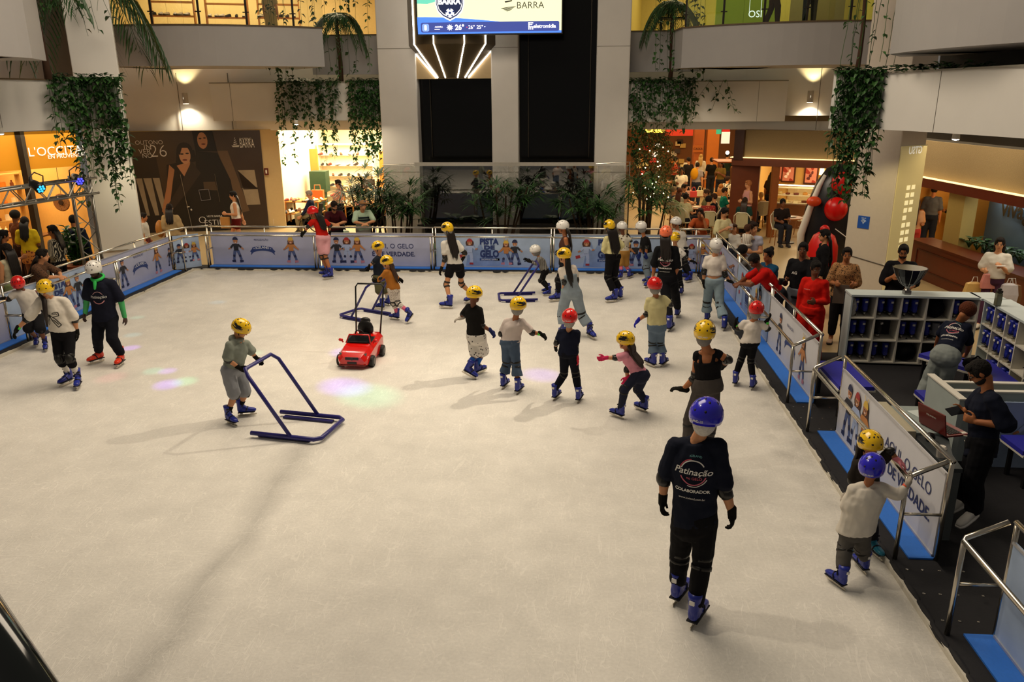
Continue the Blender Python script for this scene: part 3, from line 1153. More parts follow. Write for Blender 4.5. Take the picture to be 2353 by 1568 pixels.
 nt.links.new(mth('ADD', mth('MULTIPLY', fine, .6), scr), bp.inputs['Height'])
 nt.links.new(bp.outputs[0], b.inputs['Normal'])
 return m

b = MB(); b.box((-9.3, -1.0, -.09), (2.84, 18.28, 0))
o = struct('floor_ice', b, ice_material())
tag(o, 'scratched cream ice of the skating rink')
def granite():
 m = mat('#b39c74', rough=.28, noise=.22, scale=60, spec=.5, name='granite_floor')
 return m
b = MB(); b.box((-24, -2, -.3), (24, 52, -.1))
struct('floor', b, granite())
RUB = mat('#17161a', rough=.75, noise=.25, scale=30, bump=.15, name='black_rubber')
BLUE = mat('#2f74d6', rough=.6, noise=.08, scale=40, bump=.2, name='blue_matting')
b = MB(); b.box((3.24, 0, -.09), (7.4, 12.55, 0.0))
struct('floor_rubber', b, RUB)
# white kerb and black rubber edging round the ice
b = MB()
b.box((2.81, -.5, -.05), (2.85, 18.3, .05)); b.box((-9.33, 2, -.05), (-9.28, 18.3, .05)); b.box((-9.33, 18.26, -.05), (2.85, 18.31, .05))
struct('trim_ice_kerb', b, mat('#cfc9ba', rough=.6, noise=.15, scale=20))
b = MB()
b.box((2.85, -.5, -.09), (3.24, 18.7, .052)); b.box((-9.72, 2, -.09), (-9.33, 18.7, .052)); b.box((-9.33, 18.31, -.09), (2.85, 18.7, .052))
rg = random.Random(3)
for x0, x1, y0, y1, ax in ((2.83, 2.86, 1, 18.3, 1), (-9.34, -9.31, 4, 18.3, 1), (-9.3, 2.8, 18.27, 18.31, 0)):
 n = 60
 for i in range(n):
  if ax: b.ell(((x0 + x1) / 2 + rg.uniform(-.015, .015), y0 + (y1 - y0) * i / n, .04), (.035, .2, .028), None, 8, 5)
  else: b.ell((x0 + (x1 - x0) * i / n, (y0 + y1) / 2 + rg.uniform(-.015, .015), .04), (.14, .035, .028), None, 8, 5)
struct('trim_rubber_edge', b, RUB)
b = MB()
for y0 in (9.98, 9.6, 9.25, 6.2, 5.85, 5.5):
 for x in (2.93, 3.06, 3.2, 3.4): b.lathe((x, y0, .05), [(.012, 0), (.012, .006), (.004, .008)], 8)
struct('trim_edge_rivets', b, steel())
b = MB(); b.box((3.42, 9.9, -.1), (3.52, 16.6, -.094))
struct('trim_floor_tape', b, mat('#d9a514', rough=.5, noise=.15))

# ---- the walls and galleries
PAINT = mat('#a3a09f', rough=.55, noise=.05, scale=2, name='painted_panel')  # darker copy, holds back upper fronts that take most light from above
PAINT_LIT = mat('#dddad4', rough=.5, noise=.04, scale=2, name='painted_panel')  # brighter copy of PAINT, lifts lower fronts and back walls that get little light
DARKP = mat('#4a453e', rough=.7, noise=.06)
def fascia(name, pts, z0, z1, th, m, joints=(), cap='#5b4a33', endr=False):
 """a gallery front following pts (x, y), th deep behind"""
 b = MB()
 n = len(pts)
 out, inn = [], []
 for i, p in enumerate(pts):
  a, c = V(pts[max(i - 1, 0)]), V(pts[min(i + 1, n - 1)])
  d = (c - a).normalized()
  nr = V((-d.y, d.x))          # away from the rink when pts run left to right
  out.append(V(p)); inn.append(V(p) + nr * th)
 if endr: inn[-1] = out[-1] + out[-1].normalized() * th
 for i in range(n - 1):
  a, c, d, e = out[i], out[i + 1], inn[i + 1], inn[i]
  b.add([(a.x, a.y, z0), (c.x, c.y, z0), (d.x, d.y, z0), (e.x, e.y, z0), (a.x, a.y, z1), (c.x, c.y, z1), (d.x, d.y, z1), (e.x, e.y, z1)],
     [(3, 2, 1, 0), (4, 5, 6, 7), (0, 1, 5, 4), (2, 3, 7, 6)] + ([(3, 0, 4, 7)] if i == 0 else []) + ([(1, 2, 6, 5)] if i == n - 2 else []))
 o = struct(name, b, m)
 if cap:
  b = MB()
  for i in range(n - 1):
   b.bar((out[i].x, out[i].y, z1 + .015), (out[i + 1].x, out[i + 1].y, z1 + .015), .07, .03)
  struct('trim_coping', b, mat(cap, rough=.5))
 for i, t in enumerate(joints):     # panel joints
  k = min(int(t * (n - 1)), n - 2)
  q = lerp(out[k], out[k + 1], t * (n - 1) - k)
  d = (out[k + 1] - out[k]).normalized()
  nr = V((d.y, -d.x))
  b = MB(); b.bar((q.x + nr.x * .001, q.y + nr.y * .001, z0), (q.x + nr.x * .001, q.y + nr.y * .001, z1), .012, .006, V((d.x, d.y, 0)))
  struct('trim_panel_joint', b, mat('#6d675d'))
 return o
def arc(a, c, bulge, n=14):
 a, c = V(a), V(c)
 d = (c - a)
 nr = V((d.y, -d.x)).normalized()
 return [tuple(lerp(a, c, i / n) + nr * bulge * (1 - (2 * i / n - 1) ** 2)) for i in range(n + 1)]
# first floor galleries
fascia('wall_gallery_left', [(-11.6, 13.6), (-10.95, 16.1), (-10.35, 16.85), (-9.62, 16.62)], 3.42, 4.40, .5, PAINT_LIT, (.2,), endr=True)
fascia('wall_gallery_back_left', [(-11.0, 24.0), (-8.4, 23.95), (-5.75, 23.9)], 3.38, 4.46, 1.4, PAINT_LIT, (.12, .47, .92), cap='#8a8478')
fascia('wall_gallery_back_right', [(1.45, 23.9), (3.6, 23.95), (5.95, 24.0)], 3.30, 4.40, 1.4, PAINT_LIT, (.83,), cap='#8a8478')
fascia('wall_gallery_right', [(4.6, 15.35), (5.3, 14.95), (5.7, 13.8), (6.0, 12.4), (6.25, 10.6)], 3.42, 4.36, 1.1, PAINT_LIT, (.53,), cap='#8a8478')
# second floor galleries
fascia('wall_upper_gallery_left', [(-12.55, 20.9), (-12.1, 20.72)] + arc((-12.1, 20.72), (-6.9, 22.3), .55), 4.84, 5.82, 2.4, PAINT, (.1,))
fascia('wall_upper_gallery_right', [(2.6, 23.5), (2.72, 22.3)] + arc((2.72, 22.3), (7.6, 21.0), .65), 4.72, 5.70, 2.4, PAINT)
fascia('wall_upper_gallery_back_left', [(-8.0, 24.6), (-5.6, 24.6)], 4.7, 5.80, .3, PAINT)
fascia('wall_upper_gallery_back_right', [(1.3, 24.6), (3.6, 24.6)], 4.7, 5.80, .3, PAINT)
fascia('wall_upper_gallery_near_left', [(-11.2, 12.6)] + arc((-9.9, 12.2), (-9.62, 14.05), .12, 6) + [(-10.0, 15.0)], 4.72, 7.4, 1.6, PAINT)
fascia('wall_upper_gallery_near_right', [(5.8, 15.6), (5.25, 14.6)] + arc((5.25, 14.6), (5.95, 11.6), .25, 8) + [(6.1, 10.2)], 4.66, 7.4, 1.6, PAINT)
# walls behind the galleries
def wallq(name, a, c, z0, z1, m, th=.12):
 a, c = V(a), V(c)
 d = (c - a).normalized()
 nr = V((-d.y, d.x)) * th
 b = MB()
 b.add([(a.x, a.y, z0), (c.x, c.y, z0), (c.x + nr.x, c.y + nr.y, z0), (a.x + nr.x, a.y + nr.y, z0), (a.x, a.y, z1), (c.x, c.y, z1), (c.x + nr.x, c.y + nr.y, z1), (a.x + nr.x, a.y + nr.y, z1)],
    [(3, 2, 1, 0), (4, 5, 6, 7), (0, 1, 5, 4), (1, 2, 6, 5), (2, 3, 7, 6), (3, 0, 4, 7)])
 return struct(name, b, m)
wallq('wall_back_left', (-14.6, 24.35), (-10.9, 25.4), 3.0, 5.3, PAINT_LIT)
wallq('wall_back_left', (-10.9, 25.4), (-5.6, 25.5), 3.05, 5.3, PAINT_LIT)
wallq('wall_back_right', (1.3, 25.5), (5.0, 25.2), 3.03, 5.3, PAINT_LIT)
wallq('wall_back_right', (5.0, 25.2), (9.4, 22.9), 3.03, 5.3, PAINT_LIT)
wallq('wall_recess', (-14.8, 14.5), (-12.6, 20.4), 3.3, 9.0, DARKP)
for p, q in ((at_y(413, 240, 24.86), 0), (at_y(530, 240, 25.36), 0), (at_y(1880, 240, 24.0), 0)):
 b = MB(); b.bar((p.x, p.y - .01, 3.06), (p.x, p.y - .01, 4.8), .012, .03)
 struct('trim_panel_joint', b, mat('#6d675d'))
# square columns at the corners of the rink hall
def column(name, c, w, rot, z0, z1, m):
 b = MB(); b.box((c[0] - w / 2, c[1] - w / 2, z0), (c[0] + w / 2, c[1] + w / 2, z1), rot=rot)
 return struct(name, b, m, bevel=.02)
CL = at_x(283, 560, -10.75); CL = V((-10.85, 18.0))
column('column_left', CL, .92, .5, -.1, 9, PAINT_LIT)
CR = V((6.5, 17.35))
column('column_right', CR, .96, .70, -.1, 9, mat('#c4b9ac', rough=.5, noise=.05))
b = MB(); b.box((CL.x - .5, CL.y - .5, .62), (CL.x + .5, CL.y + .5, .63), rot=.5)
struct('trim_column_joint', b, mat('#857e70'))
# recess of the second column on the left, behind the hanging plants
column('column_gallery', (-12.1, 18.9), .5, .3, 4.4, 9, mat('#7b736a', rough=.5))
wallq('wall_gallery_recess', (-13.4, 18.2), (-11.9, 19.6), 4.3, 9, PAINT)
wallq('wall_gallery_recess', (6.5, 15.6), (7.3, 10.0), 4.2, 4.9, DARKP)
# ---- lift tower
TW = mat('#cecac4', rough=.42, noise=.04, scale=3, name='tower_panel')
for n_, x0, x1 in (('left', -5.72, -4.62), ('middle', -2.46, -1.68), ('right', .52, 1.45)):
 b = MB(); b.box((x0, 23.5, -.1), (x1, 24.7, 9))
 struct('column_tower_' + n_, b, TW, bevel=.03)
 for z in (1.9, 5.35):
  b = MB(); b.box((x0 - .002, 23.494, z), (x1 + .002, 23.505, z + .012))
  struct('trim_tower_joint', b, mat('#7d776c'))
BLK = mat('#060606', rough=.12, noise=0, spec=.35, name='black_glass')
for x0, x1 in ((-4.62, -2.46), (-1.68, .52)):
 b = MB(); b.box((x0, 23.95, -.1), (x1, 24.1, 9))
 struct('window_lift_shaft', b, BLK)
b = MB()
for x in (-4.3, -1.42, .36): b.tube([(x, 23.9, 2.3), (x, 23.9, 6.6)], .018, 6)
struct('trim_lift_guide', b, mat('#5d574e', rough=.25, metal=1))
def thin_glass(name, tint, refl, rough=.02):
 m = bpy.data.materials.new(name)
 m.use_nodes = True
 nt = m.node_tree
 nt.nodes.remove(nt.nodes['Principled BSDF'])
 tr = nt.nodes.new('ShaderNodeBsdfTransparent')
 tr.inputs[0].default_value = tint + (1,)
 gl = nt.nodes.new('ShaderNodeBsdfGlossy')
 gl.inputs['Roughness'].default_value = rough
 mx = nt.nodes.new('ShaderNodeMixShader')
 fr = nt.nodes.new('ShaderNodeFresnel')
 fr.inputs[0].default_value = 1.5
 q = nt.nodes.new('ShaderNodeMath')
 q.operation = 'MULTIPLY_ADD'
 q.inputs[1].default_value = 1.0
 q.inputs[2].default_value = refl
 nt.links.new(fr.outputs[0], q.inputs[0])
 nt.links.new(q.outputs[0], mx.inputs[0])
 nt.links.new(tr.outputs[0], mx.inputs[1])
 nt.links.new(gl.outputs[0], mx.inputs[2])
 nt.links.new(mx.outputs[0], nt.nodes['Material Output'].inputs[0])
 return m
GLASS = thin_glass('tower_glass', (.92, .92, .90), .10)
CLEAR = thin_glass('clear_glass', (.93, .94, .92), .02)
t = thing('glass_screen', 'tall dark glass screen with bright steel top rail at the lift tower foot', 'glass screen', (-2.1, 22.7, -.1))
for x0, x1 in ((-5.55, -4.6), (-4.6, -1.95), (-1.95, .6), (.6, 1.5)):
 b = MB(); b.box((x0 + .006, 22.72, -.1), (x1 - .006, 22.735, 2.16))
 b.build('glass_pane', GLASS, t)
b = MB(); b.box((-4.62, 22.69, 2.15), (.55, 22.76, 2.25))
b.build('top_rail', mat('#d8d2c6', rough=.3, metal=.6), t)
b = MB(); b.tube([(-5.55, 22.73, 2.18), (-4.6, 22.73, 2.2)], .015)
b.build('end_rail', steel(), t)
b = MB(); b.tube([(.55, 22.73, 2.2), (1.5, 22.73, 2.26), (1.5, 22.73, -.1)], .02)
b.build('end_rail', steel(), t)
b = MB(); b.box((-4.6, 22.70, .42), (.5, 22.712, .47))
b.build('lower_rail', mat('#22201d', rough=.3), t)

# ---- the panoramic lift cabin with its light strips, and the screen
t = thing('lift_cabin', 'beige lift cabin tapering downwards with white light strips, behind the screen', 'lift', (-3.55, 23.4, 4.5))
top = [(-4.82, 23.55), (-4.55, 23.05), (-3.95, 22.75), (-3.1, 22.75), (-2.55, 23.05), (-2.3, 23.55)]
low = [(-4.05, 23.6), (-3.98, 23.45), (-3.75, 23.38), (-3.4, 23.38), (-3.2, 23.45), (-3.12, 23.6)]
CAB = mat('#564a38', rough=.25, noise=.08, metal=.3, name='bronze_panel')
b = MB()
n = 6
b.rings([[V((x, y, 4.56)) for x, y in low], [V((x, y, 5.42)) for x, y in top], [V((x, y, 8.5)) for x, y in top]])
b.build('cabin_shell', CAB, t)
LED = mat('#fff4e2', emit=9, noise=0, name='light_strip')
for i in (0, 1, 2, 3, 4, 5):
 a, c = low[i], top[i]
 e = .02
 b = MB()
 b.tube([(a[0], a[1] - e, 4.55), (c[0], c[1] - e, 5.43), (c[0], c[1] - e, 8.4)], .019, 6)
 b.build('light_strip', LED, t)
b = MB(); b.box((-4.84, 23.6, 4.53), (-2.3, 23.75, 8.5))
b.build('back_panel', mat('#a08a66', rough=.4, noise=.06), t)
# ------------------------------------------------------------------ printed barriers of the rink
ST = steel()
PANEL = mat('#a9adc9', rough=.45, noise=.16, scale=2.4, name='printed_panel')
PANEL_B = mat('#9fb2cf', rough=.45, noise=.3, scale=3.2, name='printed_panel')
PANEL_W = mat('#c9c9cf', rough=.45, noise=.14, scale=2.4, name='printed_panel')
INK = mat('#252f63', rough=.6, noise=0, name='print_ink')
P_ = {n: mat(c, rough=.6, noise=0, name='print_ink') for n, c in dict(navy='#232a4d', jean='#4c5c8c', skin='#b57a52', hair='#4a2c22', red='#a02f31', yel='#d0ac45', ora='#b87a43', lb='#a4b4d8', pink='#c07f8a', wht='#e3e3ea', blk='#23252f').items()}
PK = list(P_)
PM = list(P_.values())
def kid_print(b, o, ux, h, kind, flip=1):
 """a flat printed cartoon of a skating child; b has the print materials in PK order"""
 ux = V(ux).normalized() * flip
 uz = V((0, 0, 1))
 nz = V(ux).cross(uz) * flip
 st = [0]
 def poly(pts, c):
  st[0] += 1
  b.mi = PK.index(c)
  oo = V(o) + nz * (.002 + .0006 * st[0])
  p = [oo + ux * x * h + uz * y * h for x, y in pts]
  b.add(p, [tuple(range(len(p)))], flip=flip < 0)
 def limb(a, c, w, w2, col):
  a, c = V(a), V(c)
  d = (c - a).normalized()
  q = V((-d.y, d.x))
  poly([a + q * w, a - q * w, c - q * w2, c + q * w2], col)
 def disc(c, rx, ry, col, a0=0, a1=360, n=14):
  poly([(c[0] + rx * math.cos(math.radians(a0 + (a1 - a0) * i / n)), c[1] + ry * math.sin(math.radians(a0 + (a1 - a0) * i / n))) for i in range(n + (1 if a1 - a0 < 360 else 0))], col)
 suit = kind in ('run', 'red')
 leg = 'lb' if suit else 'jean'
 topc = {'boy': 'blk', 'girl': 'ora', 'red': 'lb', 'run': 'lb'}[kind]
 sk = {'boy': 'navy', 'girl': 'pink', 'red': 'navy', 'run': 'red'}[kind]
 hairc = 'hair' if kind != 'boy' else 'blk'
 if kind == 'run':
  limb((-.02, .44), (-.22, .34), .06, .05, leg); limb((-.22, .34), (-.38, .30), .05, .06, sk)
  limb((.03, .44), (.06, .24), .065, .055, leg); limb((.06, .24), (.05, .08), .055, .06, leg); limb((-.02, .04), (.12, .04), .035, .035, sk)
 else:
  limb((-.05, .46), (-.10, .26), .06, .05, leg); limb((-.10, .26), (-.12, .10), .05, .045, leg); limb((-.20, .05), (-.06, .06), .035, .05, sk)
  limb((.05, .46), (.12, .27), .06, .05, leg); limb((.12, .27), (.17, .11), .05, .045, leg); limb((.10, .05), (.24, .06), .05, .035, sk)
  for kx in (-.10, .125): disc((kx, .25), .045, .05, 'navy')
 if kind != 'boy':
  disc((.0, .80), .155 if kind != 'girl' else .12, .135, hairc)
  limb((-.06, .80), (-.13, .60), .05, .02, hairc); limb((.06, .80), (.13, .60), .05, .02, hairc)
 poly([(-.10, .70), (.10, .70), (.085, .45), (-.085, .45)], topc)
 limb((-.09, .68), (-.21, .55), .04, .035, topc); limb((-.21, .55), (-.30, .50), .025, .022, 'skin')
 limb((.09, .68), (.20, .57), .04, .035, topc); limb((.20, .57), (.29, .60 if suit else .50), .025, .022, 'skin')
 disc((0, .82), .085, .10, 'skin')
 disc((0, .85), .105, .12, {'boy': 'navy', 'girl': 'yel', 'red': 'red', 'run': 'red'}[kind], 0, 180)
 if kind == 'girl':
  limb((-.05, .96), (-.08, 1.03), .008, .012, 'yel'); limb((.05, .96), (.08, 1.03), .008, .012, 'yel')
 disc((-.032, .81), .012, .016, 'blk'); disc((.032, .81), .012, .016, 'blk')
 limb((-.025, .765), (.025, .765), .008, .008, 'wht')
def barrier(label, P0, ux, n, L, prints, panel=PANEL, posts=(0, 1), midposts=(), outer=True, loop0=False, loop1=False, mat_=True, z_out=1.02, group=None):
 """one length of rink barrier: P0 start on the ice edge, ux along (left to right seen from the ice), n away from the ice"""
 P0, ux, n = V(P0), V(ux), V(n)
 uz = V((0, 0, 1))
 t = thing('rink_barrier', label, 'barrier', P0, 0, group)
 def p(s, d, z): return P0 + ux * s + n * d + uz * z
 pd = .33
 # board
 b = MB()
 b.add([p(.03, pd, .075), p(L - .03, pd, .075), p(L - .03, pd + .02, .075), p(.03, pd + .02, .075), p(.03, pd, .885), p(L - .03, pd, .885), p(L - .03, pd + .02, .885), p(.03, pd + .02, .885)],
    [(3, 2, 1, 0), (4, 5, 6, 7), (0, 1, 5, 4), (1, 2, 6, 5), (2, 3, 7, 6), (3, 0, 4, 7)])
 board = b.build('board', panel, t)
 b = MB()
 for z in (.08, .882): b.bar(p(.03, pd - .004, z), p(L - .03, pd - .004, z), .012, .02)
 b.build('board_edge', mat('#bfbfc4', rough=.3, metal=.5), t)
 # prints
 fo = lambda s, z: p(s, pd - .001, z)
 kb = MB()
 for pr in prints:
  if pr[0] in ('boy', 'girl', 'red', 'run'):
   kb = MB()
   kid_print(kb, fo(pr[1], pr[2] if len(pr) > 2 else .17), ux, pr[3] if len(pr) > 3 else .62, pr[0], pr[4] if len(pr) > 4 else 1)
   kb.build('printed_child', PM, t)
  elif pr[0] == 'text':
   b = MB()
   put_text(b, pr[1], fo(pr[2], pr[3]), ux, uz, width=pr[4], bold=pr[5] if len(pr) > 5 else 0)
   b.build('printed_text', mat(pr[6], rough=.6, noise=0) if len(pr) > 6 else INK, t)
  elif pr[0] == 'ribbon':
   s, z, w = pr[1:4]
   b = MB()
   pts = []
   for i in range(13): a = i / 6 - 1; pts.append((a * w / 2, .05 - .05 * a * a + .06))
   for i in range(13): a = 1 - i / 6; pts.append((a * w / 2, .05 - .05 * a * a - .06))
   q = fo(s, z) - n * .003
   b.add([q + ux * x + uz * y for x, y in pts], [tuple(reversed(range(26)))] if True else [])
   for sg in (-1, 1):
    b.add([q + ux * sg * x + uz * y + n * .0012 for x, y in [(w * .46, .06), (w * .62, -.03), (w * .56, -.06), (w * .60, -.13), (w * .44, -.05)]], [(0, 1, 2, 3, 4) if sg < 0 else (4, 3, 2, 1, 0)])
   b.build('printed_ribbon', mat('#2b3f7c', rough=.6, noise=0), t)
   b = MB()
   put_text(b, '• ICELAND •', q + uz * .035, ux, uz, width=w * .86, bold=.02, arc=.04, lift=.003)
   b.build('printed_text', mat('#dfe3ee', noise=0), t)
  elif pr[0] == 'pista':
   s = pr[1]
   b = MB()
   for i in range(5):      # blue ice blocks painted behind the words
    x0 = s - .42 + .17 * i
    b.add([fo(x0 + dx, zz) - n * (.001 + .0005 * i) for dx, zz in ((-.16, .1), (.2, .1), (.14, .35 + .1 * (i % 3)), (.02, .72 - .06 * i), (-.1, .45))], [(0, 1, 2, 3, 4)])
   b.build('printed_ice', mat('#7f97c4', rough=.6, noise=.35, scale=5), t)
   b = MB()
   for w, z, wd, hh in (('PISTA', .70, .46, .15), ('DE', .555, .26, .10), ('GELO', .40, .46, .19)):
    put_text(b, w, fo(s, z) - n * .005, ux, uz, width=wd, height=hh, bold=.055)
   q = fo(s, .26) - n * .003
   b.build('printed_text', mat('#23366f', noise=0, rough=.6), t)
   b = MB()
   b.add([q + ux * x + uz * z for x, z in ((-.24, -.03), (.24, -.03), (.24, .03), (-.24, .03))], [(0, 1, 2, 3)])
   b.build('printed_bar', mat('#2d4a86', noise=0), t)
   b = MB()
   put_text(b, 'SHOPPING BARRA', q - n * .001, ux, uz, width=.4, bold=.01)
   b.build('printed_text', mat('#cfd6e6', noise=0), t)
 # rails and posts
 r = .022
 zi = .86
 b = MB()
 path = [p(0, 0, zi), p(L, 0, zi)]
 if loop1: path += [p(L + .02, .02, zi + .02), p(L + .02, .30, z_out)]
 if loop0: path = [p(-.02, .30, z_out), p(-.02, .02, zi + .02)] + path
 b.tube(path, r, 10)
 b.build('hand_rail', ST, t, smooth=True)
 b = MB()
 b.tube([p(-.02 if loop0 else 0, pd + .02, z_out), p(L + (.02 if loop1 else 0), pd + .02, z_out)], r, 10)
 b.build('top_rail', ST, t, smooth=True)
 for s in posts:
  b = MB(); b.tube([p(s * L, .0, .05), p(s * L, 0, zi)], .021, 8); b.build('post', ST, t, smooth=True)
  b = MB(); b.tube([p(s * L, pd + .02, .05), p(s * L, pd + .02, z_out)], .021, 8); b.build('post', ST, t, smooth=True)
  b = MB(); b.tube([p(s * L, .0, .5), p(s * L, pd + .02, .5)], .014, 6); b.build('cross_bar', ST, t, smooth=True)
 for s in midposts:
  b = MB(); b.tube([p(s, pd + .03, .05), p(s, pd + .03, z_out)], .018, 8); b.build('post', ST, t, smooth=True)
 if mat_:
  b = MB()
  b.add([p(0, .12, .05), p(L, .12, .05), p(L, pd + .01, .05), p(0, pd + .01, .05), p(0, .12, .068), p(L, .12, .068), p(L, pd + .01, .068), p(0, pd + .01, .068)],
     [(3, 2, 1, 0), (4, 5, 6, 7), (0, 1, 5, 4), (1, 2, 6, 5), (2, 3, 7, 6), (3, 0, 4, 7)])
  b.build('blue_mat', BLUE, t)
 return t
X_, Y_ = V((1, 0, 0)), V((0, 1, 0))
Yb = 18.33
def bx(px): return at_y(px, 590, Yb + .33).x
def trio(s, z=.17, h=.6): return [('boy', s - .26, z, h), ('red', s, z, h), ('girl', s + .26, z, h)]
xs = [-9.0, -6.22, -3.38, -.52, 2.30]
def S_(i, px): return bx(px) - xs[i]
barrier('back rink barrier with boy print and arched dark ribbon, left end of far side', (xs[0], Yb, 0), X_, Y_, 2.78,
  [('boy', S_(0, 545), .13, .66), ('text', 'REALIZAÇÃO', S_(0, 604), .70, .36, 0), ('ribbon', S_(0, 605), .44, .52), ('girl', S_(0, 671), .13, .66)], posts=(.02, .985), midposts=(1.4,))
barrier('far rink barrier with three printed children and the lettering about real ice', (xs[1], Yb, 0), X_, Y_, 2.84,
  trio(S_(1, 799), .14, .66) + [('text', 'AQUI, O GELO', S_(1, 902), .56, 1.06, 0), ('text', 'É DE VERDADE.', S_(1, 905), .39, 1.06, .02)], posts=(.01, .985), midposts=(1.4,))
barrier('far rink barrier with big navy block lettering behind the toddler with frame', (xs[2], Yb, 0), X_, Y_, 2.86,
  [('run', S_(2, 1080), .13, .66), ('pista', S_(2, 1125)), ('girl', S_(2, 1163), .13, .62), ('boy', S_(2, 1183), .13, .64)], PANEL_B, posts=(.01, .985), midposts=(1.4,))
barrier('far rink barrier with running child print, behind skaters near the right corner', (xs[3], Yb, 0), X_, Y_, 2.82,
  [('run', S_(3, 1347), .13, .66), ('pista', S_(3, 1396)), ('girl', S_(3, 1442), .13, .62), ('boy', S_(3, 1460), .13, .64)], PANEL_B, posts=(.01, .985), midposts=(1.4,))
barrier('short far barrier piece filling the right corner of the rink', (xs[4], Yb, 0), X_, Y_, .9, trio(.45, .2, .5), posts=(.02, .6))
# left side, seen from the ice: near to far reads left to right
XL = -9.33
def ly(px, py): return at_x(px, py, XL - .33).y
ys = [17.95 - 2.85 * i for i in range(6)]
def lb(i, label, prints, panel=PANEL):
 return barrier(label, (XL, ys[i] - 2.85, 0), Y_, -X_, 2.85, prints, panel, posts=(.01, .985), midposts=(1.4,))
def SL_(i, px, py): return ly(px, py) - (ys[i] - 2.85)
lb(0, 'left rink barrier with arched ribbon and two printed children, next to the far corner', [('boy', SL_(0, 285, 640), .14, .66), ('text', 'REALIZAÇÃO', SL_(0, 321, 612), .70, .40), ('ribbon', SL_(0, 324, 625), .44, .52), ('girl', SL_(0, 361, 600), .14, .66)] + trio(SL_(0, 402, 590), .2, .45))
lb(1, 'left rink barrier with block lettering behind the skater with green sleeves', [('run', .75, .14, .66), ('pista', SL_(1, 138, 690)), ('girl', SL_(1, 160, 680), .14, .66), ('boy', SL_(1, 181, 672), .14, .68)], PANEL_B)
lb(2, 'left rink barrier behind the boy in the red helmet', [('text', 'AQUI, O GELO', 2.0, .56, 1.06), ('text', 'É DE VERDADE.', 2.0, .39, 1.06, .02)] + trio(.7, .14, .66))
b = MB()
b.tube([(-9.33, 17.95, .86), (-9.0, 18.33, .86)], .022, 8); b.tube([(-9.68, 18.0, 1.02), (-9.5, 18.5, 1.02), (-9.02, 18.68, 1.02)], .022, 8)
for q in ((-9.66, 18.0), (-9.5, 18.5), (-9.05, 18.66)): b.tube([(q[0], q[1], .05), (q[0], q[1], 1.02)], .02, 8)
t = thing('corner_rail', 'bent steel rail joining the barriers at the far left corner', 'rail', (-9.3, 18.3, .05))
b.build('rail', ST, t, smooth=True)
b = MB(); b.prism([(0, .07), (.62, .07), (.62, .88), (0, .88)], (-9.62, 18.02, 0), (.69, .72, 0), (0, 0, 1), .015)
b.build('board', PANEL_B, t)
kb = MB()
for i, k in enumerate(('boy', 'red', 'girl')): kid_print(kb, V((-9.62, 18.02, .22)) + V((.69, .72, 0)) * (.12 + .18 * i) + V((.72, -.69, 0)) * .02, (.69, .72, 0), .48, k)
kb.build('printed_children', PM, t)
# right side, far to near reads left to right
XR = 2.89
def rb(label, y0, L, prints, panel=PANEL, **k):
 return barrier(label, (XR, y0, 0), -Y_, X_, L, prints, panel, **k)
def SR_(y0, px, py): return y0 - at_x(px, py, XR + .33).y
rb('right rink barrier with lettering, next to the far right corner', 18.3, 2.74, trio(.9, .14, .62) + [('text', 'AQUI, O GELO', 2.0, .56, .98), ('text', 'É DE VERDADE.', 2.0, .39, .98, .02)], posts=(.02, .985), midposts=(1.4,))
rb('right rink barrier with block lettering under the leaning onlookers', 15.56, 2.74, [('run', .5, .14, .66), ('pista', 1.1), ('girl', 1.75, .14, .64), ('boy', 2.05, .14, .66)], PANEL_B, posts=(.01, .985), midposts=(1.4,))
rb('right rink barrier with lone boy, ribbon and girl prints, ending at the upper gate', 12.82, 2.70, [('boy', SR_(12.82, 1791, 780), .14, .66), ('text', 'REALIZAÇÃO', SR_(12.82, 1815, 770), .70, .36), ('ribbon', SR_(12.82, 1815, 800), .44, .5), ('girl', SR_(12.82, 1843, 840), .13, .68)], PANEL_W, posts=(.01, .995), midposts=(1.3,), loop1=True)
rb('near right rink barrier with three printed children, the boy in blue helmet holds its end', 9.17, 2.80, trio(.62, .13, .70) + [('text', 'AQUI, O GELO', 2.02, .60, 1.10), ('text', 'É DE VERDADE.', 2.06, .40, 1.12, .02)], PANEL_W, posts=(.0, 1.0), loop0=True, loop1=True)
rb('nearest right rink barrier, cut by the bottom corner of the picture', 5.33, 3.2, [('pista', 1.6)], PANEL_B, posts=(.0, 1.0), loop0=True)

# ------------------------------------------------------------------ pushing frames for learners
def push_frame(label, P, a, k=1.0):
 """two runners joined at the front, sloping legs, a handle at the back; local +y is the way it slides"""
 t = thing('skating_aid_frame', label, 'skating frame', (P.x, P.y, 0), a)
 m = mat('#221d6e', rough=.35, noise=.06, spec=.5, name='blue_tube')
 R = Matrix.Rotation(a, 3, 'Z')
 loc = lambda pts: [V(q) * k for q in pts]
 w, l, zh = .30, .68, .74
 b = MB()
 b.tube(loc([(-w, -.10, .05), (-w, l - .06, .05), (-w + .05, l, .05), (w - .05, l, .05), (w, l - .06, .05), (w, -.10, .05)]), .024 * k, 10)
 b.build('runner_frame', m, t, smooth=True, local=True)
 b = MB()
 b.tube(loc([(-w, l * .52, .06), (-w, -.06, zh - .06), (-w + .05, -.12, zh), (w - .05, -.12, zh), (w, -.06, zh - .06), (w, l * .52, .06)]), .021 * k, 10)
 b.build('handle', m, t, smooth=True, local=True)
 for s in (-1, 1):
  b = MB(); b.box((s * w - .03 * k, -.04, .008), (s * w + .03 * k, (l - .12) * k, .03))
  b.build('skid', mat('#1a1559', rough=.5), t, local=True)
 return t
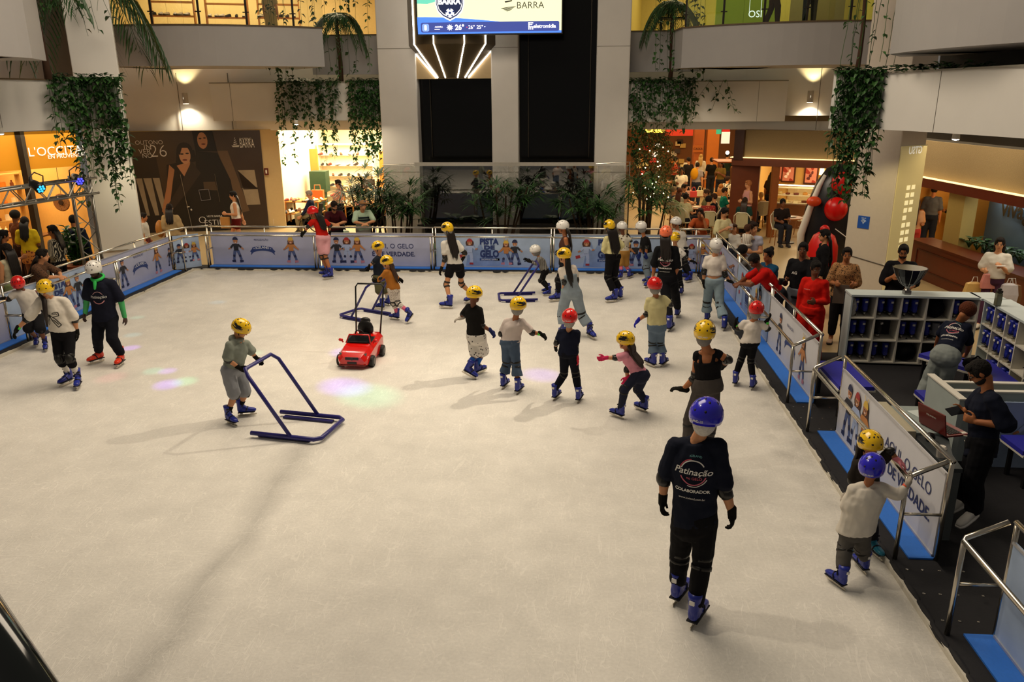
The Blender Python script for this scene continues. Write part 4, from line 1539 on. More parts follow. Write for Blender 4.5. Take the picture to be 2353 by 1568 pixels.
def frame_from(label, pts, k=1.0):
 """pts: photo pixels of the rear ends (left, right) and front corners (left, right) of the runners"""
 q = [at_z(x, y, .05) for x, y in pts]
 rear, front = (q[0] + q[1]) / 2, (q[2] + q[3]) / 2
 d = (front - rear)
 a = math.atan2(d.y, d.x) - PI / 2
 w = ((q[0] - q[1]).length + (q[2] - q[3]).length) / 2
 return push_frame(label, rear + d.normalized() * .10 * k, a, k)
frame_from('dark blue tubular push frame held by the boy in the grey hooded top', [(639, 953), (584, 991), (725, 961), (676, 1001)], 1.18)
frame_from('dark blue push frame behind the red toy car, held by the girl in orange', [(855, 737), (892, 721), (797, 727), (834, 711)], 1.0)
frame_from('dark blue push frame of the small child in the striped top near the far side', [(1240.6, 689), (1225, 672), (1170, 691), (1157, 673)], 1.0)

# ------------------------------------------------------------------ the red toy car
def toy_car():
 A, B2 = at_z(815, 846), at_z(876, 806)
 P = at_z(832, 828)
 a = math.radians(-163 + 0)
 t = thing('toy_car', 'small glossy red toy car with a black push handle in the middle of the ice', 'toy car', (P.x, P.y, 0), 0)
 R = Matrix.Rotation(math.radians(177), 3, 'Z')
 red = mat('#d3130c', rough=.18, noise=.02, coat=.7, name='red_plastic')
 blk = mat('#14110f', rough=.4, noise=.05)
 w = .25
 def build(b, name, m, par=t, **k):
  b.v = [R @ q for q in b.v]
  return b.build(name, m, par, local=True, **k)
 # body: sections along y (front is +y)
 def sec(y, w0, z0, z1, inset=.06):
  return [V((x, y, z)) for x, z in ((-w0 + .02, z0), (w0 - .02, z0), (w0, z0 + .05), (w0, z1 - .07), (w0 - inset, z1), (-w0 + inset, z1), (-w0, z1 - .07), (-w0, z0 + .05))]
 b = MB()
 b.rings([sec(-.44, .21, .12, .30), sec(-.40, .245, .07, .36), sec(-.25, .255, .06, .385), sec(-.10, .25, .055, .34), sec(.08, .25, .055, .325), sec(.12, .255, .055, .32), sec(.30, .255, .06, .29), sec(.42, .24, .065, .245), sec(.475, .20, .09, .20)])
 o = build(b, 'car_body', red, smooth=True)
 bv = o.modifiers.new('edge', 'BEVEL'); bv.width = .02; bv.segments = 2; bv.limit_method = 'ANGLE'; bv.angle_limit = .5
 ss = o.modifiers.new('round', 'SUBSURF'); ss.levels = 2; ss.render_levels = 2
 b = MB(); b.prism([(-.19, -.34), (.19, -.34), (.2, .05), (.15, .13), (-.15, .13), (-.2, .05)], (0, 0, .335), (1, 0, 0), (0, 1, 0), .012)
 b.v = [V((q.x, q.y, q.z + (.02 if q.y < -.2 else 0))) for q in b.v]
 build(b, 'cockpit', blk)
 b = MB(); b.ell((0, -.27, .45), (.135, .05, .15), None, 14, 8); b.ell((0, -.29, .585), (.085, .045, .05), None, 12, 7); b.ell((0, -.12, .37), (.13, .15, .04), None, 12, 6)
 build(b, 'seat', blk, smooth=True)
 b = MB(); b.tube([(.07 * math.cos(i * PI / 6), .03 + .03 * math.sin(i * PI / 6), .45 + .07 * math.sin(i * PI / 6)) for i in range(12)], .011, 6, closed=True); b.tube([(0, .03, .45), (0, .1, .34)], .014, 6)
 build(b, 'steering_wheel', blk, smooth=True)
 b = MB(); b.prism([(-.2, 0), (.2, 0), (.155, .13), (-.155, .13)], (0, .12, .325), (1, 0, 0), V((0, -.45, .9)), .008)
 build(b, 'windscreen', thin_glass('smoked_screen', (.25, .25, .27), .05))
 b = MB(); b.tube([(-.2, .13, .325), (-.16, .07, .445), (.16, .07, .445), (.2, .13, .325)], .012, 6)
 build(b, 'windscreen_frame', red, smooth=True)
 for x in (-.25, .25):
  for y in (-.26, .28):
   b = MB()
   Rm = Matrix.Rotation(PI / 2, 3, 'Y')
   b.lathe((x, y, .092), [(.03, -.04), (.088, -.04), (.092, -.02), (.092, .02), (.088, .04), (.03, .04)], 18, Rm)
   wh = build(b, 'wheel', mat('#12100f', rough=.6, noise=.1), smooth=False)
   b = MB(); b.lathe((x * 1.0 + (.034 if x > 0 else -.034), y, .092), [(.0, -.012), (.05, -.012), (.05, .012), (.0, .012)], 10, Rm)
   b.v = [R @ q for q in b.v]
   b.build('hub_cap', mat('#3c3a38', rough=.3, metal=.7), wh, local=True)
 for s in (-1, 1):
  b = MB(); b.prism([(0, 0), (.10, .03), (.11, .075), (.02, .05)], (s * .115, .452 - .01, .185), (s * .98, -.22, 0), (0, -.25, .97), .012 * s)
  build(b, 'headlight', mat('#8f8b86', rough=.08, metal=.5, noise=0))
  b = MB(); b.ell((s * .285, .12, .37), (.04, .028, .026), None, 10, 6); b.tube([(s * .245, .12, .33), (s * .27, .12, .36)], .012, 6)
  build(b, 'wing_mirror', red, smooth=True)
 b = MB(); b.box((-.11, .455, .155), (.11, .478, .205))
 g = build(b, 'grille', mat('#0e0c0b', rough=.3, noise=0), bevel=.01)
 b = MB()
 b.lathe((0, .482, .18), [(.020, -.004), (.026, -.004), (.026, .004), (.020, .004)], 16, Matrix.Rotation(PI / 2, 3, 'X'))
 b.box((-.1, .476, .176), (.1, .482, .184))
 build(b, 'badge', mat('#3a3734', rough=.3, metal=.8))
 b = MB(); b.box((-.075, .46, .095), (.075, .482, .128))
 build(b, 'number_plate', mat('#15110f', rough=.4))
 b = MB(); b.box((-.21, .43, .062), (.21, .474, .082))
 build(b, 'bumper_lip', mat('#7e0d08', rough=.4))
 b = MB()
 b.tube([(-.2, -.38, .30), (-.235, -.60, 1.06), (-.20, -.615, 1.11), (.20, -.615, 1.11), (.235, -.60, 1.06), (.2, -.38, .30)], .014, 8)
 build(b, 'push_handle', mat('#141210', rough=.35, noise=0), smooth=True)
 return t
toy_car()

# ------------------------------------------------------------------ skate shelves
WOOD = mat('#c7d2d2', rough=.5, noise=.12, scale=5, name='pale_laminate')
EDGE = mat('#d9d4c6', rough=.5, noise=.06)
def shelf_unit(label, origin_, ux, nback, cols, w, rows, hgt, depth):
 """pigeon-hole shelf: ux along the front, nback away from the front"""
 o, ux, nb = V(origin_), V(ux).normalized(), V(nback).normalized()
 uz = V((0, 0, 1))
 t = thing('skate_shelf', label, 'shelf unit', o)
 def bx_(a, c, name, m):
  b = MB()
  b.add([o + ux * x + nb * y + uz * z for z in (a[2], c[2]) for y in (a[1], c[1]) for x in (a[0], c[0])], [(0, 2, 3, 1), (4, 5, 7, 6), (0, 1, 5, 4), (2, 6, 7, 3), (0, 4, 6, 2), (1, 3, 7, 5)])
  if ux.cross(nb).z < 0: b.f = [tuple(reversed(f)) for f in b.f]
  return b.build(name, m, t)
 W = cols * w
 bx_((-.02, -.01, hgt), (W + .02, depth, hgt + .03), 'top_board', WOOD)
 bx_((-.02, depth - .015, 0), (W + .02, depth, hgt), 'back_board', mat('#2a2b30', rough=.7, noise=.1))
 for i in range(cols + 1): bx_((i * w - .012, 0, .03), (i * w + .012, depth - .015, hgt), 'divider', EDGE if i else WOOD)
 for r in range(rows): bx_((0, .002, .03 + r * (hgt - .03) / rows), (W, depth - .015, .05 + r * (hgt - .03) / rows), 'shelf_board', EDGE)
 return t, lambda c, r, x=.5, y=.5: o + ux * (c + x) * w + nb * (.05 + (depth - .1) * y) + uz * (.05 + r * (hgt - .03) / rows)
SH1, cell1 = shelf_unit('long pale pigeon-hole shelf full of blue rental skates under the man with the fan lantern', (4.22, 11.98, 0), (1.81, -.10, 0), (.055, 1, 0), 5, .362, 3, 1.08, .36)
SH2, cell2 = shelf_unit('pigeon-hole shelf turned along the right edge, behind the bending attendant', (6.06, 11.80, 0), (-.06, -1, 0), (1, -.06, 0), 6, .36, 3, 1.08, .36)
b = MB(); b.prism([(0, 0), (.36, .02), (.36, .42), (.0, .40)], (6.02, 11.82, 1.08), (1, 0, 0), (0, 1, 0), .03)
tag(b.build('corner_board', WOOD), 'pale corner board joining the tops of the two skate shelves', 'board')
SKB = '#24309c'
def skate_thing(label, P, yaw, pitch, k, color=SKB, group='blue rental skates in the shelves'):
 R = Matrix.Rotation(yaw, 3, 'Z') @ Matrix.Rotation(pitch, 3, 'X')
 o = bpy.data.objects.new('ice_skate', shared('skate' + color, lambda: skate_boot(color)))
 C.objects.link(o)
 o.matrix_basis = Matrix.Translation(P) @ R.to_4x4() @ Matrix.Diagonal((k, k, k, 1))
 tag(o, label, 'ice skate', group)
 sub(shared('blade', skate_blade), 'blade', o); sub(shared('strap', skate_strap), 'strap', o); sub(shared('tag', skate_tag), 'size_tag', o)
 return o
rowname = ('bottom', 'middle', 'top')
ordn = ('first', 'second', 'third', 'fourth', 'fifth', 'sixth')
empty1 = {(2, 0), (3, 0), (4, 0), (4, 1), (3, 2)}
rs_ = random.Random(11)
for c_ in range(5):
 for r_ in range(3):
  if (c_, r_) in empty1 or (c_, r_) == (1, 1): continue
  for i, x in enumerate((.30, .70)):
   lab = f"blue rental skate, {('left', 'right')[i]} one of the pair in the {rowname[r_]} row, {ordn[c_]} cubby from the left of the long shelf"
   lab = f"{('left', 'right')[i]} blue skate, {rowname[r_]} row, {ordn[c_]} cubby of the long shelf"
   skate_thing(lab, cell1(c_, r_, x + rs_.uniform(-.03, .03), .25), PI + .05 + rs_.uniform(-.25, .25) + PI, 0, .9)
for c_ in range(6):
 for r_ in range(3):
  if c_ == 3 or (c_ == 0 and r_ == 0): continue
  for i, x in enumerate((.30, .70)):
   skate_thing(f"{('far', 'near')[i]} blue skate, {rowname[r_]} row, {ordn[c_]} cubby of the right-hand shelf", cell2(c_, r_, x + rs_.uniform(-.03, .03), -.12), -PI / 2 + rs_.uniform(-.25, .25), 0, .88, group='blue rental skates in the turned shelf')
skate_thing('black and white hockey skate in the middle row, second cubby', cell1(1, 1, .4, .3), .4, 0, .95, '#17151a', None)
skate_thing('grey and blue skate in the middle row, fourth cubby, left of the bending attendant', cell1(3, 1, .65, .1), .5, 0, .9, '#7f8086', None)
skate_thing('black and white skate lying in the fourth cubby of the turned shelf', cell2(3, 1, .5, .2), -1.2, 0, .95, '#151417', None)
# plastic bag in the first cubby
b = MB(); p = cell1(0, 2, .16, .3)
rs2 = random.Random(5)
b.ell(p + V((0, 0, .15)), (.05, .08, .15), None, 12, 9)
b.v = [q + V((rs2.uniform(-.012, .012), rs2.uniform(-.015, .015), rs2.uniform(-.01, .01))) for q in b.v]
tag(b.build('plastic_bag', mat('#b9b6ae', rough=.2, noise=.2, scale=20)), 'crumpled silvery plastic bag in the top left cubby', 'bag')
def dark_bag(label, P, s, c='#0d0d10'):
 b = MB(); b.ell(P + V((0, 0, s[2])), s, None, 14, 9); b.tube([P + V((-s[0] * .5, 0, s[2] * 1.7)), P + V((0, 0, s[2] * 2.4)), P + V((s[0] * .5, 0, s[2] * 1.7))], .012, 6)
 return tag(b.build('backpack', cloth(c), smooth=True), label, 'bag')
dark_bag('black bag stuffed in the third cubby of the bottom row', cell1(2, 0, .5, .3), (.16, .13, .15))
dark_bag('black backpack in the fourth cubby of the top row', cell1(3, 2, .5, .4), (.13, .12, .14))
dark_bag('dark bag lying on the blue bench by the bending attendant', V((5.35, 10.35, .47)), (.16, .2, .09), '#121016')

# ------------------------------------------------------------------ benches, counter, desk
def bench(label, a, c, wdt, z=.45):
 a, c = V(a), V(c)
 d = (c - a); L = d.length; d.normalize()
 n = V((-d.y, d.x, 0))
 t = thing('bench', label, 'bench', ((a + c) / 2).x and (a + c) / 2)
 t.location.z = 0
 def bar(p, q, w, h, nm, m):
  b = MB(); b.bar(p, q, w, h); return b.build(nm, m, t)
 o = bar(a + V((0, 0, z - .025)), c + V((0, 0, z - .025)), wdt, .05, 'seat_pad', mat('#2a2a9e', rough=.55, noise=.08, name='blue_vinyl'))
 bar(a + V((0, 0, z - .062)), c + V((0, 0, z - .062)), wdt + .03, .024, 'seat_board', EDGE)
 for s in (.08, .92):
  for k in (-1, 1):
   p = lerp(a, c, s) + n * k * (wdt / 2 - .05)
   bar(p + V((0, 0, 0)), p + V((0, 0, z - .075)), .04, .04, 'leg', mat('#151417', rough=.5))
 return t
bench('blue padded bench in front of the long skate shelf, left of the bending attendant', (5.1, 11.25, 0), (5.55, 10.55, 0), .36)
bench('blue padded bench along the turned skate shelf, behind the bending attendant', (5.62, 10.95, 0), (5.52, 9.2, 0), .36)
bench('blue padded bench just outside the upper gate', (3.62, 10.75, 0), (3.62, 9.72, 0), .44)
bench('blue padded bench at the right edge behind the man with the phone', (4.68, 8.08, 0), (6.0, 8.12, 0), .42)
bench('short blue bench left of the pale counter', (4.3, 9.5, 0), (4.75, 9.5, 0), .3)
t = thing('counter', 'pale grey counter box with white rim behind the man with the phone', 'counter', (4.9, 8.6, 0))
PALE = mat('#a9b3b0', rough=.55, noise=.12, scale=5, name='pale_laminate')
for (a, c) in (((4.20, 8.55, 0), (6.6, 8.60, .84)), ((4.16, 8.25, 0), (4.22, 9.05, .86)), ((4.2, 9.0, 0), (6.6, 9.05, .78))):
 b = MB(); b.box(a, c); b.build('side_panel', PALE, t)
b = MB(); b.box((4.15, 8.24, .86), (4.23, 9.06, .875)); b.box((4.2, 8.54, .84), (6.6, 8.61, .855)); b.box((4.2, 8.99, .78), (6.6, 9.06, .795))
b.build('rim', mat('#ddd8cb', rough=.5), t)
b = MB(); b.box((4.24, 8.62, .3), (6.6, 8.98, .32)); b.build('inner_shelf', PALE, t)
b = MB(); b.ell((4.95, 8.75, .36), (.17, .12, .09), None, 12, 7)
o = tag(b.build('red_bag', cloth('#c4261d'), smooth=True), 'red bag lying inside the pale counter box', 'bag')
t = thing('printed_screen', 'printed pale panel standing under the counter at the right edge', 'panel', (4.9, 8.45, 0))
b = MB(); b.box((4.72, 8.42, .0), (6.2, 8.44, .78)); b.build('board', PANEL_B, t)
kb = MB(); kid_print(kb, (5.05, 8.418, .1), (1, 0, 0), .62, 'run'); kb.build('printed_child', PM, t)
# desk
t = thing('desk', 'dark topped cashier desk behind the near barrier, with cream end panel', 'desk', (3.6, 7.4, 0))
b = MB(); b.prism([(3.42, 6.8), (3.56, 6.8), (3.60, 7.1), (3.72, 7.45), (3.86, 8.25), (3.42, 8.25)], (0, 0, .70), (1, 0, 0), (0, 1, 0), .04); b.build('desk_top', mat('#3b4042', rough=.5, noise=.1), t)
b = MB(); b.box((3.42, 7.55, .74), (3.84, 8.28, .765)); b.build('upper_top', mat('#8f9a98', rough=.5, noise=.1), t)
b = MB(); b.box((3.30, 7.5, 0), (3.42, 8.3, .80)); b.build('front_panel', mat('#c8bea2', rough=.6, noise=.06), t)
b = MB(); b.box((3.42, 8.22, 0), (3.86, 8.28, .72)); b.build('end_panel', PALE, t)
b = MB(); b.box((3.42, 6.8, 0), (3.55, 6.84, .70)); b.build('end_panel', mat('#565c5c', rough=.6), t)
# laptop
P = V((3.60, 7.72, .767))
t = thing('laptop', 'open dark red laptop standing on the cashier desk', 'laptop', P)
R = Matrix.Rotation(.30, 3, 'Z')
b = MB(); b.box((0.0, -.30, 0), (.26, .08, .018)); b.v = [R @ q + P for q in b.v]
lb_ = b.build('base', mat('#7a2018', rough=.3, noise=.05), t, bevel=.004)
b = MB()
for i in range(5):
 for j in range(11): b.box((.05 + .03 * i, -.27 + .03 * j, .018), (.073 + .03 * i, -.246 + .03 * j, .023))
b.v = [R @ q + P for q in b.v]
b.build('keyboard', mat('#15110f', rough=.5), lb_)
b = MB(); b.box((-.012, -.30, .018), (0, .08, .25)); b.v = [R @ (Matrix.Rotation(-.22, 3, 'Y') @ q) + P for q in b.v]
ld = b.build('lid', mat('#6d1c16', rough=.25, noise=.05), t, bevel=.004)
b = MB(); put_text(b, 'ICELAND-01', V((-.0135, -.11, .17)), (0, -1, 0), (0, 0, 1), width=.13, bold=.02, lift=.002); b.v = [R @ (Matrix.Rotation(-.22, 3, 'Y') @ q) + P for q in b.v]
b.build('lettering', mat('#e3ddd2', noise=0), ld)
b = MB(); b.prism([(0, 0), (.06, 0), (.06, .04), (0, .04)], R @ V((.19, -.28, .0185)) + P, R @ V((1, 0, 0)), R @ V((0, 1, 0)), .001); b.build('sticker', mat('#d8d2c4', noise=0), lb_)
b = MB(); b.tube([(3.85, 7.5, .77), (3.93, 7.45, .78), (3.97, 7.35, .80), (3.90, 7.28, .77), (3.83, 7.38, .77), (3.80, 7.25, .75), (3.93, 7.12, .75)], .005, 6)
tag(b.build('cable', mat('#d0c8b8', noise=0)), 'pale tangled cable on the desk beside the laptop', 'cable')
b = MB(); b.box((3.60, 7.95, .766), (3.86, 8.17, .769), rot=.3); tag(b.build('paper_sheet', mat('#c9d2cf', noise=.03)), 'pale paper sheet behind the open laptop', 'paper')
b = MB(); b.ell((3.52, 7.42, .78), (.05, .05, .045), None, 10, 7); tag(b.build('computer_mouse', mat('#141314', rough=.3), smooth=True), 'black mouse on the desk in front of the laptop', 'mouse')
b = MB(); b.lathe((3.47, 7.05, .741), [(.04, 0), (.045, .09), (.03, .11)], 14); tag(b.build('paper_cup', mat('#d8d0c4')), 'white cup on the dark desk behind the barrier', 'cup')
# bottle on the shelf
P = at_z(2291, 703, 1.11)
t = thing('water_bottle', 'clear square water bottle with dark lid on the corner of the skate shelf', 'bottle', P)
b = MB(); b.box(P + V((-.04, -.04, 0)), P + V((.04, .04, .19))); b.build('body', mat('#6b6a55', rough=.1, noise=.1, spec=.6), t, bevel=.015)
b = MB(); b.box(P + V((-.036, -.036, .19)), P + V((.036, .036, .23))); b.lathe(P + V((0, 0, .23)), [(.025, 0), (.03, .02), (.01, .03)], 12); b.build('lid', mat('#2a2018', rough=.5), t, bevel=.008)
# fan-shaped lantern the man holds on the shelf
P = at_z(2083, 676, 1.11)
t = thing('fan_light', 'dark ribbed bowl-shaped reflector on a silver foot standing on the skate shelf', 'lamp', P)
b = MB(); b.lathe(P + V((0, 0, .13)), [(.06, 0), (.12, .05), (.19, .16), (.235, .27), (.238, .28)], 14); b.build('bowl', mat('#17161b', rough=.25, noise=.1, spec=.6), t)
for i in range(14):
 a = 2 * PI * i / 14
 b = MB(); b.tube([P + V((r * math.cos(a), r * math.sin(a), .13 + z)) for r, z in ((.062, 0), (.124, .05), (.194, .16), (.242, .285))], .004, 5); b.build('rib', mat('#a9a7a4', rough=.2, metal=.8), t)
b = MB(); b.box(P + V((-.05, -.05, 0)), P + V((.05, .05, .06))); b.lathe(P + V((0, 0, .06)), [(.05, 0), (.03, .03), (.05, .08)], 12); b.build('foot', mat('#8a8681', rough=.2, metal=.8), t, bevel=.006)
# ------------------------------------------------------------------ the big screen
t = thing('video_screen', 'bright video screen with pale yellow picture, crest and weather bar above the lift cabin', 'screen', (-2.48, 22.55, 5.7))
YS = 22.6
def sp(px, py):
 q = at_y(px, py, YS)
 return q
c0, c1 = sp(961, 79), sp(1290, 79)
x0, x1, zb = c0.x, c1.x, c0.z
sc_w = x1 - x0
pxm = sc_w / 329
pzm = (sp(1125, 0).z - sp(1125, 79).z) / 79
b = MB(); b.box((x0 - .03, YS, zb - .03), (x1 + .03, YS + .22, zb + 2.4)); b.build('casing', mat('#15140f', rough=.4), t)
def emis(c, e=1.0): return mat(c, emit=e, noise=0, rough=.5, name='screen_light')
def S(px, py, l=0): return V((x0 + (px - 961) * pxm, YS - .004 - l, zb + (79 - py) * pzm))
def spoly(pts, c, name, l, e=.95):
 b = MB(); b.add([S(x, y, l) for x, y in pts], [tuple(range(len(pts)))])
 # face towards the hall
 o = b.build(name, emis(c, e), t)
 return o
spoly([(961, 79), (1290, 79), (1290, -160), (961, -160)], '#f1efc0', 'picture', 0)
spoly([(961, -160), (961, 8)] + [(985 + i * 6, 9 - i * 1.6) for i in range(8)] + [(1060, -160)], '#66c8b0', 'picture_shape', .002)
spoly([(961, 79), (1290, 79), (1290, 74)] + [(1160 - i * 20, 53 - 14 * math.sin(i / 10 * PI / 2)) for i in range(11)], '#4b82ea', 'picture_shape', .003)
b = MB()
def rr(xa, ya, xb, yb, r=4):
 pts = []
 for cx, cy, a0 in ((xb - r, ya + r, -90), (xb - r, yb - r, 0), (xa + r, yb - r, 90), (xa + r, ya + r, 180)):
  for i in range(5): a = math.radians(a0 + 22.5 * i); pts.append((cx + r * math.cos(a), cy + r * math.sin(a)))
 return pts
spoly(rr(968, 52, 1285, 75), '#38468e', 'weather_bar', .005)
spoly(rr(971, 55, 987, 73), '#7ea0e0', 'icon_tile', .007)
spoly(rr(976, 57.5, 981.5, 70, 2.7), '#ffffff', 'icon', .009)
spoly([(1035 + (8 if i % 2 else 4.6) * math.cos(i * PI / 9), 64 + (8 if i % 2 else 4.6) * math.sin(i * PI / 9)) for i in range(18)], '#ffffff', 'icon', .007)
def stext(s, cx, cy, w, c, bold=0, name='lettering', l=.008):
 b = MB(); put_text(b, s, S(cx, cy, l), (1, 0, 0), (0, 0, 1), width=w * pxm, bold=bold, lift=.001)
 return b.build(name, emis(c, 1.0), t)
stext('AGORA', 1009.5, 62.5, 19, '#ffffff', .02); stext('26°', 1057.5, 63.5, 21, '#ffffff', .04)
stext('26°', 1085, 63.5, 14.5, '#ffffff', .015); stext('25°', 1104, 63.5, 14.5, '#ffffff', .015)
stext('eletromidia', 1252, 63.5, 51, '#ffffff', .03)
for q in ((1215, 55, 1226, 57.2), (1215, 59, 1224, 61), (1215, 64, 1226, 66.2)): spoly([(q[0], q[1]), (q[2], q[1]), (q[2], q[3]), (q[0], q[3])], '#ffffff', 'icon', .008)
for q in ((1215, 55, 1217.3, 71.5), (1219.3, 66, 1221.6, 71.5), (1223.7, 66, 1226, 71.5)): spoly([(q[0], q[1]), (q[2], q[1]), (q[2], q[3]), (q[0], q[3])], '#ffffff', 'icon', .008)
spoly([(1072.5, 65), (1076.5, 65), (1074.5, 62)], '#e04a6a', 'icon', .008); spoly([(1113.5, 62.3), (1117.5, 62.3), (1115.5, 65)], '#d8e6ff', 'icon', .008)
spoly([(999.5, 67.5), (1012, 67.5), (1012, 69), (999.5, 69)], '#ffffff', 'icon', .008)
def shield(k, c, l):
 cx, cy = 1036, -14
 pts = [(-32, -60), (32, -60), (33, 25), (28, 42), (17, 54), (0, 63), (-17, 54), (-28, 42), (-33, 25)]
 spoly([(cx + x * k, cy + y * k) for x, y in pts], c, 'crest', l)
shield(1.0, '#ffffff', .004); shield(.94, '#16244f', .005); shield(.89, '#ffffff', .006); shield(.85, '#131f42', .007)
stext('BARRA', 1036, 4, 52, '#ffffff', .05)
spoly([(1036 + 10 * math.cos(i * PI / 10), 30 + 10 * math.sin(i * PI / 10)) for i in range(20)], '#ffffff', 'crest', .009)
spoly([(1036 + 3.4 * math.cos(i * PI * .4 - PI / 2), 30 + 3.4 * math.sin(i * PI * .4 - PI / 2)) for i in range(5)], '#142a66', 'crest', .0095)
for i in range(5):
 a = i * PI * .4 - PI / 2
 spoly([(1036 + 8.6 * math.cos(a) + 2.2 * math.cos(j * PI / 3), 30 + 8.6 * math.sin(a) + 2.2 * math.sin(j * PI / 3)) for j in range(6)], '#142a66', 'crest', .0095)
stext('BARRA', 1220, 15, 61, '#1a1a16', -.005)
for i in range(4): spoly([(1161 + i, 6 - 9 * i), (1178 - 2 * i, 3 - 9 * i), (1178 - 2 * i, 6 - 9 * i), (1163 + i, 9 - 9 * i)], '#1a1a16', 'emblem', .008)
for i in range(5): spoly([(1153 + 3 * i, 21 + 1.6 * i), (1186 - 3 * i, 17 + 2.2 * i), (1187 - 3 * i, 18 + 2.2 * i), (1154 + 3 * i, 22.3 + 1.6 * i)], '#1a1a16', 'emblem', .008)

# ------------------------------------------------------------------ wall sconces
def sconce(px, py, Y, label):
 p = at_y(px, py, Y)
 t = thing('wall_sconce', label, 'wall lamp', p)
 b = MB(); b.lathe(p + V((0, -.10, -.16)), [(.085, 0), (.085, .32)], 18); b.build('shade', mat('#b4ad9f', rough=.4, noise=.04), t, auto=True)
 b = MB(); b.lathe(p + V((0, -.10, -.165)), [(.078, 0), (.078, .004)], 18); b.build('lens', mat('#fff0d0', emit=14, noise=0), t)
 b = MB(); b.prism([(.012 * math.cos(a), .035 * math.sin(a)) for a in [i * PI / 5 for i in range(10)]], p + V((-.02, -.187, 0)), (1, 0, 0), (0, 0, 1), .003); b.build('slot', mat('#efe6cf', emit=.5, noise=0), t)
 light('sconce_light', 'SPOT', p + V((0, -.10, -.19)), 80, (1, .86, .62), p + V((0, .10, -2)), spot=2.2, blend=.7, radius=.05)
 light('sconce_light', 'SPOT', p + V((0, -.10, .19)), 60, (1, .78, .36), p + V((0, .06, 2)), spot=1.5, blend=.5, radius=.05)
sconce(429, 226, 24.85, 'cylindrical wall lamp glowing up and down above the fashion poster')
sconce(1860, 222, 24.18, 'cylindrical wall lamp glowing up and down above the cafe front')
def downlight(px, py, D, label, aim=(0, 0, -1)):
 p = at_d(px, py, D)
 t = thing('ceiling_spotlight', label, 'spotlight', p)
 b = MB(); b.tube([p + V((0, 0, .12)), p], [.05, .06], 12); b.build('body', mat('#d8d2c6', rough=.4), t, smooth=True)
 b = MB(); b.ell(p, (.052, .052, .02), None, 12, 6); b.build('lens', mat('#fff4e0', emit=25, noise=0), t)
downlight(2196, 320, 14.6, 'small white ceiling spotlight under the right gallery front')
downlight(681, 286, 23.8, 'small bright ceiling spotlight above the shoe shop, among the vines')
downlight(2, 308, 18.5, 'small bright ceiling spotlight at the left edge above the yellow sign')

# ------------------------------------------------------------------ fashion poster wall
A, B_ = at_y(287, 302, 24.2), at_y(596, 294, 25.3)
A = V((A.x, A.y, 0)); B_ = V((B_.x, B_.y, 0))
ux = (B_ - A).normalized(); uz = V((0, 0, 1)); nz = ux.cross(uz)
Lp = (B_ - A).length
t = thing('fashion_poster', 'tall dark brown wall poster with two women in black and white lettering', 'poster', A)
ztop = 3.06
def PP(u, v, l=0.0): return A + ux * u * Lp + uz * (ztop - v * 3.1) + nz * (.01 + l)
b = MB(); b.add([PP(0, 0), PP(0, 1.02), PP(1, 1.02), PP(1, 0)], [(0, 1, 2, 3)]); b.build('board', mat('#3a2b20', rough=.3, noise=.3, scale=1.3, spec=.5), t)
pl = [0]
def pp(pts, c, name='printed_shape', n=.06):
 pl[0] += 1
 b = MB(); q = [PP(u, v, .0012 * pl[0]) for u, v in pts]
 b.add(q, [tuple(range(len(q)))])
 b.build(name, mat(c, rough=.35, noise=n, scale=3, spec=.45), t)
def ellp(cx, cy, rx, ry, n=16): return [(cx + rx * math.cos(-2 * PI * i / n), cy + ry * math.sin(-2 * PI * i / n)) for i in range(n)]
pp([(.0, .24), (.0, 1.02), (.24, 1.02), (.2, .24)], '#1f1a18'); pp([(.66, .2), (.74, .2), (.86, .82), (.8, .84)], '#5b4530')
for u, w in ((.03, .045), (.085, .06), (.155, .05)): pp([(u, .46), (u + .02 + w * .5, .84), (u + w + .02, .84), (u + w, .46)], '#8c7b62', n=.3)
pp([(.80, .40), (.845, .76), (.95, .76), (.93, .40)], '#8c7b62', n=.3); pp([(.80, .40), (.83, .60), (.945, .60), (.94, .58), (.81, .58)], '#3a2d22')
# woman in front
pp([(.27, .33), (.40, .30), (.47, .47), (.43, 1.0), (.27, 1.0), (.25, .62)], '#17130f');
pp([(.36, .17), (.49, .19), (.5, .30), (.34, .33)], '#17110e')
pp([(.29, .33), (.25, .55), (.19, .80), (.21, .83), (.26, .72), (.30, .50), (.325, .38)], '#a06a44'); pp([(.345, .34), (.45, .30), (.43, .42), (.40, .47)], '#ad7650')
pp(ellp(.418, .185, .058, .075), '#1a120e'); pp(ellp(.415, .235, .043, .09), '#b98560'); pp([(.365, .2), (.385, .15), (.43, .14), (.46, .17), (.44, .165), (.40, .165), (.378, .24)], '#1a120e')
pp(ellp(.395, .225, .013, .008), '#241710'); pp(ellp(.435, .22, .013, .008), '#241710'); pp(ellp(.412, .285, .018, .009), '#6d2f28')
